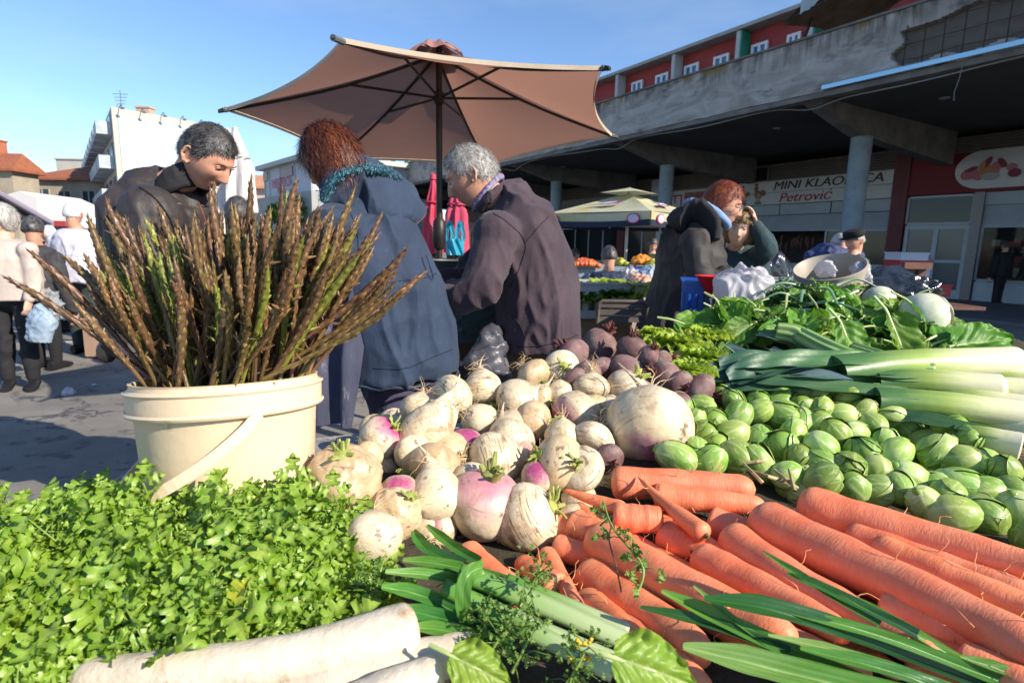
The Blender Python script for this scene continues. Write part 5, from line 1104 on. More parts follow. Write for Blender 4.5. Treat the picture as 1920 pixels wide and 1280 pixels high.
# loose dark leek leaves and ribbed stalks behind
LBg = 'leek leaves behind the beetroots'
for i, (pp, w, lab) in enumerate([([(1360, 648), (1440, 690), (1530, 690)], .055, 'blue green leek leaf sloping down beside the lettuce'), ([(1345, 672), (1440, 700), (1560, 705)], .06, 'dark leek leaf lowest beside the lettuce'), ([(1440, 655), (1510, 685), (1600, 695)], .05, 'blue green leek leaf in the middle of the bundle'), ([(1420, 628), (1500, 650), (1580, 690)], .06, 'dark leek leaf under the ribbed stalk'), ([(1380, 690), (1450, 705), (1600, 712)], .07, 'broad grey green leek leaf along the beetroots'), ([(1470, 690), (1600, 700), (1720, 700)], .07, 'long green leek leaf touching the topmost leek')]):
    m_ = MB(); blade(m_, [hit(x, y, .03+.012*k) for k, (x, y) in enumerate(pp)], w, .5, None, rr.random()*.3, 1, twist=rr.uniform(-.3, .3)); o = obj('leek_leaf', m_, bluem, ang=None); tag(o, lab, 'leek leaf', LBg)
stalkm = mramp('ribbed_stalk', [(0, (.40, .50, .20)), (.5, (.22, .36, .10)), (1, (.12, .25, .06))], jit=.1, rough=.4, rnd=.1)
for i, (pp, w, lab) in enumerate([([(1500, 632), (1560, 665), (1625, 690)], 44, 'thick ribbed pale stalk slanting down to the leeks'), ([(1455, 622), (1490, 628), (1512, 640)], 40, 'short ribbed bulb end above the slanting stalk'), ([(1600, 655), (1680, 680), (1750, 690)], 30, 'green ribbed stalk under the big chard leaves'), ([(1690, 665), (1760, 680), (1830, 685)], 28, 'thin ribbed stalk at the right end of the greens')]):
    P = [hit(x, y, .05) for x, y in pp]; sp = spl(P, 16); rings = []; av = []; m_ = MB(); r = w*((P[0]-CAMP).dot(FW))/FP/2
    for j, q in enumerate(sp):
        d = (sp[min(j+1, 15)]-sp[max(j-1, 0)]).normalized(); a1 = d.cross(Vector((0, 0, 1))).normalized(); a2 = a1.cross(d); rings.append([q+(a1*math.cos(b)+a2*math.sin(b))*r*(1+.07*math.cos(b*9))*(1-.25*abs(j/15-.5)) for b in [2*math.pi*k/54 for k in range(54)]]); av += [.5+.5*math.cos(b*9) for b in [2*math.pi*k/54 for k in range(54)]]
    vs = [v for rg in rings for v in rg]; m_.adda(vs, [(a*54+k, a*54+(k+1) % 54, (a+1)*54+(k+1) % 54, (a+1)*54+k) for a in range(15) for k in range(54)]+[tuple(range(53, -1, -1)), tuple(15*54+k for k in range(54))], av)
    o = obj('celery_stalk', m_, stalkm, ang=None); tag(o, lab, 'stalk', 'ribbed stalks behind the leeks')
# foreground leek tops: green blades and pale stalks
FG = 'green leek blades in the foreground'
FB = [([(722, 1072, .62), (840, 1085, .64), (960, 1130, .64)], .020, .1, .7, 'bright leek blade running from the celery to the pale stalks'),
 ([(715, 1100, .60), (800, 1120, .61), (900, 1175, .60)], .024, .3, 1, 'dark leek blade below the bright one'),
 ([(740, 1140, .585), (830, 1160, .59), (930, 1190, .58)], .026, .5, 1, 'dark leek blade lowest beside the celery'),
 ([(770, 1175, .57), (850, 1185, .575), (960, 1215, .57)], .022, .2, .8, 'light leek blade above the front radishes'),
 ([(755, 1050, .66), (850, 1062, .67), (980, 1100, .68)], .020, .2, .7, 'leek blade just under the left carrot'),
 ([(775, 995, .78), (800, 1030, .74), (870, 1062, .71)], .024, .3, 1, 'dark green blade under the smooth turnip'),
 ([(800, 985, .80), (850, 1025, .76), (900, 1055, .73)], .020, .2, .8, 'green blade between the turnips and the left carrot'),
 ([(1240, 1108, .60), (1400, 1185, .57), (1720, 1330, .52)], .026, .25, .9, 'long bright leek blade starting on the carrots'),
 ([(1320, 1122, .58), (1520, 1165, .56), (1960, 1330, .54)], .032, .7, 1, 'wide dark leek blade lying over the carrots'),
 ([(1480, 1148, .565), (1660, 1195, .555), (1930, 1300, .54)], .018, .2, .6, 'bright narrow blade above the wide dark one'),
 ([(1552, 1100, .61), (1700, 1180, .58), (1900, 1300, .55)], .017, .2, .6, 'uppermost straight green blade on the right'),
 ([(1430, 1034, .66), (1540, 1105, .61), (1650, 1170, .58)], .014, .3, .7, 'thin green blade tip resting on the long middle carrot'),
 ([(1475, 1075, .63), (1560, 1110, .605), (1720, 1190, .57)], .016, .6, 1, 'dark thin blade beneath the blade tip'),
 ([(1280, 1212, .545), (1480, 1262, .53), (1750, 1330, .51)], .040, .1, .4, 'pale striped wide leek leaf at the lower edge'),
 ([(1200, 1138, .595), (1340, 1172, .575), (1480, 1225, .555)], .018, .8, 1, 'dark short blade left of the long bright one'),
 ([(1300, 1098, .60), (1380, 1165, .575), (1480, 1240, .55)], .011, .15, .5, 'narrow yellow green blade crossing the long bright one'),
 ([(1440, 1190, .555), (1620, 1235, .545), (1860, 1320, .52)], .015, .1, .4, 'light blade in the middle of the lower right blades'),
 ([(1500, 1215, .545), (1680, 1262, .53), (1800, 1310, .52)], .022, .4, .9, 'green blade lowest on the right'),
 ([(1800, 1230, .55), (1900, 1265, .545), (2000, 1310, .54)], .018, .3, .8, 'green blade end in the lower right corner')]
for i, (pp, w, v0, v1, lab) in enumerate(FB):
    m_ = MB(); P = [atY(*q) for q in pp]; blade(m_, P, w*.72, .7, (0, -.55, .8), v0, v1, twist=rr.uniform(-.25, .25), wp=(lambda t: max(.05, min(1, .25+t*2.4))) if i > 6 else (lambda t: min(1, .35+2.2*t)), end=''); o = obj('leek_leaf', m_, bladem, ang=None); tag(o, lab, 'leek leaf', FG)
    if i in (3, 7, 8, 13): pass
pst = mramp('pale_stalk', [(0, (.07, .22, .03)), (.35, (.16, .32, .07)), (.7, (.38, .48, .24)), (1, (.50, .56, .36))], jit=.1, rough=.4, bump=.0003, bsc=60, trans=.1)
for i, (pp, ws, lab) in enumerate([([(860, 1072, .64), (990, 1122, .63), (1250, 1235, .58)], [40, 44, 40], 'pale green leek stalk running under the slim carrot'), ([(830, 1100, .62), (960, 1160, .605), (1200, 1260, .56)], [36, 44, 40], 'second pale leek stalk below the first'), ([(900, 1150, .60), (1010, 1190, .585), (1150, 1262, .55)], [30, 40, 36], 'third pale leek stalk beside the feathery herb'), ([(950, 1085, .665), (1060, 1130, .64), (1180, 1180, .61)], [26, 28, 24], 'thin leek stalk nearest the carrots')]):
    P = [atY(*q) for q in pp]; sp = spl(P, 24); rings = []; av = []; m_ = MB()
    for j, q in enumerate(sp):
        t = j/23; x = t*2; k = min(int(x), 1); r = (ws[k]+(ws[k+1]-ws[k])*(x-k))*((q-CAMP).dot(FW))/FP/2; d = (sp[min(j+1, 23)]-sp[max(j-1, 0)]).normalized(); a1 = d.cross(Vector((0, 0, 1))).normalized(); a2 = a1.cross(d); rings.append([q+(a1*math.cos(b)+a2*math.sin(b)*.8)*r for b in [2*math.pi*k/18 for k in range(18)]]); av += [t+.05*math.sin(k*2) for k in range(18)]
    m_.adda([v for rg in rings for v in rg], [(a*18+k, a*18+(k+1) % 18, (a+1)*18+(k+1) % 18, (a+1)*18+k) for a in range(23) for k in range(18)]+[tuple(range(17, -1, -1)), tuple(23*18+k for k in range(18))], av)
    o = obj('leek_stalk', m_, pst, ang=None); tag(o, lab, 'leek stalk', 'pale leek stalks in the foreground')
m_ = MB(); ctr = [atY(*q) for q in ((905, 1062, .615), (880, 1075, .60), (868, 1110, .59), (872, 1150, .585), (885, 1172, .59))]; blade(m_, ctr, .018, .2, (0, -1, .3), .3, .5, wp=lambda t: 1); o = obj('leek_leaf', m_, bladem, ang=None); tag(o, 'green blade looped round the bundle as a tie', 'leek leaf', FG)
# ------------------------------------------------------------------ big crinkled leaves (chard, cabbage leaves)
def bigleaf(seed, mat, L=.2, Wd=.13, crink=.10, cup=.25, droop=.4, name='chard_leaf', cat='chard leaf', nu=29, nv=34, frill=.06):
    rr_ = random.Random(seed); mb = MB(); pts = []; av = []; asym = rr_.uniform(-.15, .15)
    for j in range(nv):
        v = j/(nv-1); prof = math.sin(math.pi*min(1, (.06+v*.94))**.8)**.75*(1+.10*noise3((v*4, seed, 0))) if v < .98 else .05
        for i in range(nu):
            u = 2*i/(nu-1)-1; fr = frill*abs(u)**3*noise3((v*9, u*2, seed), 1.3)
            x = u*Wd*.5*prof*(1+.12*noise3((v*6, u, seed), 1)); y = L*(v-.0)*(1-.0*abs(u)); ve = (v*5.5-abs(u)*2.0+.15*noise3((v*3, u*2, seed))) % 1; bul = abs(math.sin(math.pi*ve))
            z = cup*abs(u)**1.7*Wd*.5*prof-droop*v*v*L*.5+crink*.035*L*bul*min(1, abs(u)*4)+fr*L+.06*L*noise3((u*2, v*3, seed), 1)
            pts.append((x, y, z)); av.append(max(math.exp(-(u/.05)**2)*1.0, .8*math.exp(-((ve if ve < .5 else 1-ve)/.075)**2)*(1-abs(u)*.7)))
    mb.adda(pts, [(j*nu+i, j*nu+i+1, (j+1)*nu+i+1, (j+1)*nu+i) for j in range(nv-1) for i in range(nu-1)], av)
    o = bpy.data.objects.new(name, mesh(name, mb, mat, ang=None)); COL.objects.link(o); o['category'] = cat
    c = MB(); c.tube([(0, -.35*L, -.02), (0, -.1*L, -.002), (0, 0, 0), (0, L*.5, -droop*.25*L*.5-.001)], [.006, .006, .005, .002], 8, flat=.7)
    co = bpy.data.objects.new('leaf_stalk', mesh('leaf_stalk', c, stalkm)); COL.objects.link(co); co.parent = o; return proto(o)
chm = M('chard_leaf', (.05, .17, .014), (.15, .32, .03), 9, .48, .0012, 60, vein=((.30, .42, .14), .2, 1), rnd=.28, trans=.30, transcol=(.20, .42, .03), spec=.35)
chy = M('young_leaf', (.16, .30, .03), (.26, .38, .05), 9, .4, .001, 60, vein=((.45, .52, .22), .2, 1), rnd=.2, trans=.35, transcol=(.35, .52, .05))
BLF = [bigleaf(i, chm, L=.2+.02*(i % 3), Wd=[.15, .13, .17, .12, .16, .14][i], crink=[.8, 1, .7, .9, 1, .8][i], cup=[.2, .5, -.2, .6, .1, .35][i], droop=[.5, .2, .8, .4, 1, .6][i]) for i in range(6)]
BLY = [bigleaf(20+i, chy, L=.17, Wd=.12, crink=1, cup=.4-.3*i, droop=.5, frill=.14) for i in range(3)]
rr = random.Random(8)
GP = [(1300, 610), (1330, 585), (1390, 570), (1450, 540), (1520, 520), (1600, 520), (1680, 550), (1760, 590), (1850, 625), (1880, 650), (1820, 668), (1700, 668), (1600, 660), (1500, 640), (1400, 640), (1330, 635)]
lst = [(1583, 575, 1.15, (.1, -.9, .5), (0, 0, 1), 'large glossy chard leaf standing upright in the middle of the greens'), (1840, 640, 1.0, (-.1, -.6, .8), (1, .1, .1), 'veined chard leaf reaching farthest right over the table edge'), (1790, 628, .8, (.0, -.7, .7), (.8, .2, .3), 'curled chard leaf left of the farthest right one'), (1370, 588, .9, (-.2, -.7, .7), (-.3, .1, 1), 'wide crinkled leaf below the white plastic bag'), (1430, 585, .9, (.3, -.8, .5), (.1, .1, 1), 'pale backed leaf standing beside the white plastic bag'), (1330, 600, .8, (.1, -.5, .8), (-1, .1, .1), 'leaf hanging left towards the dark coat'), (1600, 650, .9, (.1, -.8, .5), (.2, 0, -1), 'grey green savoy leaf hanging down the middle'), (1690, 640, 1, (.2, -.8, .5), (.1, 0, -1), 'dark heart shaped leaf hanging near the ribbed stalk'), (1740, 600, .9, (.6, -.4, .7), (.4, .1, -.8), 'long leaf curling around the front cabbage'), (1500, 600, .9, (0, -.6, .8), (.3, .3, .9), 'leaf with a light rib left of the upright glossy one')]
for i in range(165):
    px = rr.uniform(1300, 1880); py = rr.uniform(520, 668)
    if inpoly(px, py, GP): lst.append((px, py+(8 if py < 560 else 0), rr.uniform(.42, .8)*(.7 if py < 570 else 1), (rr.gauss(0, .5), -.5+rr.gauss(0, .35), .7), (rr.gauss(0, 1), rr.gauss(0, .3), rr.gauss(0, .6)), None))
for i, (px, py, sc, nr, dr, lab) in enumerate(lst):
    P = hit(px, py, .02 if lab else rr.uniform(-.03, .02)); nr = Vector(nr).normalized(); dr = Vector(dr); y = (dr-nr*dr.dot(nr)).normalized(); x = y.cross(nr)
    mw = Matrix.Translation(P-y*.1*sc) @ Matrix(((x.x, y.x, nr.x, 0), (x.y, y.y, nr.y, 0), (x.z, y.z, nr.z, 0), (0, 0, 0, 1))) @ Matrix.Scale(sc, 4)
    src = BLF[i % 6] if (lab or rr.random() < .58) else BLY[i % 3]
    side = 'left' if px < 1480 else ('middle' if px < 1680 else 'right')
    inst(src, mw, lab or 'green chard leaf in the %s part of the tangled leaf pile' % side, 'chard leaves in the %s of the pile' % side if not lab else 'chard leaves that stand out')
# pale lettuce
def lettuce(px, py, R0, seed, label, grp='frilly lettuces'):
    P = hit(px, py, .02); R0 *= 1.2; t = thing('lettuce', label, 'lettuce', P, grp); t['_w'] = 1; rr_ = random.Random(seed); k = 0; mb = MB()
    for ring, (n, tilt, sc) in enumerate([(5, .35, .55), (7, .75, .8), (9, 1.15, 1.0)]):
        for j in range(n):
            az = 2*math.pi*(j+.5*ring)/n+rr_.uniform(-.3, .3); d = Vector((math.cos(az)*math.sin(tilt), math.sin(az)*math.sin(tilt), math.cos(tilt))); nrm = Vector((-math.cos(az)*math.cos(tilt), -math.sin(az)*math.cos(tilt), math.sin(tilt))); x = d.cross(nrm); s = R0*sc*rr_.uniform(.85, 1.1)
            nu, nv = 15, 14; vs = []; av = []
            for b in range(nv):
                v = b/(nv-1)
                for a in range(nu):
                    u = 2*a/(nu-1)-1; w = .22+.42*v**.7; fr = .13*(max(abs(u), v)**3)*math.sin(u*12+v*10+rr_.uniform(0, .5)+seed)
                    q = x*(u*w*s*(1-.12*v))+d*(s*v*(1-.22*u*u))+nrm*(s*(.25*u*u*(1-.4*v)-.22*v*v+fr)); vs.append(P+q-Vector((0, 0, R0*.25))); av.append(max(math.exp(-(u/.16)**2)*(1-v), .3*(1-v)))
            mb.adda(vs, [(b*nu+a, b*nu+a+1, (b+1)*nu+a+1, (b+1)*nu+a) for b in range(nv-1) for a in range(nu-1)], av)
    obj('leaves', mb, letm, t, ang=None); return t
letm = M('lettuce_leaf', (.30, .46, .03), (.46, .58, .08), 12, .4, .001, 60, vein=((.70, .72, .48), .15, 1), rnd=.1, trans=.35, transcol=(.45, .60, .05))
lettuce(1272, 640, .095, 1, 'bright yellow green frilly lettuce beside the beetroots'); lettuce(1322, 668, .085, 2, 'frilly lettuce touching the blue green leek leaves'); lettuce(1235, 625, .07, 3, 'small frilly lettuce at the back left of the greens'); lettuce(1290, 690, .07, 4, 'dark edged lettuce lowest between beetroot and leek leaves'); lettuce(1330, 625, .075, 5, 'lettuce behind the frilly one that touches the leek leaves')
# cabbages
cabm = M('cabbage_leaf', (.56, .60, .42), (.68, .70, .56), 7, .45, .001, 50, vein=((.74, .76, .60), .1, .9), trans=.1)
for i, (px, py, hw, lab) in enumerate([(1732, 594, 44, 'pale round cabbage nearest the right, pinkish white in the sun'), (1648, 566, 29, 'smaller pale cabbage behind the chard leaves')]):
    P = hit(px, py, -.01); r = hw*((P-CAMP).dot(FW))/FP; mb = MB(); rr_ = random.Random(i)
    mb.sphere(P, r*.93, 32, 20)
    for L_ in range(7):
        Rm = Matrix.Rotation(rr_.uniform(0, 6.28), 3, 'Z') @ Matrix.Rotation(rr_.uniform(.2, 1.5), 3, 'X'); nu = nv = 22; vs = []; av = []
        for b in range(nv):
            for a in range(nu):
                u = 2*a/(nu-1)-1; v = 2*b/(nv-1)-1; rad = min(1.6, math.hypot(u, v)); d = Rm @ Vector((u*1.0, v*1.0, .75)).normalized(); q = d*r*(.955+.012*L_+.05*max(0, rad-.95)+.012*noise3((u*3, v*3, L_))); vs.append(P+q)
                av.append(max(math.exp(-(u/.06)**2), .8*max(0, math.cos((v*3.2-abs(u)*3)*math.pi))**14))
        mb.adda(vs, [(b*nu+a, b*nu+a+1, (b+1)*nu+a+1, (b+1)*nu+a) for b in range(nv-1) for a in range(nu-1)], av)
    o = obj('cabbage', mb, cabm, ang=None); tag(o, lab, 'cabbage', 'pale cabbages behind the greens')
# dark parsley behind, with green onion tops
pam = M('parsley_leaf', (.035, .10, .018), (.08, .17, .03), 20, .5, trans=.25, transcol=(.12, .28, .03)); m_ = MB()
for k in range(1900):
    px = rr.gauss(1455, 40); py = rr.gauss(560, 26)
    if py < 520 or py > 620: continue
    P = hit(px, py, .02-.05*rr.random()); mw = frame((rr.gauss(0, .6), -.5+rr.gauss(0, .5), .7), (rr.gauss(0, 1), rr.gauss(0, 1), 0), P); leaflet(m_, mw, rr.uniform(.014, .024), rr)
o = obj('parsley_heap', m_, pam, ang=None); tag(o, 'dark curly parsley heaped behind the lettuce', 'parsley', kind='stuff')
onm = mramp('onion_top', [(0, (.50, .60, .42)), (.5, (.12, .26, .14)), (1, (.08, .18, .10))], jit=.2, rough=.35, rnd=.2)
for i in range(15):
    px = 1500+rr.uniform(-40, 110); py = 545+rr.uniform(-10, 40); P = hit(px, py, .015); d = Vector((rr.uniform(-1, 1), rr.uniform(-.3, .3), rr.uniform(-.3, .12))).normalized(); L_ = rr.uniform(.12, .20)
    m_ = MB(); sp = spl([P, P+d*L_*.5+Vector((0, 0, .012)), P+d*L_-Vector((0, 0, rr.uniform(0, .05)))], 12); o0 = len(m_.v); m_.tube(sp, [.009-.0004*j for j in range(12)], 8, flat=.7)
    for q in range(len(m_.v)): m_.a[q] = q/len(m_.v)
    o = obj('onion_top', m_, onm); tag(o, 'blue green spring onion top tangled on the crest of the greens', 'spring onion', 'spring onion tops on the crest')
# feathery herb and curly sprigs in front
hrm = M('herb_leaf', (.10, .20, .03), (.20, .32, .06), 30, .5, trans=.3)
def herb(pts, n, sz, label, seed, grp='herb sprigs over the leek stalks'):
    rr_ = random.Random(seed); P = [atY(*q) for q in pts]; sp = spl(P, 20); m_ = MB(); m_.tube(sp, [.0022-.00006*j for j in range(20)], 6)
    o = obj('herb_sprig', m_, celd); tag(o, label, 'herb', grp); l_ = MB()
    for k in range(n):
        j = rr_.randrange(3, 19); q = sp[j]; d = Vector((rr_.gauss(0, 1), rr_.gauss(0, .6), rr_.gauss(.2, .8))).normalized(); e = q+d*rr_.uniform(.008, .03); l_.tube([q, (q+e)/2+Vector((0, 0, .002)), e], [.0008, .0007, .0005], 4)
        for z in range(3):
            mw = frame((rr_.gauss(0, 1), -1, rr_.gauss(.6, .5)), (rr_.gauss(0, 1), 0, rr_.gauss(0, 1)), e+Vector((rr_.gauss(0, .003), rr_.gauss(0, .003), rr_.gauss(0, .003)))); leaflet(l_, mw, sz*rr_.uniform(.6, 1.2), rr_)
    obj('leaves', l_, hrm, o, ang=None); return o
herb([(1190, 1120, .66), (1205, 1062, .68), (1150, 990, .72), (1130, 935, .76)], 12, .013, 'curly green sprig bending over the wide carrot', 1)
herb([(920, 1225, .545), (950, 1170, .56), (1000, 1100, .60), (1015, 1060, .62)], 40, .007, 'feathery herb with tiny buds in front of the pale stalks', 2)
herb([(960, 1260, .53), (985, 1210, .54), (1010, 1150, .57)], 30, .007, 'second feathery herb stem behind the first', 3)
herb([(1060, 1290, .50), (1090, 1235, .51), (1110, 1190, .52)], 34, .006, 'small herb with yellow flower buds at the lower edge', 4)
herb([(880, 1240, .55), (910, 1180, .57), (900, 1130, .59)], 26, .007, 'thin herb stem beside the looped blade', 5)
herb([(700, 1120, .62), (712, 1075, .63), (722, 1040, .65)], 16, .010, 'fine herb tip between celery and leek blades', 6)
yb = MB()
for k in range(12):
    q = atY(1085+rr.uniform(-22, 30), 1212+rr.uniform(-22, 26), .515); yb.sphere(q, .0022, 6, 5)
o = obj('yellow_buds', yb, M('yellow_bud', (.75, .45, .02))); tag(o, 'tiny yellow flower buds scattered at the lower edge', 'flower buds', kind='stuff')
tw = MB(); tw.tube(spl([atY(1125, 985, .735), atY(1150, 968, .735), atY(1142, 1010, .72), atY(1155, 1060, .70), atY(1165, 1110, .68)], 20), .0012, 5); o = obj('dry_tendril', tw, M('dry_brown', (.12, .06, .04))); tag(o, 'thin dry brown tendril looping beside the curly sprig', 'tendril')
for i, (px, py, Y, sx_, dr, lab) in enumerate([(1240, 1260, .50, .55, (1, 0, -.35), 'broad pale green leaf at the centre of the lower edge'), (930, 1270, .50, .40, (.9, 0, -.5), 'shaded green leaf at the lower edge beside the radishes')]):
    P = atY(px, py, Y); nr = Vector((.1, -.75, .65)).normalized(); dr = Vector(dr); y = (dr-nr*dr.dot(nr)).normalized(); x = y.cross(nr)
    o = inst(BLY[1], Matrix.Translation(P-y*.05) @ Matrix(((x.x, y.x, nr.x, 0), (x.y, y.y, nr.y, 0), (x.z, y.z, nr.z, 0), (0, 0, 0, 1))) @ Matrix.Scale(sx_, 4), lab, 'loose leaves at the lower edge')
# dry stalks between carrots and sprouts
ds = MB()
for (a, b_) in (((1395, 868), (1440, 862)), ((1395, 870), (1430, 905)), ((1450, 880), (1495, 915)), ((1480, 880), (1490, 920)), ((1400, 880), (1480, 905))):
    ds.tube([hit(*a, .02), hit((a[0]+b_[0])/2, (a[1]+b_[1])/2, .028), hit(*b_, .015)], [.003, .0035, .004], 7)
o = obj('dry_stalks', ds, M('dry_stalk', (.52, .46, .24), (.30, .22, .10), 30, .8)); tag(o, 'dry yellow leaf stalks between the biggest carrot and the sprouts', 'stalks', kind='stuff')
# ------------------------------------------------------------------ people
def remesh(mb, vox, mats, smooth=4, fold=0, fscale=9, seed=0, squash=(1, 1, .55)):
    me = mesh('tmp', mb, mats, False); ob = bpy.data.objects.new('tmp', me); COL.objects.link(ob)
    m = ob.modifiers.new('r', 'REMESH'); m.mode = 'VOXEL'; m.voxel_size = vox; m.use_smooth_shade = True
    if smooth: s = ob.modifiers.new('s', 'SMOOTH'); s.iterations = smooth; s.factor = .5
    dg = bpy.context.evaluated_depsgraph_get(); dg.update(); r = bpy.data.meshes.new_from_object(ob.evaluated_get(dg)); bpy.data.objects.remove(ob)
    r.materials.clear()
    for q in (mats if isinstance(mats, (list, tuple)) else [mats]): r.materials.append(q)
    if fold:
        n = len(r.vertices); co = np.empty(n*3); r.vertices.foreach_get('co', co); no = np.empty(n*3); r.vertex_normals.foreach_get('vector', no); co = co.reshape(-1, 3); no = no.reshape(-1, 3); d = np.empty(n)
        for i in range(n):
            p = co[i]; a = noise.noise((p[0]*fscale*squash[0]+seed, p[1]*fscale*squash[1], (p[2]*squash[2]+p[0]*.35)*fscale)); b = noise.noise((p[0]*fscale*2.1+9, p[1]*fscale*2.1, p[2]*fscale*1.2+seed)); c = noise.noise((p[0]*4, p[1]*4, p[2]*4+seed))
            d[i] = (max(0, 1-abs(a)*3.4)**1.4*1.3+max(0, 1-abs(b)*3.2)*.55)*max(0, .55+1.5*c)-.35+.35*c
        co = co+no*(d*fold)[:, None]; r.vertices.foreach_set('co', co.ravel()); r.update()
    r.polygons.foreach_set('use_smooth', [True]*len(r.polygons)); return r
def loft(mb, st, n=28):
    """st: list of (centre, half width, half depth, side vector)"""
    rings = []
    for i, (c, a, b, s) in enumerate(st):
        c = Vector(c); t = (Vector(st[min(i+1, len(st)-1)][0])-Vector(st[max(i-1, 0)][0])).normalized(); s = Vector(s); s = (s-t*s.dot(t)).normalized(); f = t.cross(s)
        rings.append([c+s*(a*math.copysign(abs(math.cos(2*math.pi*k/n))**.85, math.cos(2*math.pi*k/n)))+f*(b*math.copysign(abs(math.sin(2*math.pi*k/n))**.85, math.sin(2*math.pi*k/n))) for k in range(n)])
    mb.rings(rings)
def loftN(mb, st, m=5, n=28):
    P = spl([s[0] for s in st], (len(st)-1)*m+1); out = []
    for i, p in enumerate(P):
        x = i/m; k = min(int(x), len(st)-2); u = x-k; u = u*u*(3-2*u); out.append((p, st[k][1]+(st[k+1][1]-st[k][1])*u, st[k][2]+(st[k+1][2]-st[k][2])*u, Vector(st[k][3]).lerp(Vector(st[k+1][3]), u)))
    loft(mb, out, n)
def limb(mb, pts, rads, m=6, n=16):
    P = spl(pts, (len(pts)-1)*m+1); R_ = []
    for i in range(len(P)):
        x = i/m; k = min(int(x), len(rads)-2); u = x-k; R_.append(rads[k]+(rads[k+1]-rads[k])*u)
    for q, r in ((P[0], R_[0]), (P[-1], R_[-1])): mb.sphere(q, r*.98, 12, 8)
    mb.tube(P, R_, n)
def g2(x, s): return math.exp(-(x/s)**2)
def headp(d, age=0, fem=0):
    x, y, z = d; X = .075*x; Y = .097*y; Z = .118*z
    if y < 0: Y *= 1.03
    if z > 0: X *= 1+.03*z
    if z < 0: X *= 1-(.34+.05*fem)*(-z)**1.6
    if z < -.1 and y < 0: Y *= 1-.35*min(1, (-z-.1)*1.6)
    if y > 0:
        if z < 0: Y *= 1-.06*(-z)
        w = min(1, y*2.2)
        nz = 0
        if Z < .022: nz = min(1, (.022-Z)/.055)**1.1
        if Z < -.034: nz *= max(0, 1-((-.034-Z)/.012))**.8
        Y += w*(.027*nz*g2(X, .0085+.006*nz)+.006*g2(Z-.030, .010)*g2(X, .045)-.012*g2(abs(X)-.032, .015)*g2(Z-.010, .012)-.004*g2(X, .012)*g2(Z-.022, .012)
               +.0075*g2(X, .021)*(g2(Z+.061, .006)+.9*g2(Z+.074, .0065))-.005*g2(X, .024)*g2(Z+.0675, .003)+.010*g2(X, .022)*g2(Z+.098, .014)+.005*g2(abs(X)-.045, .017)*g2(Z+.015, .018)
               -.004*g2(abs(X)-.028, .009)*g2(Z+.050, .02)*(1+age)+.004*g2(abs(X)-.012, .006)*g2(Z+.036, .008))
    return Vector((X, Y, Z))
def head_mesh(mb, mw, n=96, m=80, **k):
    rings = []
    for i in range(m+1):
        a = math.pi*(.01+.98*i/m); rings.append([mw @ headp((math.sin(a)*math.cos(2*math.pi*j/n+.01), math.sin(a)*math.sin(2*math.pi*j/n+.01), -math.cos(a)), **k) for j in range(n)])
    mb.rings(rings)
    for s in (-1, 1):      # ears: a curled rim with a hollow
        c = Vector((s*.073, -.008, -.002)); pts = []
        for j in range(15):
            t = -2.2+j*(4.6/14); pts.append(mw @ (c+Vector((s*(.010+.005*math.cos(t)), -.004-.015*math.cos(t)*(1.0 if math.sin(t) > -.3 else .6)-.004, .029*math.sin(t)))))
        mb.tube(pts, [.0052]*15, 8); mb.sphere(mw @ (c+Vector((s*.003, .0, -.002))), .5, 4, 3) if 0 else None
        mb.sphere(mw @ (c+Vector((s*.002, -.004, -.002))), (.009, .013, .024), 10, 8, mw.to_3x3().normalized())
        mb.sphere(mw @ (c+Vector((s*.009, .004, -.026))), (.006, .006, .008), 8, 6)
HL = {'short': [(1, .50), (.55, .42), (.30, .02), (.05, -.02), (-.15, .02), (-.3, -.35), (-1, -.42)], 'thin': [(1, .62), (.55, .52), (.30, .06), (.05, .0), (-.15, .02), (-.3, -.35), (-1, -.42)],
      'bob': [(1, .42), (.6, .25), (.42, -.15), (.25, -.45), (0, -.75), (-.4, -.9), (-1, -.95)], 'crop': [(1, .42), (.6, .38), (.42, .0), (.2, -.22), (-.1, -.25), (-.4, -.55), (-1, -.6)]}
def hairline(y, st):
    L_ = HL[st]
    for (a, ha), (b, hb) in zip(L_, L_[1:]):
        if b <= y <= a: return hb+(ha-hb)*(y-b)/(a-b)
    return L_[-1][1]
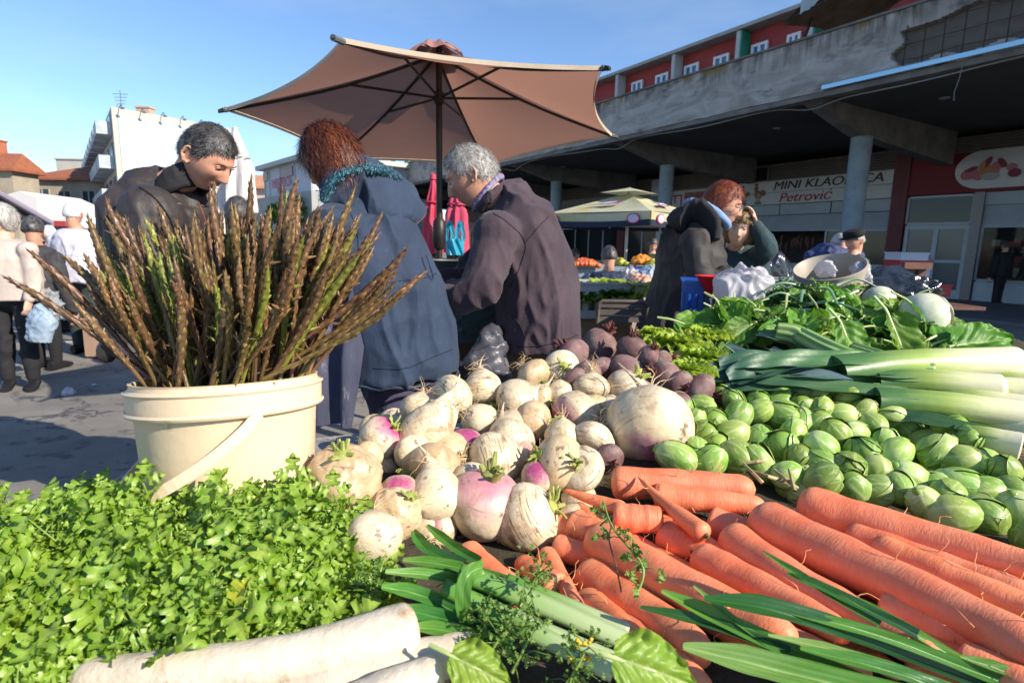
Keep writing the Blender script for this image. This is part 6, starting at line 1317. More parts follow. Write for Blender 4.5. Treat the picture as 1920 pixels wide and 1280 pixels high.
def hair(parent, mw, st, thick, mat, tufts=900, tl=.022, seed=0, wild=.4, puff=0):
    rr_ = random.Random(seed); mb = MB(); n, m = 80, 64; rings = []
    def hp(d):
        s = d.z-hairline(max(-1, min(1, d.y)), st); k = max(0, min(1, s*7)); p = headp(d); nrm = Vector((d.x/.075, d.y/.097, d.z/.118)).normalized()
        return p+nrm*(thick*k*(1+.25*noise3(d, 3, seed)+.18*noise3((d.x*9, d.y*9, d.z*2.5), 1, seed))+puff*k*max(0, -d.z+.3)*.5 - (1-k)*.012), k, nrm
    for i in range(m+1):
        a = math.pi*(.01+.98*i/m); rings.append([mw @ hp(Vector((math.sin(a)*math.cos(2*math.pi*j/n), math.sin(a)*math.sin(2*math.pi*j/n), -math.cos(a))))[0] for j in range(n)])
    mb.rings(rings)
    for _ in range(tufts):
        d = Vector((rr_.gauss(0, 1), rr_.gauss(0, 1), rr_.gauss(.3, 1))).normalized(); p, k, nrm = hp(d)
        if k < .35: continue
        g = Vector((0, -.25 if d.y < .4 else .5, -1)); g = (g-nrm*g.dot(nrm)); g = (g.normalized() if g.length > .01 else Vector((0, -1, 0)))+Vector((rr_.gauss(0, wild), rr_.gauss(0, wild), rr_.gauss(0, wild*.5)))
        l = tl*rr_.uniform(.5, 1.3); q = [p-nrm*.001, p+g*l*.5+nrm*l*.22, p+g*l+nrm*l*.15*rr_.uniform(-.5, 1.5)]; s = g.cross(nrm).normalized()*.0008
        mb.add([mw @ (q[0]-s), mw @ (q[0]+s), mw @ (q[1]+s), mw @ (q[1]-s), mw @ q[2]], [(0, 1, 2, 3), (3, 2, 4)])
    return obj('hair', mb, mat, parent, ang=None)
def hand(mb, W_, d, nrm, s=1., curl=.6, side=1):
    """palm and five fingers; W_ wrist, d pointing direction, nrm palm side"""
    d = Vector(d).normalized(); nrm = Vector(nrm); nrm = (nrm-d*nrm.dot(d)).normalized(); x = d.cross(nrm)*side; W_ = Vector(W_)
    loft(mb, [(W_, .026*s, .019*s, x), (W_+d*.03*s, .034*s, .017*s, x), (W_+d*.065*s, .040*s, .015*s, x), (W_+d*.09*s, .038*s, .012*s, x)], 16)
    for k, (o, L_, r) in enumerate([(-.028, .062, .0085), (-.009, .072, .009), (.011, .067, .0085), (.029, .052, .0075)]):
        q = W_+d*.082*s+x*o*s; dd = d.copy(); pts = [q]; 
        for j in range(3):
            dd = (Matrix.Rotation(curl*(.45+.4*j)*(1+.1*k), 3, x) @ dd) if (Matrix.Rotation(.1, 3, x) @ d).dot(nrm) > 0 else (Matrix.Rotation(-curl*(.45+.4*j)*(1+.1*k), 3, x) @ dd)
            pts.append(pts[-1]+dd*L_*s*(.42, .33, .25)[j])
        mb.tube(pts, [r*s, r*s*.95, r*s*.88, r*s*.6], 8); mb.sphere(pts[-1], r*s*.62, 8, 6)
    q = W_+d*.025*s-x*.026*s; pts = [q, q+(d*.5-x*.7+nrm*.3).normalized()*.032*s, q+(d*.5-x*.7+nrm*.3).normalized()*.032*s+(d*.85-x*.2+nrm*.4).normalized()*.028*s]; mb.tube(pts, [.012*s, .0105*s, .007*s], 8); mb.sphere(pts[-1], .0072*s, 8, 6)
def skin_m(name, c, c2): return M(name, c, c2, 30, .5, .0006, 260, sss=.18, spec=.4)
skA = skin_m('skin_ruddy', (.52, .25, .17), (.60, .32, .22)); skB = skin_m('skin_fair', (.60, .36, .26), (.66, .42, .31))
eyem = M('eye_white', (.7, .68, .64), rough=.2); irm = M('iris', (.03, .02, .012), rough=.15)
def hairmat(name, c1, c2, sc=60): return M(name, c1, c2, sc, .45, .0015, 200, stretch=(1, 1, .2), spec=.5)
shoem = M('black_leather', (.015, .015, .017), rough=.4)
def person(label, head, hs, spine, side, arms, legs, top, pants, skin, hairspec, vox=.006, group=None, name='person', topname='jacket', fold=.012, sleeves=(.062, .052, .040), hands=True, body_vox=None, legr=(.095, .07, .055), fscale=9, brow=None, loc=None):
    """head=(centre, yaw, pitch, roll) degrees; spine=[(P, half width, half depth)] neck..hem; arms=[(shoulder, elbow, wrist, handdir, palmnormal)]; legs=[(hip, knee, ankle, toe dir)]"""
    hc, yaw, pit, rol = head; hc = Vector(hc)
    mw = Matrix.Translation(hc) @ Matrix.Rotation(R(yaw), 4, 'Z') @ Matrix.Rotation(R(-pit), 4, 'X') @ Matrix.Rotation(R(rol), 4, 'Y') @ Matrix.Scale(hs, 4)
    side = Vector(side).normalized(); b = MB(); head_mesh(b, mw)
    nb = Vector(spine[0][0]); loftN(b, [(mw @ Vector((0, -.028, -.035)), .052*hs, .056*hs, side), ((mw @ Vector((0, -.03, -.09))).lerp(nb, .35), .052, .055, side), (nb, .062, .062, side), (Vector(spine[1][0]), spine[1][1]*.7, spine[1][2]*.7, side)], 4)
    loftN(b, [(p, a*.74, d*.74, side) for p, a, d in spine[1:]], 3)
    for k, (sh, el, wr, hd, pn) in enumerate(arms):
        limb(b, [sh, el, wr], [.040, .036, .026])
        if hands: hand(b, wr, hd, pn, hs, .55, 1 if k else -1)
    for hip, kn, an, td in legs: limb(b, [hip, kn, an], [.07, .05, .036])
    me = remesh(b, body_vox or vox*.75, skin, 1)
    fz = min(0.0, 0) if not legs else 0
    root = bpy.data.objects.new(name, me); COL.objects.link(root); base = Vector((nb.x, nb.y, 0)) if loc is None else Vector(loc); me.transform(Matrix.Translation(-base)); root.location = base; root['_w'] = 1; tag(root, label, 'person', group)
    t = MB(); loftN(t, [(p, a, d, side) for p, a, d in spine], 5)
    for (sh, el, wr, hd, pn) in arms: limb(t, [sh, el, Vector(wr)-Vector(hd).normalized()*.01], sleeves)
    c = spine[0][0]
    for (sh, el, wr, hd, pn) in arms: t.sphere(sh, sleeves[0]*1.12, 14, 10)
    tm = remesh(t, vox, top, 5, fold, fscale, seed=len(COL.objects) % 17); tm.transform(Matrix.Translation(-base)); to = bpy.data.objects.new(topname, tm); COL.objects.link(to); to.parent = root
    if legs:
        q = MB()
        for hip, kn, an, td in legs: limb(q, [hip, kn, an], legr)
        q.sphere(Vector(legs[0][0]).lerp(Vector(legs[1][0]), .5), (.15, .14, .14), 16, 10)
        pm = remesh(q, vox*1.3, pants, 3, fold*.8, 8); pm.transform(Matrix.Translation(-base)); po = bpy.data.objects.new('trousers', pm); COL.objects.link(po); po.parent = root
        for hip, kn, an, td in legs:
            s_ = MB(); td = Vector(td).normalized(); an = Vector(an); a0 = Vector((an.x, an.y, 0)); sd = td.cross(Vector((0, 0, 1)))
            loft(s_, [(a0-td*.09+Vector((0, 0, .05)), .03, .045, sd), (a0-td*.05+Vector((0, 0, .052)), .042, .05, sd), (a0+td*.04+Vector((0, 0, .045)), .045, .043, sd), (a0+td*.12+Vector((0, 0, .032)), .047, .031, sd), (a0+td*.17+Vector((0, 0, .025)), .03, .02, sd)], 18); obj('shoe', s_, shoem, root)
    if hairspec: 
        st, th, hm, tf, tl, wild, puff = hairspec; hair(root, mw, st, th, hm, tf, tl, len(label), wild, puff)
        for s in (-1, 1):
            bz = MB(); bz.tube([mw @ Vector((s*.016, .098, .026)), mw @ Vector((s*.033, .094, .031)), mw @ Vector((s*.048, .082, .026))], [.003*hs, .0035*hs, .002*hs], 6, flat=.6); obj('eyebrow', bz, brow or hm, root)
    for s in (-1, 1):
        e = MB(); c_ = Vector((s*.031, .0745, .008)); e.mi = 0; e.sphere(mw @ c_, .0100*hs, 14, 10, None); e.mi = 1; e.sphere(mw @ (c_+Vector((0, .0078, -.002))), .0046*hs, 10, 6); obj('eye', e, [eyem, irm], root)
        l_ = MB(); l_.tube([mw @ (c_+Vector((-.013, .009, .003))), mw @ (c_+Vector((0, .0125, .006))), mw @ (c_+Vector((.013, .008, .003)))], .0026*hs, 6); l_.sphere(mw @ (c_+Vector((0, .001, .0035))), .0105*hs, 12, 8); obj('eyelid', l_, skin, root)
    lp = MB(); lp.tube([mw @ Vector((-.020, .089, -.0665)), mw @ Vector((-.008, .1005, -.0655)), mw @ Vector((.008, .1005, -.0655)), mw @ Vector((.020, .089, -.0665))], [.001*hs, .0030*hs, .0030*hs, .001*hs], 6, flat=.6); obj('lips', lp, lipm, root)
    return root, mw
lipm = M('lips', (.34, .12, .10), rough=.5)
def L3(*a): return atY(*a)
def leg(px, py, Y, dx=0, dy=0, toe=(0, 1, 0), kz=.47):
    h = atY(px, py, Y); return (h, Vector((h.x+dx*.5+toe[0]*.03, h.y+dy*.5+toe[1]*.03, kz)), Vector((h.x+dx, h.y+dy, .09)), toe)
navy = M('navy_cotton', (.013, .026, .056), (.022, .041, .084), 7, .8, .005, 26, bstretch=(1, 1, .45), sheen=.12, spots=(.04, .065, .11), spsc=9, sprange=(.62, .80)); navyd = M('dark_navy_lining', (.018, .028, .055), (.03, .045, .08), 9, .85, .001, 200)
plum = M('plum_twill', (.040, .025, .036), (.064, .042, .053), 6, .85, .005, 24, bstretch=(1, 1, .45), sheen=.12, spots=(.095, .068, .078), spsc=5, sprange=(.60, .80)); brn = M('dark_brown_shell', (.024, .019, .019), (.040, .033, .033), 8, .6, .006, 22, bstretch=(1, 1, .45), spec=.5)
blackc = M('black_cloth', (.010, .010, .013), (.02, .02, .024), 9, .85, .001, 200); purt = M('violet_grey_trousers', (.055, .05, .10), (.08, .07, .13), 6, .85, .001, 150); tan = M('brown_trousers', (.15, .10, .055), (.20, .14, .08), 6, .85, .001, 150)
hr_red = hairmat('hair_auburn', (.055, .015, .008), (.22, .06, .022)); hr_grey = hairmat('hair_grey', (.22, .21, .20), (.48, .46, .43)); hr_dk = hairmat('hair_dark', (.012, .011, .012), (.10, .095, .095), 40); hr_brn = hairmat('hair_dyed_red', (.12, .025, .012), (.32, .08, .03)); hr_blond = hairmat('hair_dark_blond', (.12, .07, .03), (.32, .21, .09)); hr_white = hairmat('hair_white', (.55, .54, .52), (.72, .71, .70))
# --- woman in the blue coat, seen from behind
S_ = Vector((.62, .78, 0)); F_ = Vector((-.78, .62, 0))
r1, m1 = person('person with auburn hair in a long blue hooded coat seen from behind', (L3(621, 306, 2.02), 62, 18, -4), .96,
 [(L3(640, 366, 2.06), .085, .085), (L3(655, 392, 2.08), .165, .12), (L3(672, 432, 2.10), .225, .165), (L3(700, 500, 2.10), .225, .19), (L3(725, 575, 2.10), .225, .20), (L3(742, 640, 2.10), .228, .20), (L3(748, 698, 2.10), .232, .20)], S_,
 [(L3(628, 432, 1.94), L3(560, 545, 1.88), L3(500, 600, 2.05), (-.6, .5, -.3), (0, 0, -1)), (L3(720, 410, 2.24), L3(640, 540, 2.36), L3(560, 590, 2.36), (-.8, .1, -.3), (0, 0, -1))],
 [leg(735, 720, 2.06, 0, .02, (-.7, .6, 0)), leg(770, 720, 2.2, 0, .03, (-.7, .6, 0))], navy, purt, skA, ('bob', .017, hr_red, 9000, .040, .22, .012), vox=.0065, topname='coat', fold=.016, sleeves=(.085, .068, .055), fscale=7)
# hood lying on the back, with a fur trim
def hoodring(mb, c, side, a, b, h, lean, rtube, t0=-.2, t1=1.2, n=30):
    pts = []
    for i in range(n):
        t = math.pi*(t0+(t1-t0)*i/(n-1)); pts.append(Vector(c)+Vector(side)*math.cos(t)*a+Vector(lean)*math.sin(t)*b+Vector((0, 0, h*math.sin(t))))
    mb.tube(pts, rtube, 14)
hb = MB(); base_ = L3(672, 372, 2.08)
hst = [(L3(607, 378, 1.96), .02, .03, S_), (L3(640, 352, 2.0), .11, .050, S_), (L3(690, 356, 2.08), .15, .062, S_), (L3(735, 376, 2.13), .14, .058, S_), (L3(765, 402, 2.15), .10, .048, S_), (L3(778, 418, 2.15), .05, .03, S_)]
loftN(hb, hst, 5); me = remesh(hb, .006, [navy], 4, .012, 9); me.transform(Matrix.Translation(-r1.location)); o = bpy.data.objects.new('hood', me); COL.objects.link(o); o.parent = r1
fur = MB(); fpts = spl([L3(606, 372, 1.90), L3(622, 344, 1.90), L3(650, 322, 1.93), (L3(690, 316, 2.0)), L3(725, 322, 2.08), L3(748, 340, 2.16)], 40); rr = random.Random(2)
fur.tube(fpts, .007, 8)
for k in range(4200):
    q = fpts[rr.randrange(40)]+Vector((rr.gauss(0, .006), rr.gauss(0, .006), rr.gauss(0, .006))); d = Vector((rr.gauss(0, 1), rr.gauss(0, 1), rr.gauss(0, 1))).normalized(); s = d.cross(Vector((.3, .2, .9))).normalized()*.0014; e = q+d*rr.uniform(.010, .020); fur.add([q-s, q+s, e], [(0, 1, 2)])
obj('fur_trim', fur, M('teal_fur', (.07, .20, .26), (.14, .32, .38), 50, .9), r1, ang=None)
hem = MB(); hm_ = []
for k in range(60):
    t = 2*math.pi*k/60; P = L3(749, 701, 2.10); hm_.append(P+S_*math.cos(t)*.238+F_*math.sin(t)*.206+Vector((0, 0, .004*math.sin(t*13))))
hem.tube(hm_+[hm_[0], hm_[1]], .0055, 6); obj('hem_cord', hem, navy, r1)
ap = MB()
def apr(u, v):
    P = L3(700, 470, 1.90).lerp(L3(672, 800, 1.84), v)+Vector((-.02-.18*u*(.35+.65*min(1, v*1.6)), .03*u, 0)); return P+Vector((.012*math.sin(u*14+v*3), .02*math.sin(u*11+v*4), .0))
ap.grid(apr, 26, 40); apm = M('faded_denim', (.035, .04, .075), (.065, .07, .11), 14, .85, .001, 200, spots=(.26, .25, .30), spsc=14, sprange=(.62, .72), stretch=(1, 1, .3)); obj('apron', ap, apm, r1, ang=None)
# --- elderly man in the plum jacket
S_ = Vector((.12, 1, 0)).normalized()
r2, m2 = person('person with grey hair in a plum brown jacket bending left beside the parasol pole', (L3(884, 332, 2.42), 86, 26, 0), 1.04,
 [(L3(930, 372, 2.44), .09, .085), (L3(950, 392, 2.45), .175, .125), (L3(975, 432, 2.46), .225, .170), (L3(993, 490, 2.46), .225, .185), (L3(1003, 545, 2.46), .22, .182), (L3(1010, 600, 2.46), .225, .185), (L3(1013, 648, 2.46), .23, .185)], S_,
 [(L3(930, 440, 2.25), L3(893, 542, 2.16), L3(838, 552, 2.22), (-1, .2, -.1), (0, 0, -1)), (L3(935, 440, 2.68), L3(880, 520, 2.72), L3(835, 528, 2.6), (-1, -.1, -.1), (0, 0, -1))],
 [leg(1000, 655, 2.40, .02, 0, (-1, .1, 0)), leg(1020, 655, 2.60, .03, .0, (-1, .1, 0))], plum, tan, skA, ('thin', .011, hr_grey, 7000, .020, .45, 0), vox=.0065, fold=.015, sleeves=(.092, .074, .052), fscale=7, legr=(.11, .085, .07))
cl = MB(); hoodring(cl, L3(925, 372, 2.44)+Vector((.0, 0, .0)), S_, .085, .065, .035, (.9, 0, .25), .019, -.35, 1.35); me = remesh(cl, .005, [plum], 3, .004, 12); me.transform(Matrix.Translation(-r2.location)); o = bpy.data.objects.new('collar', me); COL.objects.link(o); o.parent = r2
pl = M('plaid_cotton', (.06, .07, .20), (.42, .36, .44), 70, .8, spots=(.34, .04, .06), spsc=60, sprange=(.58, .62))
cl = MB(); hoodring(cl, L3(915, 362, 2.44), S_, .072, .058, .05, (.9, 0, .3), .014, -.45, 1.45); obj('shirt_collar', cl, pl, r2)
# --- man in the dark jacket
S_ = Vector((.10, 1, 0)).normalized()
r3, m3 = person('person with short dark hair in a dark brown jacket looking down behind the asparagus', (L3(388, 296, 2.32), -100, 36, 4), 1.06,
 [(L3(330, 342, 2.36), .095, .095), (L3(318, 362, 2.37), .18, .135), (L3(310, 402, 2.38), .24, .180), (L3(306, 460, 2.38), .235, .19), (L3(310, 530, 2.38), .225, .19), (L3(315, 600, 2.38), .23, .19), (L3(318, 650, 2.38), .235, .19)], S_,
 [(L3(282, 400, 2.13), L3(275, 500, 2.05), L3(350, 560, 2.1), (1, .1, -.3), (0, 0, -1)), (L3(300, 400, 2.6), L3(350, 500, 2.7), L3(430, 540, 2.6), (1, -.1, -.2), (0, 0, -1))],
 [leg(300, 650, 2.3, 0, 0, (1, -.1, 0)), leg(320, 650, 2.5, 0, 0, (1, -.1, 0))], brn, blackc, skA, ('short', .010, hr_dk, 8000, .013, .3, 0), vox=.0065, fold=.017, sleeves=(.098, .078, .055), fscale=6)
cl = MB(); cc_ = L3(338, 340, 2.36)
for (dz, a, b_, rt) in ((-.02, .100, .106, .02), (.0, .099, .106, .018), (.02, .098, .106, .017), (.04, .097, .105, .015), (.056, .096, .104, .012)): hoodring(cl, cc_+Vector((dz*.35, 0, dz-.03)), S_, a, b_, -.055, (-.8, 0, .05), rt, -.42, 1.42)
me = remesh(cl, .005, [blackc], 3, .003, 12); me.transform(Matrix.Translation(-r3.location)); o = bpy.data.objects.new('collar', me); COL.objects.link(o); o.parent = r3
# --- woman with red hair and glasses, farther back
S_ = Vector((-.35, .94, 0)).normalized()
r4, m4 = person('person with red hair and glasses in a long dark coat by the blue crate', (L3(1354, 386, 3.35), -118, 12, 0), 1.03,
 [(L3(1322, 420, 3.4), .085, .085), (L3(1312, 435, 3.4), .17, .125), (L3(1300, 465, 3.42), .22, .17), (L3(1292, 510, 3.43), .22, .19), (L3(1283, 560, 3.44), .24, .21), (L3(1275, 610, 3.45), .27, .24), (L3(1270, 660, 3.46), .29, .26)], S_,
 [(L3(1300, 456, 3.18), L3(1318, 522, 3.08), L3(1362, 520, 3.1), (1, -.1, -.2), (0, 0, -1)), (L3(1330, 452, 3.6), L3(1345, 505, 3.55), L3(1380, 520, 3.4), (1, -.2, -.1), (0, 0, -1))],
 [leg(1262, 670, 3.4, 0, 0, (.8, -.5, 0), .4), leg(1282, 670, 3.5, 0, 0, (.8, -.5, 0), .4)], M('dark_olive_coat', (.030, .027, .026), (.05, .045, .042), 8, .7, .001, 200), blackc, skA, ('crop', .018, hr_brn, 5000, .022, .25, .01), vox=.010, topname='coat', fold=.017, sleeves=(.080, .068, .052), fscale=6)
cl = MB(); loftN(cl, [(L3(1342, 452, 3.2), .03, .03, S_), (L3(1330, 420, 3.25), .09, .04, S_), (L3(1302, 404, 3.34), .135, .05, S_), (L3(1275, 412, 3.4), .13, .055, S_), (L3(1258, 425, 3.42), .09, .04, S_)], 5); me = remesh(cl, .009, [blackc], 3, .01, 9); me.transform(Matrix.Translation(-r4.location)); o = bpy.data.objects.new('hood', me); COL.objects.link(o); o.parent = r4
cl = MB()
for (dx, dz, rt) in ((0, 0, .026), (-.02, .022, .024), (-.045, .030, .020)): hoodring(cl, L3(1330, 408, 3.33)+Vector((dx, 0, dz)), S_, .10, .10, .04, (-.8, .0, .15), rt, -.4, 1.4)
me = remesh(cl, .008, [M('pale_blue_lining', (.16, .27, .48), (.22, .34, .55), 9, .8)], 3, .008, 12); me.transform(Matrix.Translation(-r4.location)); o = bpy.data.objects.new('hoodie_collar', me); COL.objects.link(o); o.parent = r4
gl = MB()
for s in (-1, 1):
    c_ = Vector((s*.032, .106, .006)); gl.tube([m4 @ (c_+Vector((math.cos(t*.5236)*.024, -.004*abs(math.cos(t*.5236)), math.sin(t*.5236)*.017))) for t in range(13)], .0018, 5); gl.tube([m4 @ (c_+Vector((s*.024, -.004, 0))), m4 @ Vector((s*.078, .05, .008)), m4 @ Vector((s*.08, -.01, .004))], .0018, 5)
gl.tube([m4 @ Vector((-.008, .108, .008)), m4 @ Vector((.008, .108, .008))], .0018, 5); obj('glasses', gl, M('silver_frame', (.35, .33, .32), rough=.3, metal=.6), r4)
# --- woman with her hand on her head
S_ = Vector((1, -.15, 0)).normalized(); teal = M('dark_teal_knit', (.018, .040, .048), (.03, .06, .07), 9, .85, .001, 150)
r5, m5 = person('person with curly blond hair resting a hand on the head', (L3(1386, 430, 3.85), 158, 6, -6), .98,
 [(L3(1378, 462, 4.0), .085, .08), (L3(1380, 476, 4.0), .17, .10), (L3(1384, 500, 4.0), .21, .14), (L3(1386, 545, 4.0), .20, .15), (L3(1386, 600, 4.0), .21, .16), (L3(1386, 640, 4.0), .215, .165)], S_,
 [(L3(1418, 482, 3.95), L3(1436, 468, 3.78), L3(1416, 420, 3.78), (-.35, .1, .9), (-.9, 0, -.3)), (L3(1345, 484, 4.0), L3(1338, 540, 3.95), L3(1350, 590, 3.85), (0, -.3, -1), (1, 0, 0))],
 [leg(1375, 640, 4.0, 0, 0, (0, -1, 0)), leg(1398, 640, 4.0, 0, 0, (0, -1, 0))], teal, blackc, skB, ('bob', .022, hr_blond, 5000, .018, .5, .02), vox=.011, fold=.012, sleeves=(.080, .068, .05))
# --- smaller figures
def simple(label, hx, hy, Y, yaw, pit, hgt_px_hip, side, top, pants, sk, hspec, w=.22, dpt=.15, toe=(0, 1, 0), lean=0, arms=None, vox=.014, hs=1.0, tn='jacket', grp=None, sh=0):
    H0 = L3(hx, hy, Y); hipz = hgt_px_hip; s = Vector(side).normalized()
    X = lambda z, f=0: Vector((H0.x+lean*(1-(z-hipz)/max(.1, H0.z-hipz))*-1, H0.y+f, z))
    sp_ = [(X(H0.z-.15+sh), .085, .08), (X(H0.z-.20+sh), w*.78, dpt*.8), (X(H0.z-.32+sh), w, dpt), (X((H0.z+hipz)/2-.05), w*.95, dpt), (X(hipz), w*.98, dpt*1.05), (X(hipz-.12), w, dpt*1.08)]
    f = Vector((0, 0, 1)).cross(s)
    A = arms or [(sp_[2][0]+s*w*.95+Vector((0, 0, .04)), sp_[2][0]+s*(w+.06)-Vector((0, 0, .26)), sp_[2][0]+s*(w+.02)-Vector((0, 0, .48))+f*.1, (0, 0, -1), -s), (sp_[2][0]-s*w*.95+Vector((0, 0, .04)), sp_[2][0]-s*(w+.06)-Vector((0, 0, .26)), sp_[2][0]-s*(w+.02)-Vector((0, 0, .48))+f*.1, (0, 0, -1), s)]
    hp = X(hipz-.05); lg = [(hp+s*q*.09, Vector((hp.x+s.x*q*.1, hp.y+s.y*q*.1, .47*hipz/.9)), Vector((hp.x+s.x*q*.1, hp.y+s.y*q*.1, .09)), toe) for q in (-1, 1)]
    return person(label, (H0, yaw, pit, 0), hs, sp_, s, A, lg, top, pants, sk, hspec, vox=vox, topname=tn, fold=.012, group=grp, body_vox=vox*.75, sleeves=(.07, .06, .045))
whs_ = M('white_shirt', (.52, .50, .58), (.60, .58, .66), 5, .8, .001, 150); beige = M('beige_jacket', (.42, .36, .32), (.50, .43, .38), 5, .8, .001, 150); dgrey = M('charcoal_jacket', (.035, .034, .038), (.05, .05, .055), 6, .8); bluej = M('blue_jacket', (.02, .035, .11), (.03, .05, .15), 6, .7); tealj = M('petrol_jacket', (.02, .04, .05), (.03, .055, .07), 6, .8)
simple('person with white hair in a white shirt seen from behind', 138, 402, 6.3, 5, 5, .92, (1, 0, 0), whs_, M('dark_green_trousers', (.02, .035, .035), (.03, .05, .05), 5, .85), skA, ('thin', .014, hr_white, 500, .02, .4, 0), .25, .16, tn='shirt')
simple('person with curly grey hair in a beige jacket and black trousers, leftmost', 2, 412, 4.75, 150, 5, .88, (1, .1, 0), beige, blackc, skB, ('bob', .026, hr_grey, 1200, .02, .9, 0), .24, .17, toe=(.5, -.8, 0), arms=[(L3(52, 470, 4.7), L3(62, 530, 4.7), L3(54, 562, 4.6), (-.1, -.2, -1), (-1, 0, 0)), (L3(-50, 470, 4.8), L3(-66, 530, 4.8), L3(-60, 580, 4.8), (0, -.1, -1), (1, 0, 0))], vox=.012)
simple('person in a charcoal jacket walking behind the beige jacket one', 62, 430, 5.5, 30, 10, .88, (1, -.2, 0), dgrey, blackc, skA, ('short', .014, hr_dk, 500, .02, .4, 0), .23, .16)
simple('person with a bald pink head passing under the striped awning', 92, 440, 7.6, 80, 0, .9, (.1, 1, 0), blackc, blackc, skA, ('thin', .006, hr_white, 100, .01, .3, 0), .21, .15)
simple('person with white hair half hidden right of the white shirted one', 168, 424, 7.2, -30, 0, .9, (1, .2, 0), whs_, dgrey, skA, ('thin', .014, hr_white, 300, .02, .4, 0), .21, .15)
simple('person with dark brown hair whose head just shows above the asparagus', 446, 402, 4.6, 20, 10, .8, (1, .2, 0), blackc, blackc, skA, ('bob', .024, hr_dk, 600, .03, .5, 0), .2, .14)
simple('person in a bright blue jacket stooping near the column, back turned', 1575, 458, 6.6, 0, 40, .80, (1, .1, 0), bluej, blackc, skA, ('thin', .014, hr_grey, 500, .02, .4, 0), .30, .24, lean=.16, vox=.012, sh=.13)
rc, mc = simple('person in a dark flat cap and petrol jacket facing left in front of the column', 1602, 452, 6.2, 105, 15, .82, (.1, 1, 0), tealj, blackc, skA, ('short', .012, hr_grey, 300, .015, .4, 0), .22, .17, vox=.012)
cpm = MB(); cpm.lathe([(.092, .045), (.105, .06), (.108, .085), (.095, .115), (.05, .128), (.003, .13)], 28); cpm.v = [tuple(mc @ Vector(v)) for v in cpm.v]; k0 = len(cpm.v)
def brim(u, v): a = (u-.5)*2.2; return mc @ Vector((math.sin(a)*(.085+.055*v), math.cos(a)*(.085+.055*v), .058-.018*v))
cpm.grid(brim, 14, 4); obj('cap', cpm, M('cap_wool', (.008, .008, .01), rough=.9), rc)
simple('person in black standing at the right shop counter', 1885, 462, 15.0, -10, 5, .90, (1, .4, 0), blackc, blackc, skA, ('short', .012, hr_dk, 100, .015, .3, 0), .25, .17, vox=.02)
simple('person in black cut off by the right edge at the shop counter', 1935, 468, 15.2, 0, 5, .90, (1, .4, 0), dgrey, blackc, skA, ('short', .012, hr_dk, 100, .015, .3, 0), .22, .16, vox=.02)
simple('vendor with black hair behind the oranges under the yellow parasol', 1224, 460, 10.2, 175, 20, .85, (1, 0, 0), M('olive_jumper', (.02, .022, .015), (.03, .035, .02), 5, .8), blackc, skA, ('bob', .02, hr_dk, 300, .03, .5, 0), .22, .15, vox=.016)
simple('person in a navy jacket with their back turned in front of the fruit stall', 1142, 482, 6.4, 5, 12, .72, (1, 0, 0), M('navy_jacket', (.012, .022, .05), (.02, .03, .07), 5, .8), blackc, skA, ('short', .014, hr_dk, 300, .02, .4, 0), .25, .17, vox=.012)
simple('person in black near the glass front left of the fruit stall', 1078, 478, 11.5, -60, 10, .85, (1, .4, 0), blackc, blackc, skA, ('short', .014, hr_dk, 100, .02, .4, 0), .23, .15, vox=.018)
simple('person in a dark coat standing by the red pillar in the shade', 1062, 470, 15, 60, 5, .9, (1, .4, 0), dgrey, blackc, skA, ('short', .014, hr_dk, 100, .02, .4, 0), .23, .15, vox=.02)

# seams, zips and pocket edges laid on the cloth surface
from mathutils.bvhtree import BVHTree
def seam(root, cname, pxs, r, mat, name='seam', n=60, lift=.25):
    ob = [c for c in root.children if c.name.startswith(cname)][0]; me = ob.data
    bv = BVHTree.FromPolygons([root.location+v.co for v in me.vertices], [tuple(p.vertices) for p in me.polygons])
    P2 = spl([(x, y, 0) for x, y in pxs], n); pts = []
    for q in P2:
        h, nn_, i, d = bv.ray_cast(CAMP, ray(q.x, q.y))
        if h is not None and (not pts or (h-pts[-1]).length < .06): pts.append(h+nn_*r*lift)
    if len(pts) > 3: m_ = MB(); m_.tube(pts, r, 6); obj(name, m_, mat, root)
zipm = M('zip_metal', (.45, .43, .40), rough=.35, metal=.7); sn_ = M('navy_seam', (.012, .022, .05), rough=.9); sp3 = M('plum_seam', (.022, .014, .02), rough=.9); sb3 = M('brown_seam', (.006, .005, .005), rough=.9)
for pp in ([(655, 395), (668, 430), (672, 480), (662, 540)], [(690, 535), (740, 528), (800, 520), (818, 512)], [(700, 690), (760, 690), (815, 668), (848, 655)]): seam(r1, 'coat', pp, .0020, sn_)
seam(r1, 'coat', [(798, 478), (806, 500), (812, 520), (806, 522), (796, 500), (790, 482)], .003, sn_, 'back_tab')
for pp in ([(925, 400), (955, 420), (985, 455), (975, 500), (955, 540)], [(985, 455), (1010, 425), (1030, 405)], [(935, 640), (980, 650), (1040, 643), (1083, 628)], [(960, 590), (975, 610), (985, 632)]): seam(r2, 'jacket', pp, .0022, sp3)
for pp in ([(300, 345), (325, 370), (345, 400), (352, 440)], [(262, 352), (290, 372), (318, 410), (330, 450)]): seam(r3, 'jacket', pp, .0034, sb3)
seam(r3, 'jacket', [(334, 382), (350, 385), (366, 388), (374, 393)], .0030, zipm, 'pocket_zip'); seam(r3, 'jacket', [(372, 380), (380, 400), (386, 420), (392, 450)], .0032, M('rust_piping', (.20, .06, .03)), 'front_zip')
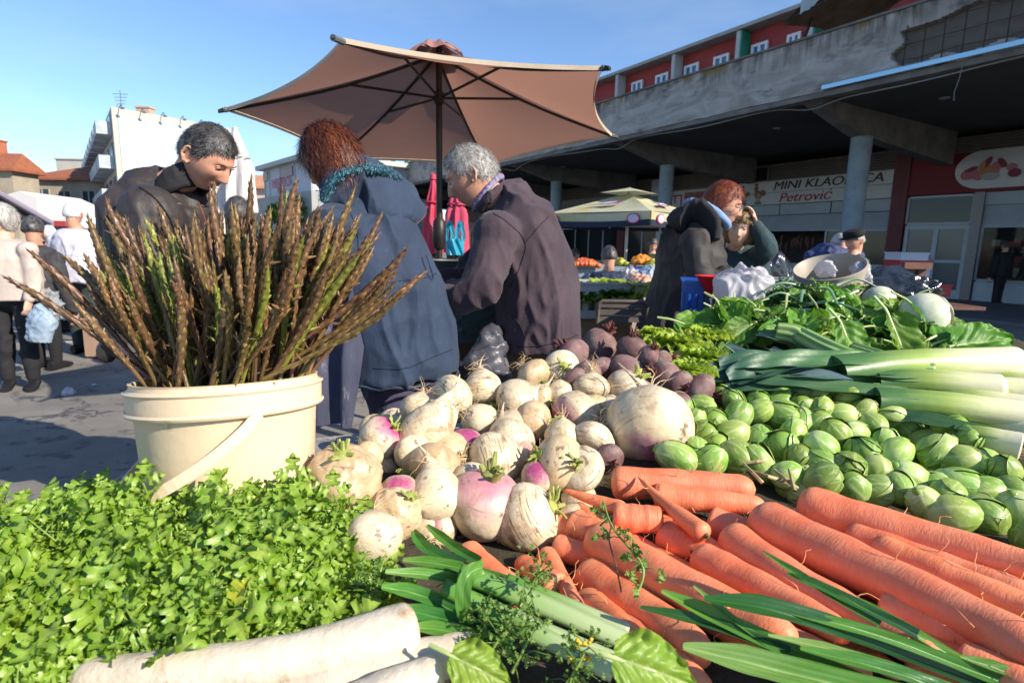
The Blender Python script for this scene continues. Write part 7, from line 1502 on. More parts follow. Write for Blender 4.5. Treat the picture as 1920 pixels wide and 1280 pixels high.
# ------------------------------------------------------------------ big tan parasol
can = M('tan_canvas', (.25, .125, .10), (.29, .15, .12), 3, .85, .0012, 60, trans=.40, transcol=(.46, .24, .17), spots=(.36, .20, .15), spsc=2, sprange=(.6, .8))
polem = M('black_metal', (.02, .018, .018), (.035, .03, .028), 20, .45, metal=.3); 
UX, UY, UZ, URR, UTH, UTX, UTY = -.484, 3.735, 2.046, 1.2, -2.826, -.047, .089
um = thing('parasol', 'large tan six sided market parasol on a black pole', 'parasol', (UX, UY, 0)); um['_w'] = 1
nU = Vector((UTX, UTY, 1)).normalized(); e1 = Vector((0, 1, 0)).cross(nU).normalized(); e2 = nU.cross(e1); UC = Vector((UX, UY, UZ)); APX = UC+nU*.43
cor = [UC+(e1*math.cos(UTH-k*math.pi/3)+e2*math.sin(UTH-k*math.pi/3))*URR for k in range(6)]
cv = MB(); nn = 20
for k in range(6):
    A = cor[k]; Bq = cor[(k+1) % 6]
    def pan(u, v, A=A, Bq=Bq):
        P = APX.lerp(A.lerp(Bq, u), v); s = 4*u*(1-u); P = P-(P-UC).project(e1)*0
        inw = ((A+Bq)/2-UC).normalized(); return P-inw*(.075*s*v*v)-nU*(.045*s*v*(1-v)*2.2)+nU*(-.03*math.sin(math.pi*v))
    cv.grid(pan, nn, nn)
obj('canopy', cv, can, um, ang=None)
vl = MB()
for k in range(6):
    A = cor[k]; Bq = cor[(k+1) % 6]; inw = ((A+Bq)/2-UC).normalized(); top_ = []
    def val(u, v): s = 4*u*(1-u); return A.lerp(Bq, u)-inw*(.075*s-.004)+nU*(.004-.022*v)
    vl.grid(val, nn, 3)
obj('edge_band', vl, M('faded_cream_edge', (.46, .38, .28), (.52, .44, .34), 9, .8, trans=.2), um, ang=None)
cp_ = MB(); R0 = .20
for k in range(6):
    A = APX+(cor[k]-APX).normalized()*R0+nU*.02; Bq = APX+(cor[(k+1) % 6]-APX).normalized()*R0+nU*.02
    cp_.grid(lambda u, v: (APX+nU*.045).lerp(A.lerp(Bq, u), v)+nU*(.03*math.sin(math.pi*v*.9)+.012*math.sin(u*9+k)), 8, 8)
obj('top_cap', cp_, M('faded_rose_canvas', (.26, .10, .09), (.40, .24, .20), 8, .85, trans=.2), um, ang=None)
hub = UC+nU*.12+Vector((0, 0, .0)); HB = Vector((UX, UY, 2.19))
for k in range(6):
    m_ = MB(); A = cor[k]; s0 = APX-nU*.03; ext = A+(A-APX).normalized()*(.02 if k != 5 else .09); mid = s0.lerp(A, .5)-nU*.04
    m_.tube(spl([s0, mid, A-nU*.012, ext], 14), .009, 8); rb_ = obj('rib', m_, polem, um)
    m_ = MB(); m_.tube([HB, s0.lerp(A, .44)-nU*.04], .008, 8); obj('strut', m_, polem, rb_)
    m_ = MB(); m_.tube([A-nU*.012, ext], .014, 8); obj('rib_tip', m_, M('grey_plastic', (.10, .11, .11)) if k == 0 else bpy.data.materials['grey_plastic'], um)
m_ = MB(); m_.tube([(UX, UY, 1.2), (UX, UY, 2.5)], .020, 16); m_.tube([(UX, UY, .05), (UX, UY, 1.2)], .025, 16); obj('pole', m_, polem, um)
m_ = MB(); m_.lathe([(.022, -.04), (.032, -.03), (.032, .03), (.022, .04)], 16, (UX, UY, 2.19)); obj('runner', m_, polem, um)
m_ = MB(); q = atY(824, 436, UY); m_.lathe([(.024, -.11), (.040, -.09), (.045, 0), (.040, .07), (.024, .09)], 18, (UX, UY, q.z)); obj('joint_collar', m_, polem, um)
m_ = MB(); m_.lathe([(.24, 0), (.24, .05), (.05, .10), (.03, .3)], 24, (UX, UY, 0)); obj('base', m_, conc, um)
m_ = MB(); m_.tube([(UX-.035, UY, UZ+.45), (UX+.05, UY, UZ+.46)], .01, 6); obj('crank', m_, polem, um)
# ------------------------------------------------------------------ closed parasols
def closed(label, px, ytop, ybot, Y, w, m, grp, band=None):
    T = atY(px, ytop, Y); Bp = atY(px, ybot, Y); t = thing('closed_parasol', label, 'parasol', (T.x, Y, 0), grp); t['_w'] = 1
    m_ = MB(); m_.tube([(T.x, Y, 0), (T.x, Y, T.z)], .025, 10); obj('pole', m_, polem, t)
    m_ = MB(); n = 48; rings = []; seed = px % 13
    for i in range(34):
        v = i/33; z = T.z-.02+(Bp.z-T.z)*v; prof = w*(.22+.55*min(1, v*2.2)+.28*v) if v < .98 else w
        if .30 < v < .36: prof *= .82
        rings.append([(T.x+math.cos(a)*prof*(1+.22*math.sin(a*7+v*3+seed)*min(1, v*4)), Y+math.sin(a)*prof*(1+.22*math.sin(a*7+v*3+seed)*min(1, v*4)), z) for a in [2*math.pi*k/n for k in range(n)]])
    m_.rings(rings); obj('folded_canopy', m_, m, t)
    b_ = MB(); b_.tube([(T.x+math.cos(a)*w*.80, Y+math.sin(a)*w*.80, T.z+(Bp.z-T.z)*.33) for a in [2*math.pi*k/24 for k in range(25)]], .012, 6); obj('tie', b_, band or m, t)
    b_ = MB(); b_.lathe([(.04, 0), (.035, .05), (.005, .07)], 10, (T.x, Y, T.z-.02)); obj('finial', b_, m, t); return t
redc = M('red_canvas', (.50, .03, .07), (.60, .07, .13), 4, .7, trans=.15, spots=(.62, .42, .52), spsc=6, sprange=(.66, .70)); pinkc = M('pink_red_canvas', (.48, .05, .11), (.56, .08, .15), 5, .7, trans=.2); whc = M('white_canvas', (.60, .56, .55), (.68, .64, .62), 4, .8, trans=.15); gc = M('green_canvas', (.02, .22, .12), (.05, .32, .18), 4, .8, trans=.15)
closed('red closed parasol with white printing left of the black pole', 812, 333, 472, 6.6, .105, redc, 'folded red parasols')
closed('pink red closed parasol between the black pole and the grey haired person', 856, 340, 470, 6.2, .115, pinkc, 'folded red parasols')
closed('tall white closed parasol behind the dark haired person', 441, 244, 395, 8.0, .20, whc, 'folded white parasols')
closed('white closed parasol right behind the chin of the dark haired person', 419, 318, 400, 9.5, .22, whc, 'folded white parasols')
# green awnings on the terrace end
for i, (px, py, pb, w, lab) in enumerate([(737, 296, 325, .35, 'green folded awning on the terrace edge above the blue hood'), (762, 298, 312, .25, 'smaller green awning beside the black pole')]):
    s_, z1 = sn(px, py, 12.6); _, z0 = sn(px, pb, 12.6); m_ = MB(); n = 30; m_.rings([[B(s_+math.cos(a)*w*(.5+.5*v)*(1+.15*math.sin(7*a)), 12.6+math.sin(a)*w*.6*(.5+.5*v), z1+(z0-z1)*v) for a in [2*math.pi*k/n for k in range(n)]] for v in (0, .1, .4, .7, 1)])
    o = obj('folded_awning', m_, gc); tag(o, lab, 'awning', 'green awnings on the terrace')
# ------------------------------------------------------------------ yellow parasol over the fruit stall
YD = 11.0; A = atY(1180, 352, YD); ym = M('pale_yellow_canvas', (.46, .46, .32), (.52, .52, .38), 3, .8, trans=.15, spots=(.46, .40, .16), spsc=1.6, sprange=(.5, .7)); nv_ = M('navy_band', (.012, .02, .045), rough=.8)
yu = thing('square_parasol', 'pale yellow square parasol with a navy border over the fruit stall', 'parasol', (A.x, YD, 0)); yu['_w'] = 1
zt_ = A.z; ze_ = 1.90; hw_ = 1.10; rot = R(3)
yc = [Vector((A.x+math.cos(rot+k*math.pi/2)*hw_*1.38, YD+math.sin(rot+k*math.pi/2)*hw_*1.38, ze_)) for k in range(4)]; AP = Vector((A.x, YD, zt_-.10)); m_ = MB(); e = MB(); e2_ = MB()
for k in range(4):
    a, b_ = yc[k], yc[(k+1) % 4]
    m_.grid(lambda u, v: AP.lerp(a.lerp(b_, u), v)-Vector((0, 0, .10*4*u*(1-u)*v*(1-v)*2-.0)), 12, 12)
    inw = ((a+b_)/2-Vector((A.x, YD, ze_))).normalized()
    e.grid(lambda u, v: a.lerp(b_, u)+inw*.01-Vector((0, 0, .16*v+.03*4*u*(1-u))), 14, 3); e2_.grid(lambda u, v: a.lerp(b_, u)+inw*.02-Vector((0, 0, .135+.10*v+.03*4*u*(1-u))), 14, 3)
obj('canopy', m_, ym, yu, ang=None); obj('valance', e, ym, yu, ang=None); obj('navy_border', e2_, nv_, yu, ang=None)
m_ = MB()
for k in range(4):
    a = Vector((A.x, YD, zt_)); p1 = a.lerp(yc[k]+Vector((0, 0, .22)), .36); p2 = a.lerp(yc[(k+1) % 4]+Vector((0, 0, .22)), .36); m_.grid(lambda u, v: a.lerp(p1.lerp(p2, u), v), 8, 6)
obj('top_canopy', m_, ym, yu, ang=None)
mt = M('pale_metal', (.40, .40, .38), rough=.4, metal=.4)
m_ = MB(); m_.tube([(A.x-.0, YD, 0), (A.x, YD, zt_)], .03, 10); obj('pole', m_, mt, yu)
m_ = MB(); m_.tube([(A.x+.75, YD+.5, 0), (A.x+.75, YD+.5, ze_+.2)], .022, 8); obj('side_pole', m_, mt, yu)
wl_ = M('logo_white', (.50, .46, .60), rough=.7); rl_ = M('logo_red', (.32, .03, .10), rough=.7)
def logo(k, u0, v0, w, h, tilt):     # a small leaping swoosh emblem lying on one canopy face
    a, b_ = yc[k], yc[(k+1) % 4]; ex = (b_-a).normalized(); ey = (AP-a.lerp(b_, .5)).normalized(); nz = ex.cross(ey); nz = nz if nz.z > 0 else -nz; c = a.lerp(b_, u0).lerp(AP, v0)
    for m__, o_, s_ in ((rl_, .018, 1.), (wl_, .026, .72)):
        q = MB(); pts = [(-1, -.9), (-.4, .3), (.3, .8), (1, 1.0), (.95, .3), (.5, -.3), (-.2, -.1), (-.7, -.5)]; cx_, cy_ = .1, .2
        q.add([c+ex*((cx_+(x-cx_)*s_)*w+(cy_+(y-cy_)*s_)*tilt*w)+ey*((cy_+(y-cy_)*s_)*h)+nz*o_ for x, y in pts], [tuple(range(8))]); obj('emblem', q, m__, yu, smooth=False)
logo(2, .40, .38, .32, .16, .1); logo(3, .55, .38, .32, .16, -.1)
for k, us in ((2, (.08, .86)), (3, (.13, .9))):
    a, b_ = yc[k], yc[(k+1) % 4]; inw = ((a+b_)/2-Vector((A.x, YD, ze_))).normalized()
    for u_ in us:
        c = a.lerp(b_, u_)+inw*.035-Vector((0, 0, .12)); ex = (b_-a).normalized()
        for m__, o_, s_ in ((rl_, 0, 1.), (wl_, .008, .8)):
            q = MB(); q.add([c+inw*o_+ex*.13*s_*math.cos(t)+Vector((0, 0, .085*s_*math.sin(t))) for t in [2*math.pi*i/16 for i in range(16)]], [tuple(range(16))]); obj('emblem', q, m__, yu, smooth=False)
# ------------------------------------------------------------------ stalls and goods in the middle distance
def table(label, x0, x1, ytop_px, Y, dep, m, name='stall_table', cat='table'):
    A_ = atY(x0, ytop_px, Y); B_ = atY(x1, ytop_px, Y); z = (A_.z+B_.z)/2; t = thing(name, label, cat, ((A_.x+B_.x)/2, Y+dep/2, 0)); t['_w'] = 1
    q = MB(); q.box(((A_.x+B_.x)/2, Y+dep/2, z-.03), (B_.x-A_.x, dep, .06)); obj('tabletop', q, m, t, smooth=False)
    for sx in (A_.x+.05, B_.x-.05):
        for sy in (Y+.05, Y+dep-.05): q = MB(); q.box((sx, sy, (z-.061)/2), (.06, .06, z-.061)); obj('leg', q, m, t, smooth=False)
    q = MB(); q.box(((A_.x+B_.x)/2, Y-.004, z-.19), (B_.x-A_.x, .02, .26)); obj('apron_board', q, m, t, smooth=False); return t, A_, B_, z
stl = M('blue_grey_table', (.20, .26, .30), (.26, .32, .36), 3, .6); wcr = M('white_plastic', (.42, .44, .42), (.50, .52, .50), 5, .5, trans=.1)
t_, A_, B_, z_ = table('long blue grey fruit table under the yellow parasol', 1060, 1290, 500, 9.2, 1.2, stl)
def pile(label, name, cat, x0, x1, py, Y, r, m, n, grp=None, dep=.4, hgt=.12, ell=1):
    A_ = atY(x0, py, Y); B_ = atY(x1, py, Y); q = MB(); rr_ = random.Random(int(x0))
    for i in range(n):
        u = rr_.random(); v = rr_.random(); h = hgt*(1-abs(2*u-1)**2)*(.4+.6*v); q.sphere((A_.x+(B_.x-A_.x)*u, Y+dep*v, A_.z+h*rr_.uniform(.6, 1.)), (r, r*ell, r), 8, 6)
    o = obj(name, q, m); tag(o, label, cat, grp, 'stuff'); return o
org = M('orange_peel', (.65, .20, .02), (.72, .30, .04), 9, .5); bnn = M('banana_skin', (.45, .42, .06), (.35, .38, .06), 6, .5); tomm = M('tomato_skin', (.50, .07, .03), (.60, .20, .05), 9, .4)
pile('heap of oranges beside the vendor', 'orange_heap', 'oranges', 1192, 1232, 494, 9.1, .045, org, 70)
pile('heap of yellow green pears right of the oranges', 'pear_heap', 'pears', 1218, 1250, 503, 8.8, .045, bnn, 60)
pile('row of red and orange fruit at the left of the fruit stall', 'fruit_row', 'fruit', 1076, 1125, 498, 9.1, .045, tomm, 90, hgt=.10)
pile('yellow fruit behind the navy jacket person', 'fruit_row', 'fruit', 1160, 1176, 496, 9.3, .045, bnn, 30)
q = MB(); a_ = atY(1184, 502, 8.95); b_ = atY(1218, 504, 8.95); q.box(((a_.x+b_.x)/2, 9.0, a_.z-.04), (b_.x-a_.x, .3, .08)); o = obj('fruit_tray', q, M('bright_blue', (.02, .05, .40)), smooth=False); tag(o, 'bright blue tray edge under the oranges', 'tray')
# stall with lettuce, white crate
t2, A2, B2, z2 = table('pale wooden vegetable table with the white crate and lettuces', 1070, 1290, 560, 4.0, .9, M('pale_wood', (.34, .33, .29), (.42, .40, .35), 4, .8))
def crate(label, P, d, m, rz=0, name='crate', grp=None, slots=7):
    P = Vector(P); t = thing(name, label, 'crate', P, grp); t['_w'] = 1; w, dp, h = d; th = .008; Rz = Matrix.Rotation(rz, 3, 'Z')
    def bx(mb, c, s): mb.box(P+Rz @ Vector(c), s, rz)
    q = MB(); bx(q, (0, 0, .004), (w, dp, th)); 
    for sy in (-1, 1):
        bx(q, (0, sy*(dp/2-th/2), h-.03), (w, th, .06)); bx(q, (0, sy*(dp/2-th/2), .03), (w, th, .05))
        for k in range(slots): bx(q, (-w/2+w*(k+.5)/slots, sy*(dp/2-th/2-.001), h/2), (w/slots*.45, th*.9, h-.09))
    for sx in (-1, 1):
        bx(q, (sx*(w/2-th/2), 0, h-.03), (th, dp-.018, .06)); bx(q, (sx*(w/2-th/2), 0, .03), (th, dp-.018, .05))
        for k in range(5): bx(q, (sx*(w/2-th/2-.001), -dp/2+dp*(k+.5)/5, h/2), (th*.9, dp/5*.5, h-.09))
    obj('body', q, m, t, smooth=False)
    q = MB(); bx(q, (0, -dp/2-.004, h-.006), (w+.02, .012, .012)); bx(q, (0, dp/2+.004, h-.006), (w+.02, .012, .012)); bx(q, (-w/2-.004, 0, h-.006), (.012, dp-.004, .012)); bx(q, (w/2+.004, 0, h-.006), (.012, dp-.004, .012)); obj('rim', q, m, t, smooth=False); return t
c0 = atY(1118, 598, 3.75); crate('white slotted plastic crate below the lettuces', (c0.x, 3.95, c0.z), (.62, .36, .24), wcr, .08)
sup = MB(); sup.box((c0.x, 3.95, c0.z/2-.002), (.5, .3, c0.z-.006)); o = obj('crate_support', sup, M('cardboard', (.20, .13, .07), (.26, .17, .10), 6, .9), smooth=False); tag(o, 'brown cardboard box standing under the white slotted crate', 'box')
def lett2(px, py, Y, R0, seed, m, label):
    P = atY(px, py, Y); t = thing('lettuce', label, 'lettuce', P, 'lettuces on the stall behind'); t['_w'] = 1; rr_ = random.Random(seed); mb = MB()
    for ring, (n, tilt, sc) in enumerate([(5, .4, .6), (8, .9, .9), (9, 1.35, 1.0)]):
        for j in range(n):
            az = 2*math.pi*j/n+rr_.uniform(-.3, .3); d = Vector((math.cos(az)*math.sin(tilt), math.sin(az)*math.sin(tilt), math.cos(tilt))); nrm = Vector((-math.cos(az)*math.cos(tilt), -math.sin(az)*math.cos(tilt), math.sin(tilt))); x = d.cross(nrm); s = R0*sc*rr_.uniform(.85, 1.15)
            mb.grid(lambda u_, v: P+x*((2*u_-1)*(.2+.4*v)*s)+d*(s*v)+nrm*(s*(.3*(2*u_-1)**2*(1-.5*v)-.2*v*v+.10*v*math.sin(u_*16+seed+v*6))), 10, 8)
    obj('leaves', mb, m, t, ang=None)
dkl = M('dark_lettuce', (.08, .18, .02), (.16, .26, .04), 12, .45, trans=.3)
for i, (px, py, Y, r_, m, lab) in enumerate([(1182, 552, 3.9, .16, letm, 'pale striped endive head rightmost on the stall behind'), (1140, 545, 4.1, .15, letm, 'bright lettuce left of the pale endive'), (1150, 562, 3.8, .14, dkl, 'dark lettuce drooping over the crate edge'), (1108, 552, 3.9, .14, dkl, 'dark green lettuce in the middle of the crate'), (1085, 545, 4.1, .13, letm, 'yellow green lettuce beside the plum jacket'), (1085, 565, 3.8, .12, dkl, 'blue green cabbage leaf bunch at the crate corner')]): lett2(px, py, Y, r_, i, m, lab)
def bag(label, pts, w, m, name='plastic_bag', seed=0, vox=.012, grp=None, cat='bag', fold=.03, fs=16):
    q = MB(); st = [(Vector(p), a, b_, (1, 0, 0)) for p, a, b_ in pts]; loftN(q, st, 5, 20); me = remesh(q, vox, m, 1, fold, fs, seed, (1, 1, .8)); xs = np.empty(len(me.vertices)*3); me.vertices.foreach_get('co', xs); xs = xs.reshape(-1, 3); c = Vector(((xs[:, 0].min()+xs[:, 0].max())/2, (xs[:, 1].min()+xs[:, 1].max())/2, xs[:, 2].min())); me.transform(Matrix.Translation(-c)); o = bpy.data.objects.new(name, me); COL.objects.link(o); o.location = c; tag(o, label, cat, grp); return o
plw = M('white_film', (.62, .61, .65), (.74, .73, .76), 6, .3, .004, 30, trans=.45, spec=.7); plb = M('pale_blue_film', (.35, .48, .62), (.50, .62, .74), 6, .3, .004, 30, trans=.35, spec=.7); cyan = M('cyan_film', (.03, .42, .60), (.06, .52, .70), 6, .35, .003, 30, trans=.45, spec=.6); plk = M('black_film', (.012, .014, .016), (.02, .022, .025), 6, .18, .004, 26, spec=.9)
bag('bluish plastic bag of goods lying below the fruit stall', [(atY(1205, 528, 6.2), .22, .12), (atY(1205, 520, 6.2), .20, .12), (atY(1198, 508, 6.2), .08, .06)], 0, plb)
bag('lilac printed plastic bag left of the bluish bag', [(atY(1175, 524, 6.4), .14, .1), (atY(1176, 512, 6.4), .12, .09), (atY(1176, 504, 6.4), .05, .04)], 0, plw, seed=3)
t4, A4, B4, z4 = table('blue grey low table with plastic bags in front of the fruit stall', 1060, 1290, 527, 6.1, .9, stl)
pile('pink onions in a tray right of the lettuces', 'onion_tray', 'onions', 1196, 1236, 531, 4.6, .03, M('onion_skin', (.50, .26, .18), (.62, .38, .28), 9, .5), 60, hgt=.05)
q = MB(); a_ = atY(1200, 548, 4.2); b_ = atY(1236, 548, 4.2); q.grid(lambda u, v: Vector((a_.x+(b_.x-a_.x)*u, 4.2+.3*v, a_.z+.02+.012*math.sin(u*9+v*4))), 16, 10); o = obj('paper_sheet', q, M('pale_blue_paper', (.42, .50, .60), rough=.8)); tag(o, 'pale blue sheet of paper lying beside the endive', 'paper')
# folding wooden chair
chm_ = M('dark_wood_slat', (.075, .06, .05), (.12, .10, .085), 5, .7, .001, 60, stretch=(1, 6, 6)); CH = thing('folding_chair', 'dark slatted folding chair with its back to us, behind the beetroots', 'chair', (atY(1165, 600, 3.1).x, 3.1, 0)); CH['_w'] = 1
TLc = atY(1122, 566, 3.05); TRc = atY(1214, 563, 3.05); zt_c = (TLc.z+TRc.z)/2; zb_c = atY(1168, 606, 3.05).z; wd = TRc.x-TLc.x; xc = (TLc.x+TRc.x)/2
for k in range(3):
    q = MB(); h = (zt_c-zb_c)/3; zc_ = zt_c-h*(k+.5); q.box((xc, 3.05+.01*k, zc_), (wd-.02, .018, h-.010)); obj('back_slat', q, chm_, CH, smooth=False)
for s in (-1, 1):
    q = MB(); q.tube([(xc+s*wd/2, 3.04, zt_c-.02), (xc+s*wd/2, 3.06, zb_c-.02), (xc+s*wd/2, 2.95, .44), (xc+s*wd/2, 2.75, .0)], .011, 8); obj('leg', q, chm_, CH); q = MB(); q.tube([(xc+s*(wd/2-.03), 2.80, .44), (xc+s*(wd/2-.03), 3.3, .0)], .011, 8); obj('leg', q, chm_, CH)
for k in range(5): q = MB(); q.box((xc, 2.72+.08*k, .45), (wd-.02, .065, .018)); obj('seat_slat', q, chm_, CH, smooth=False)
q = MB(); q.tube([(xc-wd/2, 3.04, zt_c-.02), (xc-wd/2+.02, 3.04, zt_c), (xc+wd/2-.02, 3.04, zt_c), (xc+wd/2, 3.04, zt_c-.02)], .010, 8); obj('top_rail', q, chm_, CH)
# scale tub, table and bags between the two central people
q = MB(); P = atY(850, 492, 2.95); q.lathe([(.13, -.07), (.16, .0), (.165, .012), (.155, .012), (.14, -.05), (.001, -.06)], 30, P, cap=False); o = obj('weighing_pan', q, M('olive_grey_enamel', (.06, .08, .07), (.09, .11, .10), 9, .5)); tag(o, 'dark grey green metal pan between the two central people', 'pan')
t5, A5, B5, z5 = table('small dark brown table between the blue coat and the plum jacket', 800, 935, 590, 2.75, .5, M('dark_brown_board', (.07, .04, .025), (.10, .06, .04), 4, .7), 'side_table')
q = MB(); q.lathe([(.1, 0), (.09, .1), (.09, P.z-.075-z5-.01)], 20, (P.x, 2.95, z5+.001)); o = obj('scale_body', q, M('scale_grey', (.05, .055, .055), rough=.4)); tag(o, 'dark body of the weighing scale under the pan', 'scale')
bag('sheer plastic sack draped over the small dark table', [(atY(895, 612, 2.55), .13, .10), (atY(890, 600, 2.6), .17, .14), (atY(885, 578, 2.7), .15, .12)], 0, M('dim_film', (.10, .16, .17), (.18, .24, .25), 8, .3, .004, 30, trans=.3, spec=.7), seed=5)
bag('grey plastic bag hanging in front of the brown trousers', [(atY(905, 700, 2.2), .12, .05), (atY(915, 660, 2.25), .07, .04), (atY(930, 610, 2.3), .02, .02)], 0, M('grey_film', (.08, .08, .10), (.14, .14, .17), 8, .35, .004, 30, trans=.35, spec=.6), seed=7, fold=.015)
# cyan bag with two handles
cb_ = thing('carrier_bag', 'cyan carrier bag with two open handles hanging behind the plum jacket', 'bag', atY(855, 480, 4.2)); cb_['_w'] = 1; q = MB(); Y_ = 4.2
def cyb(u, v): P = atY(836+34*u, 478-30*v, Y_); return P+Vector((0, -.05*math.sin(math.pi*u)+.015*math.sin(u*17+v*5), 0))
q.grid(cyb, 20, 14); obj('body', q, cyan, cb_, ang=None)
for (a, b_) in ((838, 848), (858, 868)):
    q = MB(); c1, c2 = a-1, b_+1; pts = spl([atY(c1, 450, Y_-.03), atY(c1+1, 432, Y_-.03), atY((c1+c2)/2, 417, Y_-.04), atY(c2-1, 432, Y_-.03), atY(c2, 450, Y_-.03)], 20); blade(q, pts, .030, .3, (0, -1, .2), 0, 0, wp=lambda t: 1); obj('handle', q, cyan, cb_, ang=None)
# ------------------------------------------------------------------ behind the greens
cr0 = atY(1330, 600, 2.75); crate('bright blue plastic crate behind the crinkled leaves', (cr0.x, 2.80, TZ+.02), (.24, .34, atY(1320, 526, 2.7).z-TZ-.02), M('blue_plastic', (.02, .10, .42), (.03, .13, .48), 5, .4), -.25, slots=8)
bw = MB(); P = atY(1353, 538, 2.62); bw.lathe([(.06, -.05), (.085, .0), (.118, .045), (.122, .05), (.112, .048), (.08, .005), (.001, -.035)], 36, P, cap=False); o = obj('red_bowl', bw, M('red_plastic', (.55, .015, .02), rough=.35, trans=.1)); tag(o, 'bright red plastic bowl set in the blue crate', 'bowl')
bag('crumpled white plastic bag beside the red bowl', [(atY(1372, 578, 2.42), .06, .05), (atY(1385, 550, 2.45), .12, .08), (atY(1402, 528, 2.5), .10, .07), (atY(1388, 510, 2.52), .04, .035), (atY(1380, 498, 2.54), .02, .02)], 0, plw, seed=2, vox=.007, fold=.022, fs=10)
tub = thing('grey_tub', 'beige grey plastic tub tilted on the crest of the greens, full of plastic', 'tub', atY(1555, 520, 2.75)); tub['_w'] = 1; q = MB(); P = atY(1555, 500, 2.75); ax = Vector((-.30, -.25, .92)).normalized()
q.lathe([(.135, -.13), (.150, -.03), (.157, -.028), (.160, .0), (.155, .003), (.150, -.002), (.13, -.12), (.001, -.122)], 48, P, cap=False, axis=ax); obj('body', q, M('beige_grey_plastic', (.30, .27, .21), (.36, .32, .26), 5, .5), tub)
q = MB(); Rq = ax.to_track_quat('Z', 'Y'); q.tube([P+Rq @ Vector((math.cos(a)*.166, math.sin(a)*.166, -.035-.05*math.sin(a-1.2))) for a in [1.2+math.pi*k/20 for k in range(21)]], .006, 8); obj('handle', q, mt, tub)
bag('thin white plastic film poking out of the grey tub', [(atY(1545, 506, 2.72), .05, .05), (atY(1548, 497, 2.75), .03, .03), (atY(1545, 489, 2.75), .010, .010)], 0, plw, seed=4, vox=.009, fold=.012, fs=18)
bag('shiny black rubbish bag right of the grey tub', [(atY(1660, 575, 2.75), .20, .12), (atY(1660, 550, 2.8), .20, .13), (atY(1650, 525, 2.85), .15, .10), (atY(1630, 508, 2.9), .05, .05)], 0, plk, seed=6, vox=.010, fold=.035, fs=12)
bag('clear crinkled bag between the grey tub and the black bag', [(atY(1615, 530, 2.7), .05, .04), (atY(1612, 512, 2.72), .045, .04), (atY(1606, 500, 2.74), .02, .02)], 0, plw, seed=8, vox=.008, fold=.02, fs=20)
t6, A6, B6, z6 = table('grey table edge behind the greens in the shade', 1400, 1760, 522, 4.6, .8, stl)
bk2 = bag('black bundle lying on the shaded grey table', [(atY(1420, 515, 4.7), .10, .1), (atY(1460, 503, 4.7), .16, .1), (atY(1480, 498, 4.7), .06, .06)], 0, plk, seed=12, fold=.02)
# trestle, boxes by the shop door
tr = thing('wooden_trestle', 'brown wooden trestle standing before the shop door', 'trestle', (atY(1715, 540, 7.2).x, 7.2, 0)); tr['_w'] = 1; dwm = M('red_brown_wood', (.10, .045, .035), (.15, .07, .05), 5, .7)
for px in (1705, 1728): q = MB(); P = atY(px, 492, 7.2); q.box((P.x, 7.2, P.z/2), (.10, .08, P.z)); obj('post', q, dwm, tr, smooth=False)
q = MB(); P = atY(1716, 498, 7.15); q.box((P.x, 7.12, P.z), (.34, .06, .08)); obj('rail', q, dwm, tr, smooth=False)
rdm = M('red_card', (.34, .015, .02), rough=.5)
def boxx(label, x0, x1, y0, y1, Y, d, mats, name='box', grp=None, band=None):
    A_ = atY(x0, y1, Y); B_ = atY(x1, y0, Y); t = thing(name, label, 'box', ((A_.x+B_.x)/2, Y+d/2, A_.z), grp); t['_w'] = 1; q = MB(); q.box(((A_.x+B_.x)/2, Y+d/2, (A_.z+B_.z)/2), (B_.x-A_.x, d, B_.z-A_.z)); obj('carton', q, mats, t, smooth=False)
    q = MB(); q.box(((A_.x+B_.x)/2, Y+d/2, B_.z+.006), (B_.x-A_.x+.02, d+.02, .02)); obj('lid', q, band or mats, t, smooth=False); return A_.z
whx = M('white_card', (.42, .46, .52), rough=.6)
boxx('white carton on top of the red and white stack', 1688, 1742, 476, 489, 8.0, .35, whx, grp='cartons by the trestle'); boxx('red carton just under the top white one', 1686, 1748, 491, 503, 8.0, .35, rdm, grp='cartons by the trestle'); zz_ = boxx('white carton lowest in the stack behind the trestle', 1684, 1744, 505, 519, 8.0, .35, whx, grp='cartons by the trestle')
q = MB(); P = atY(1715, 520, 8.0); q.box((P.x, 8.17, zz_/2-.004), (.5, .33, zz_-.010)); o = obj('display_stand', q, dwm, smooth=False); tag(o, 'dark brown stand carrying the carton stack', 'stand')
boxx('red carton lying open on the pavement below the shop door', 1745, 1785, 536, 556, 7.8, .3, rdm)
q = MB(); P = atY(1765, 575, 5.0); q.box((P.x, 5.1, P.z), (.62, .4, .03)); q.box((P.x, 5.1, P.z/2-.02), (.06, .06, P.z-.05)); o = obj('tray_table', q, dwm, smooth=False); tag(o, 'small red brown tray table right of the front cabbage', 'table')
# ------------------------------------------------------------------ left: striped awning, tent, plastic bags, litter
aw = thing('striped_awning', 'dark stall awning with a blue and white striped valance at the left edge', 'awning', (-7.0, 8.0, 0)); aw['_w'] = 1
a1 = atY(-60, 330, 7.2); a2 = atY(96, 418, 8.6)
q = MB(); c1 = a1; c2 = a2; dvec = Vector((-1.6, -.4, .1)); q.hexa([c1, c2, c2+dvec, c1+dvec], [c1+Vector((0, 0, .05)), c2+Vector((0, 0, .05)), c2+dvec+Vector((0, 0, .05)), c1+dvec+Vector((0, 0, .05))]); obj('canopy', q, M('dark_canvas', (.015, .02, .03), (.03, .03, .04), 4, .8), aw, smooth=False)
q = MB(); q.tube([c1, c2], .04, 8); obj('front_rail', q, M('lilac_metal', (.32, .28, .36)), aw)
stw = M('awning_white', (.60, .62, .66), rough=.8); stb = M('awning_blue', (.02, .12, .42), rough=.8); q = MB(); b0_ = atY(40, 414, 8.6); b1_ = atY(97, 418, 8.6)
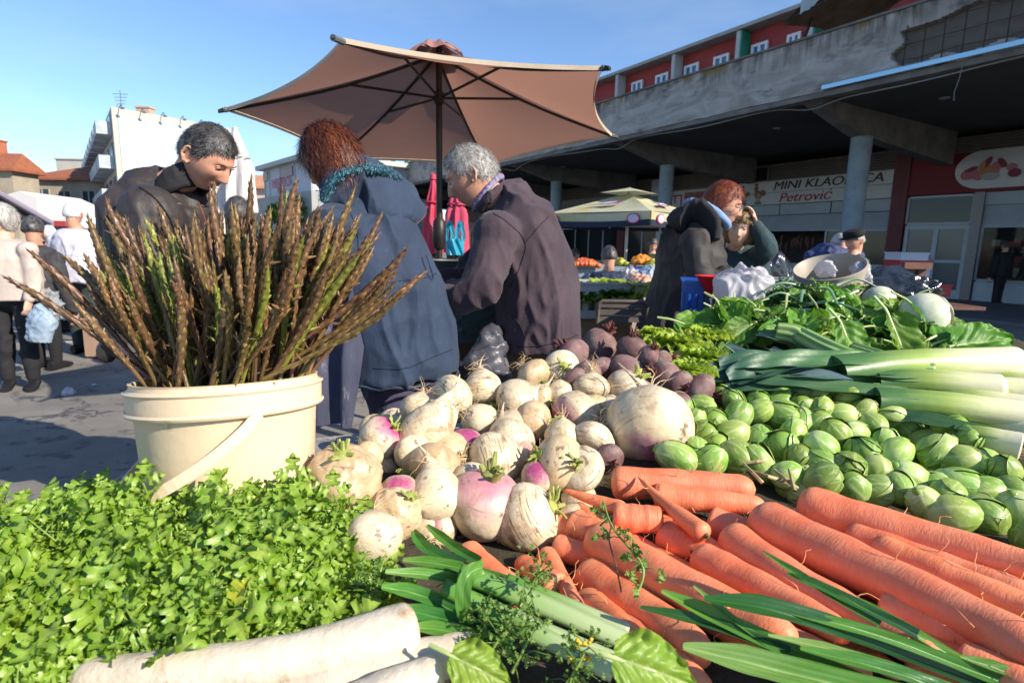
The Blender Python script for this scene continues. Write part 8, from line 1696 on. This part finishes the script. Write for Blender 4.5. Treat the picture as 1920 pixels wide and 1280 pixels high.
for k in range(12):
    q.mi = k % 2; u0, u1 = k/12, (k+1)/12; p, r_ = b0_.lerp(b1_, u0), b0_.lerp(b1_, u1); q.add([p-Vector((0, 0, .13)), r_-Vector((0, 0, .13)), r_, p], [(0, 1, 2, 3)]); q.add([p-Vector((0, -.02, .13)), r_-Vector((0, -.02, .13)), r_+Vector((0, .02, 0)), p+Vector((0, .02, 0))], [(3, 2, 1, 0)])
obj('valance', q, [stw, stb], aw, smooth=False); q = MB(); q.tube([(c2.x, c2.y, 0), c2], .03, 8); obj('post', q, mt, aw)
tn = thing('white_tent', 'white tent roof beside the old hipped house', 'tent', (-11.5, 13, 0)); tn['_w'] = 1; q = MB(); p0 = atY(2, 368, 13); p1 = atY(36, 358, 13); p2 = atY(68, 372, 13); p3 = atY(70, 412, 13); p4 = atY(-10, 412, 13); dv = Vector((-.3, 2.2, 0)); pl_ = [p0, p1, p2, p3, p4]; q.add([p for p in pl_]+[p+dv for p in pl_], [(4, 3, 2, 1, 0), (5, 6, 7, 8, 9)]+[(i, (i+1) % 5, 5+(i+1) % 5, 5+i) for i in range(5)]); obj('roof', q, M('tent_white', (.62, .60, .60), rough=.8), tn, smooth=False)
for px in (0, 66): q = MB(); p = atY(px, 412, 13); q.tube([(p.x, 13.05, 0), (p.x, 13.05, p.z)], .03, 6); obj('pole', q, mt, tn)
q = MB(); a_ = atY(56, 418, 11); b_ = atY(125, 414, 11); q.box(((a_.x+b_.x)/2, 11.4, a_.z), (b_.x-a_.x, .9, .10)); q.tube([(a_.x, 11.4, 0), (a_.x, 11.4, a_.z)], .03, 6); q.tube([(b_.x, 11.4, 0), (b_.x, 11.4, a_.z)], .03, 6); o = obj('red_canopy', q, M('red_cover', (.40, .05, .05), rough=.8), smooth=False); tag(o, 'faded red stall cover behind the white haired person', 'canopy')
q = MB()
for k in range(9): P = atY(66+rr.uniform(0, 32), 444+rr.uniform(-4, 4), 9.5); q.box(P, (.12, .1, .06))
t7, A7, B7, z7 = table('dark stall table in the shade of the striped awning', -80, 130, 452, 9.3, .8, blackc)
bag('pale blue plastic bag carried beside the beige jacket', [(atY(75, 640, 4.6), .10, .06), (atY(78, 605, 4.6), .11, .07), (atY(70, 570, 4.6), .03, .02)], 0, plb, seed=11)
bag('greyish clear bag carried behind the left edge person', [(atY(92, 600, 4.9), .09, .06), (atY(92, 570, 4.9), .10, .06), (atY(86, 540, 4.9), .03, .02)], 0, M('clear_grey_film', (.40, .42, .46), rough=.3, trans=.4), seed=13)
bag('blue white bag held by the white shirted person', [(atY(124, 595, 6.1), .10, .06), (atY(126, 575, 6.1), .11, .06), (atY(122, 545, 6.1), .03, .02)], 0, plb, seed=14)
boxx('large beige cardboard box on the pavement behind the asparagus', 160, 195, 600, 668, 6.0, .4, M('kraft_card', (.36, .24, .17), (.42, .28, .20), 5, .9))
bag('scrap of white plastic litter on the asphalt', [(atZ(128, 736, .012), .05, .05), (atZ(132, 734, .03), .03, .03)], 0, plw, seed=15, vox=.008, fold=.02, cat='litter')
bag('second small scrap of litter beside the first', [(atZ(176, 722, .008), .02, .02), (atZ(180, 721, .02), .012, .012)], 0, plb, seed=16, vox=.006, fold=.01, cat='litter')
q = MB(); q.box(atZ(100, 640, .01), (3.5, .05, .015)); o = obj('ground_strip', q, M('pale_strip', (.45, .40, .34)), smooth=False); tag(o, 'pale metal strip set in the asphalt behind the people', 'strip', kind='structure')
def _rm(o):
    for c in list(o.children): _rm(c)
    bpy.data.objects.remove(o)
for o in TEMPL: _rm(o)
for o in bpy.data.objects:
    if '_w' in o: del o['_w']
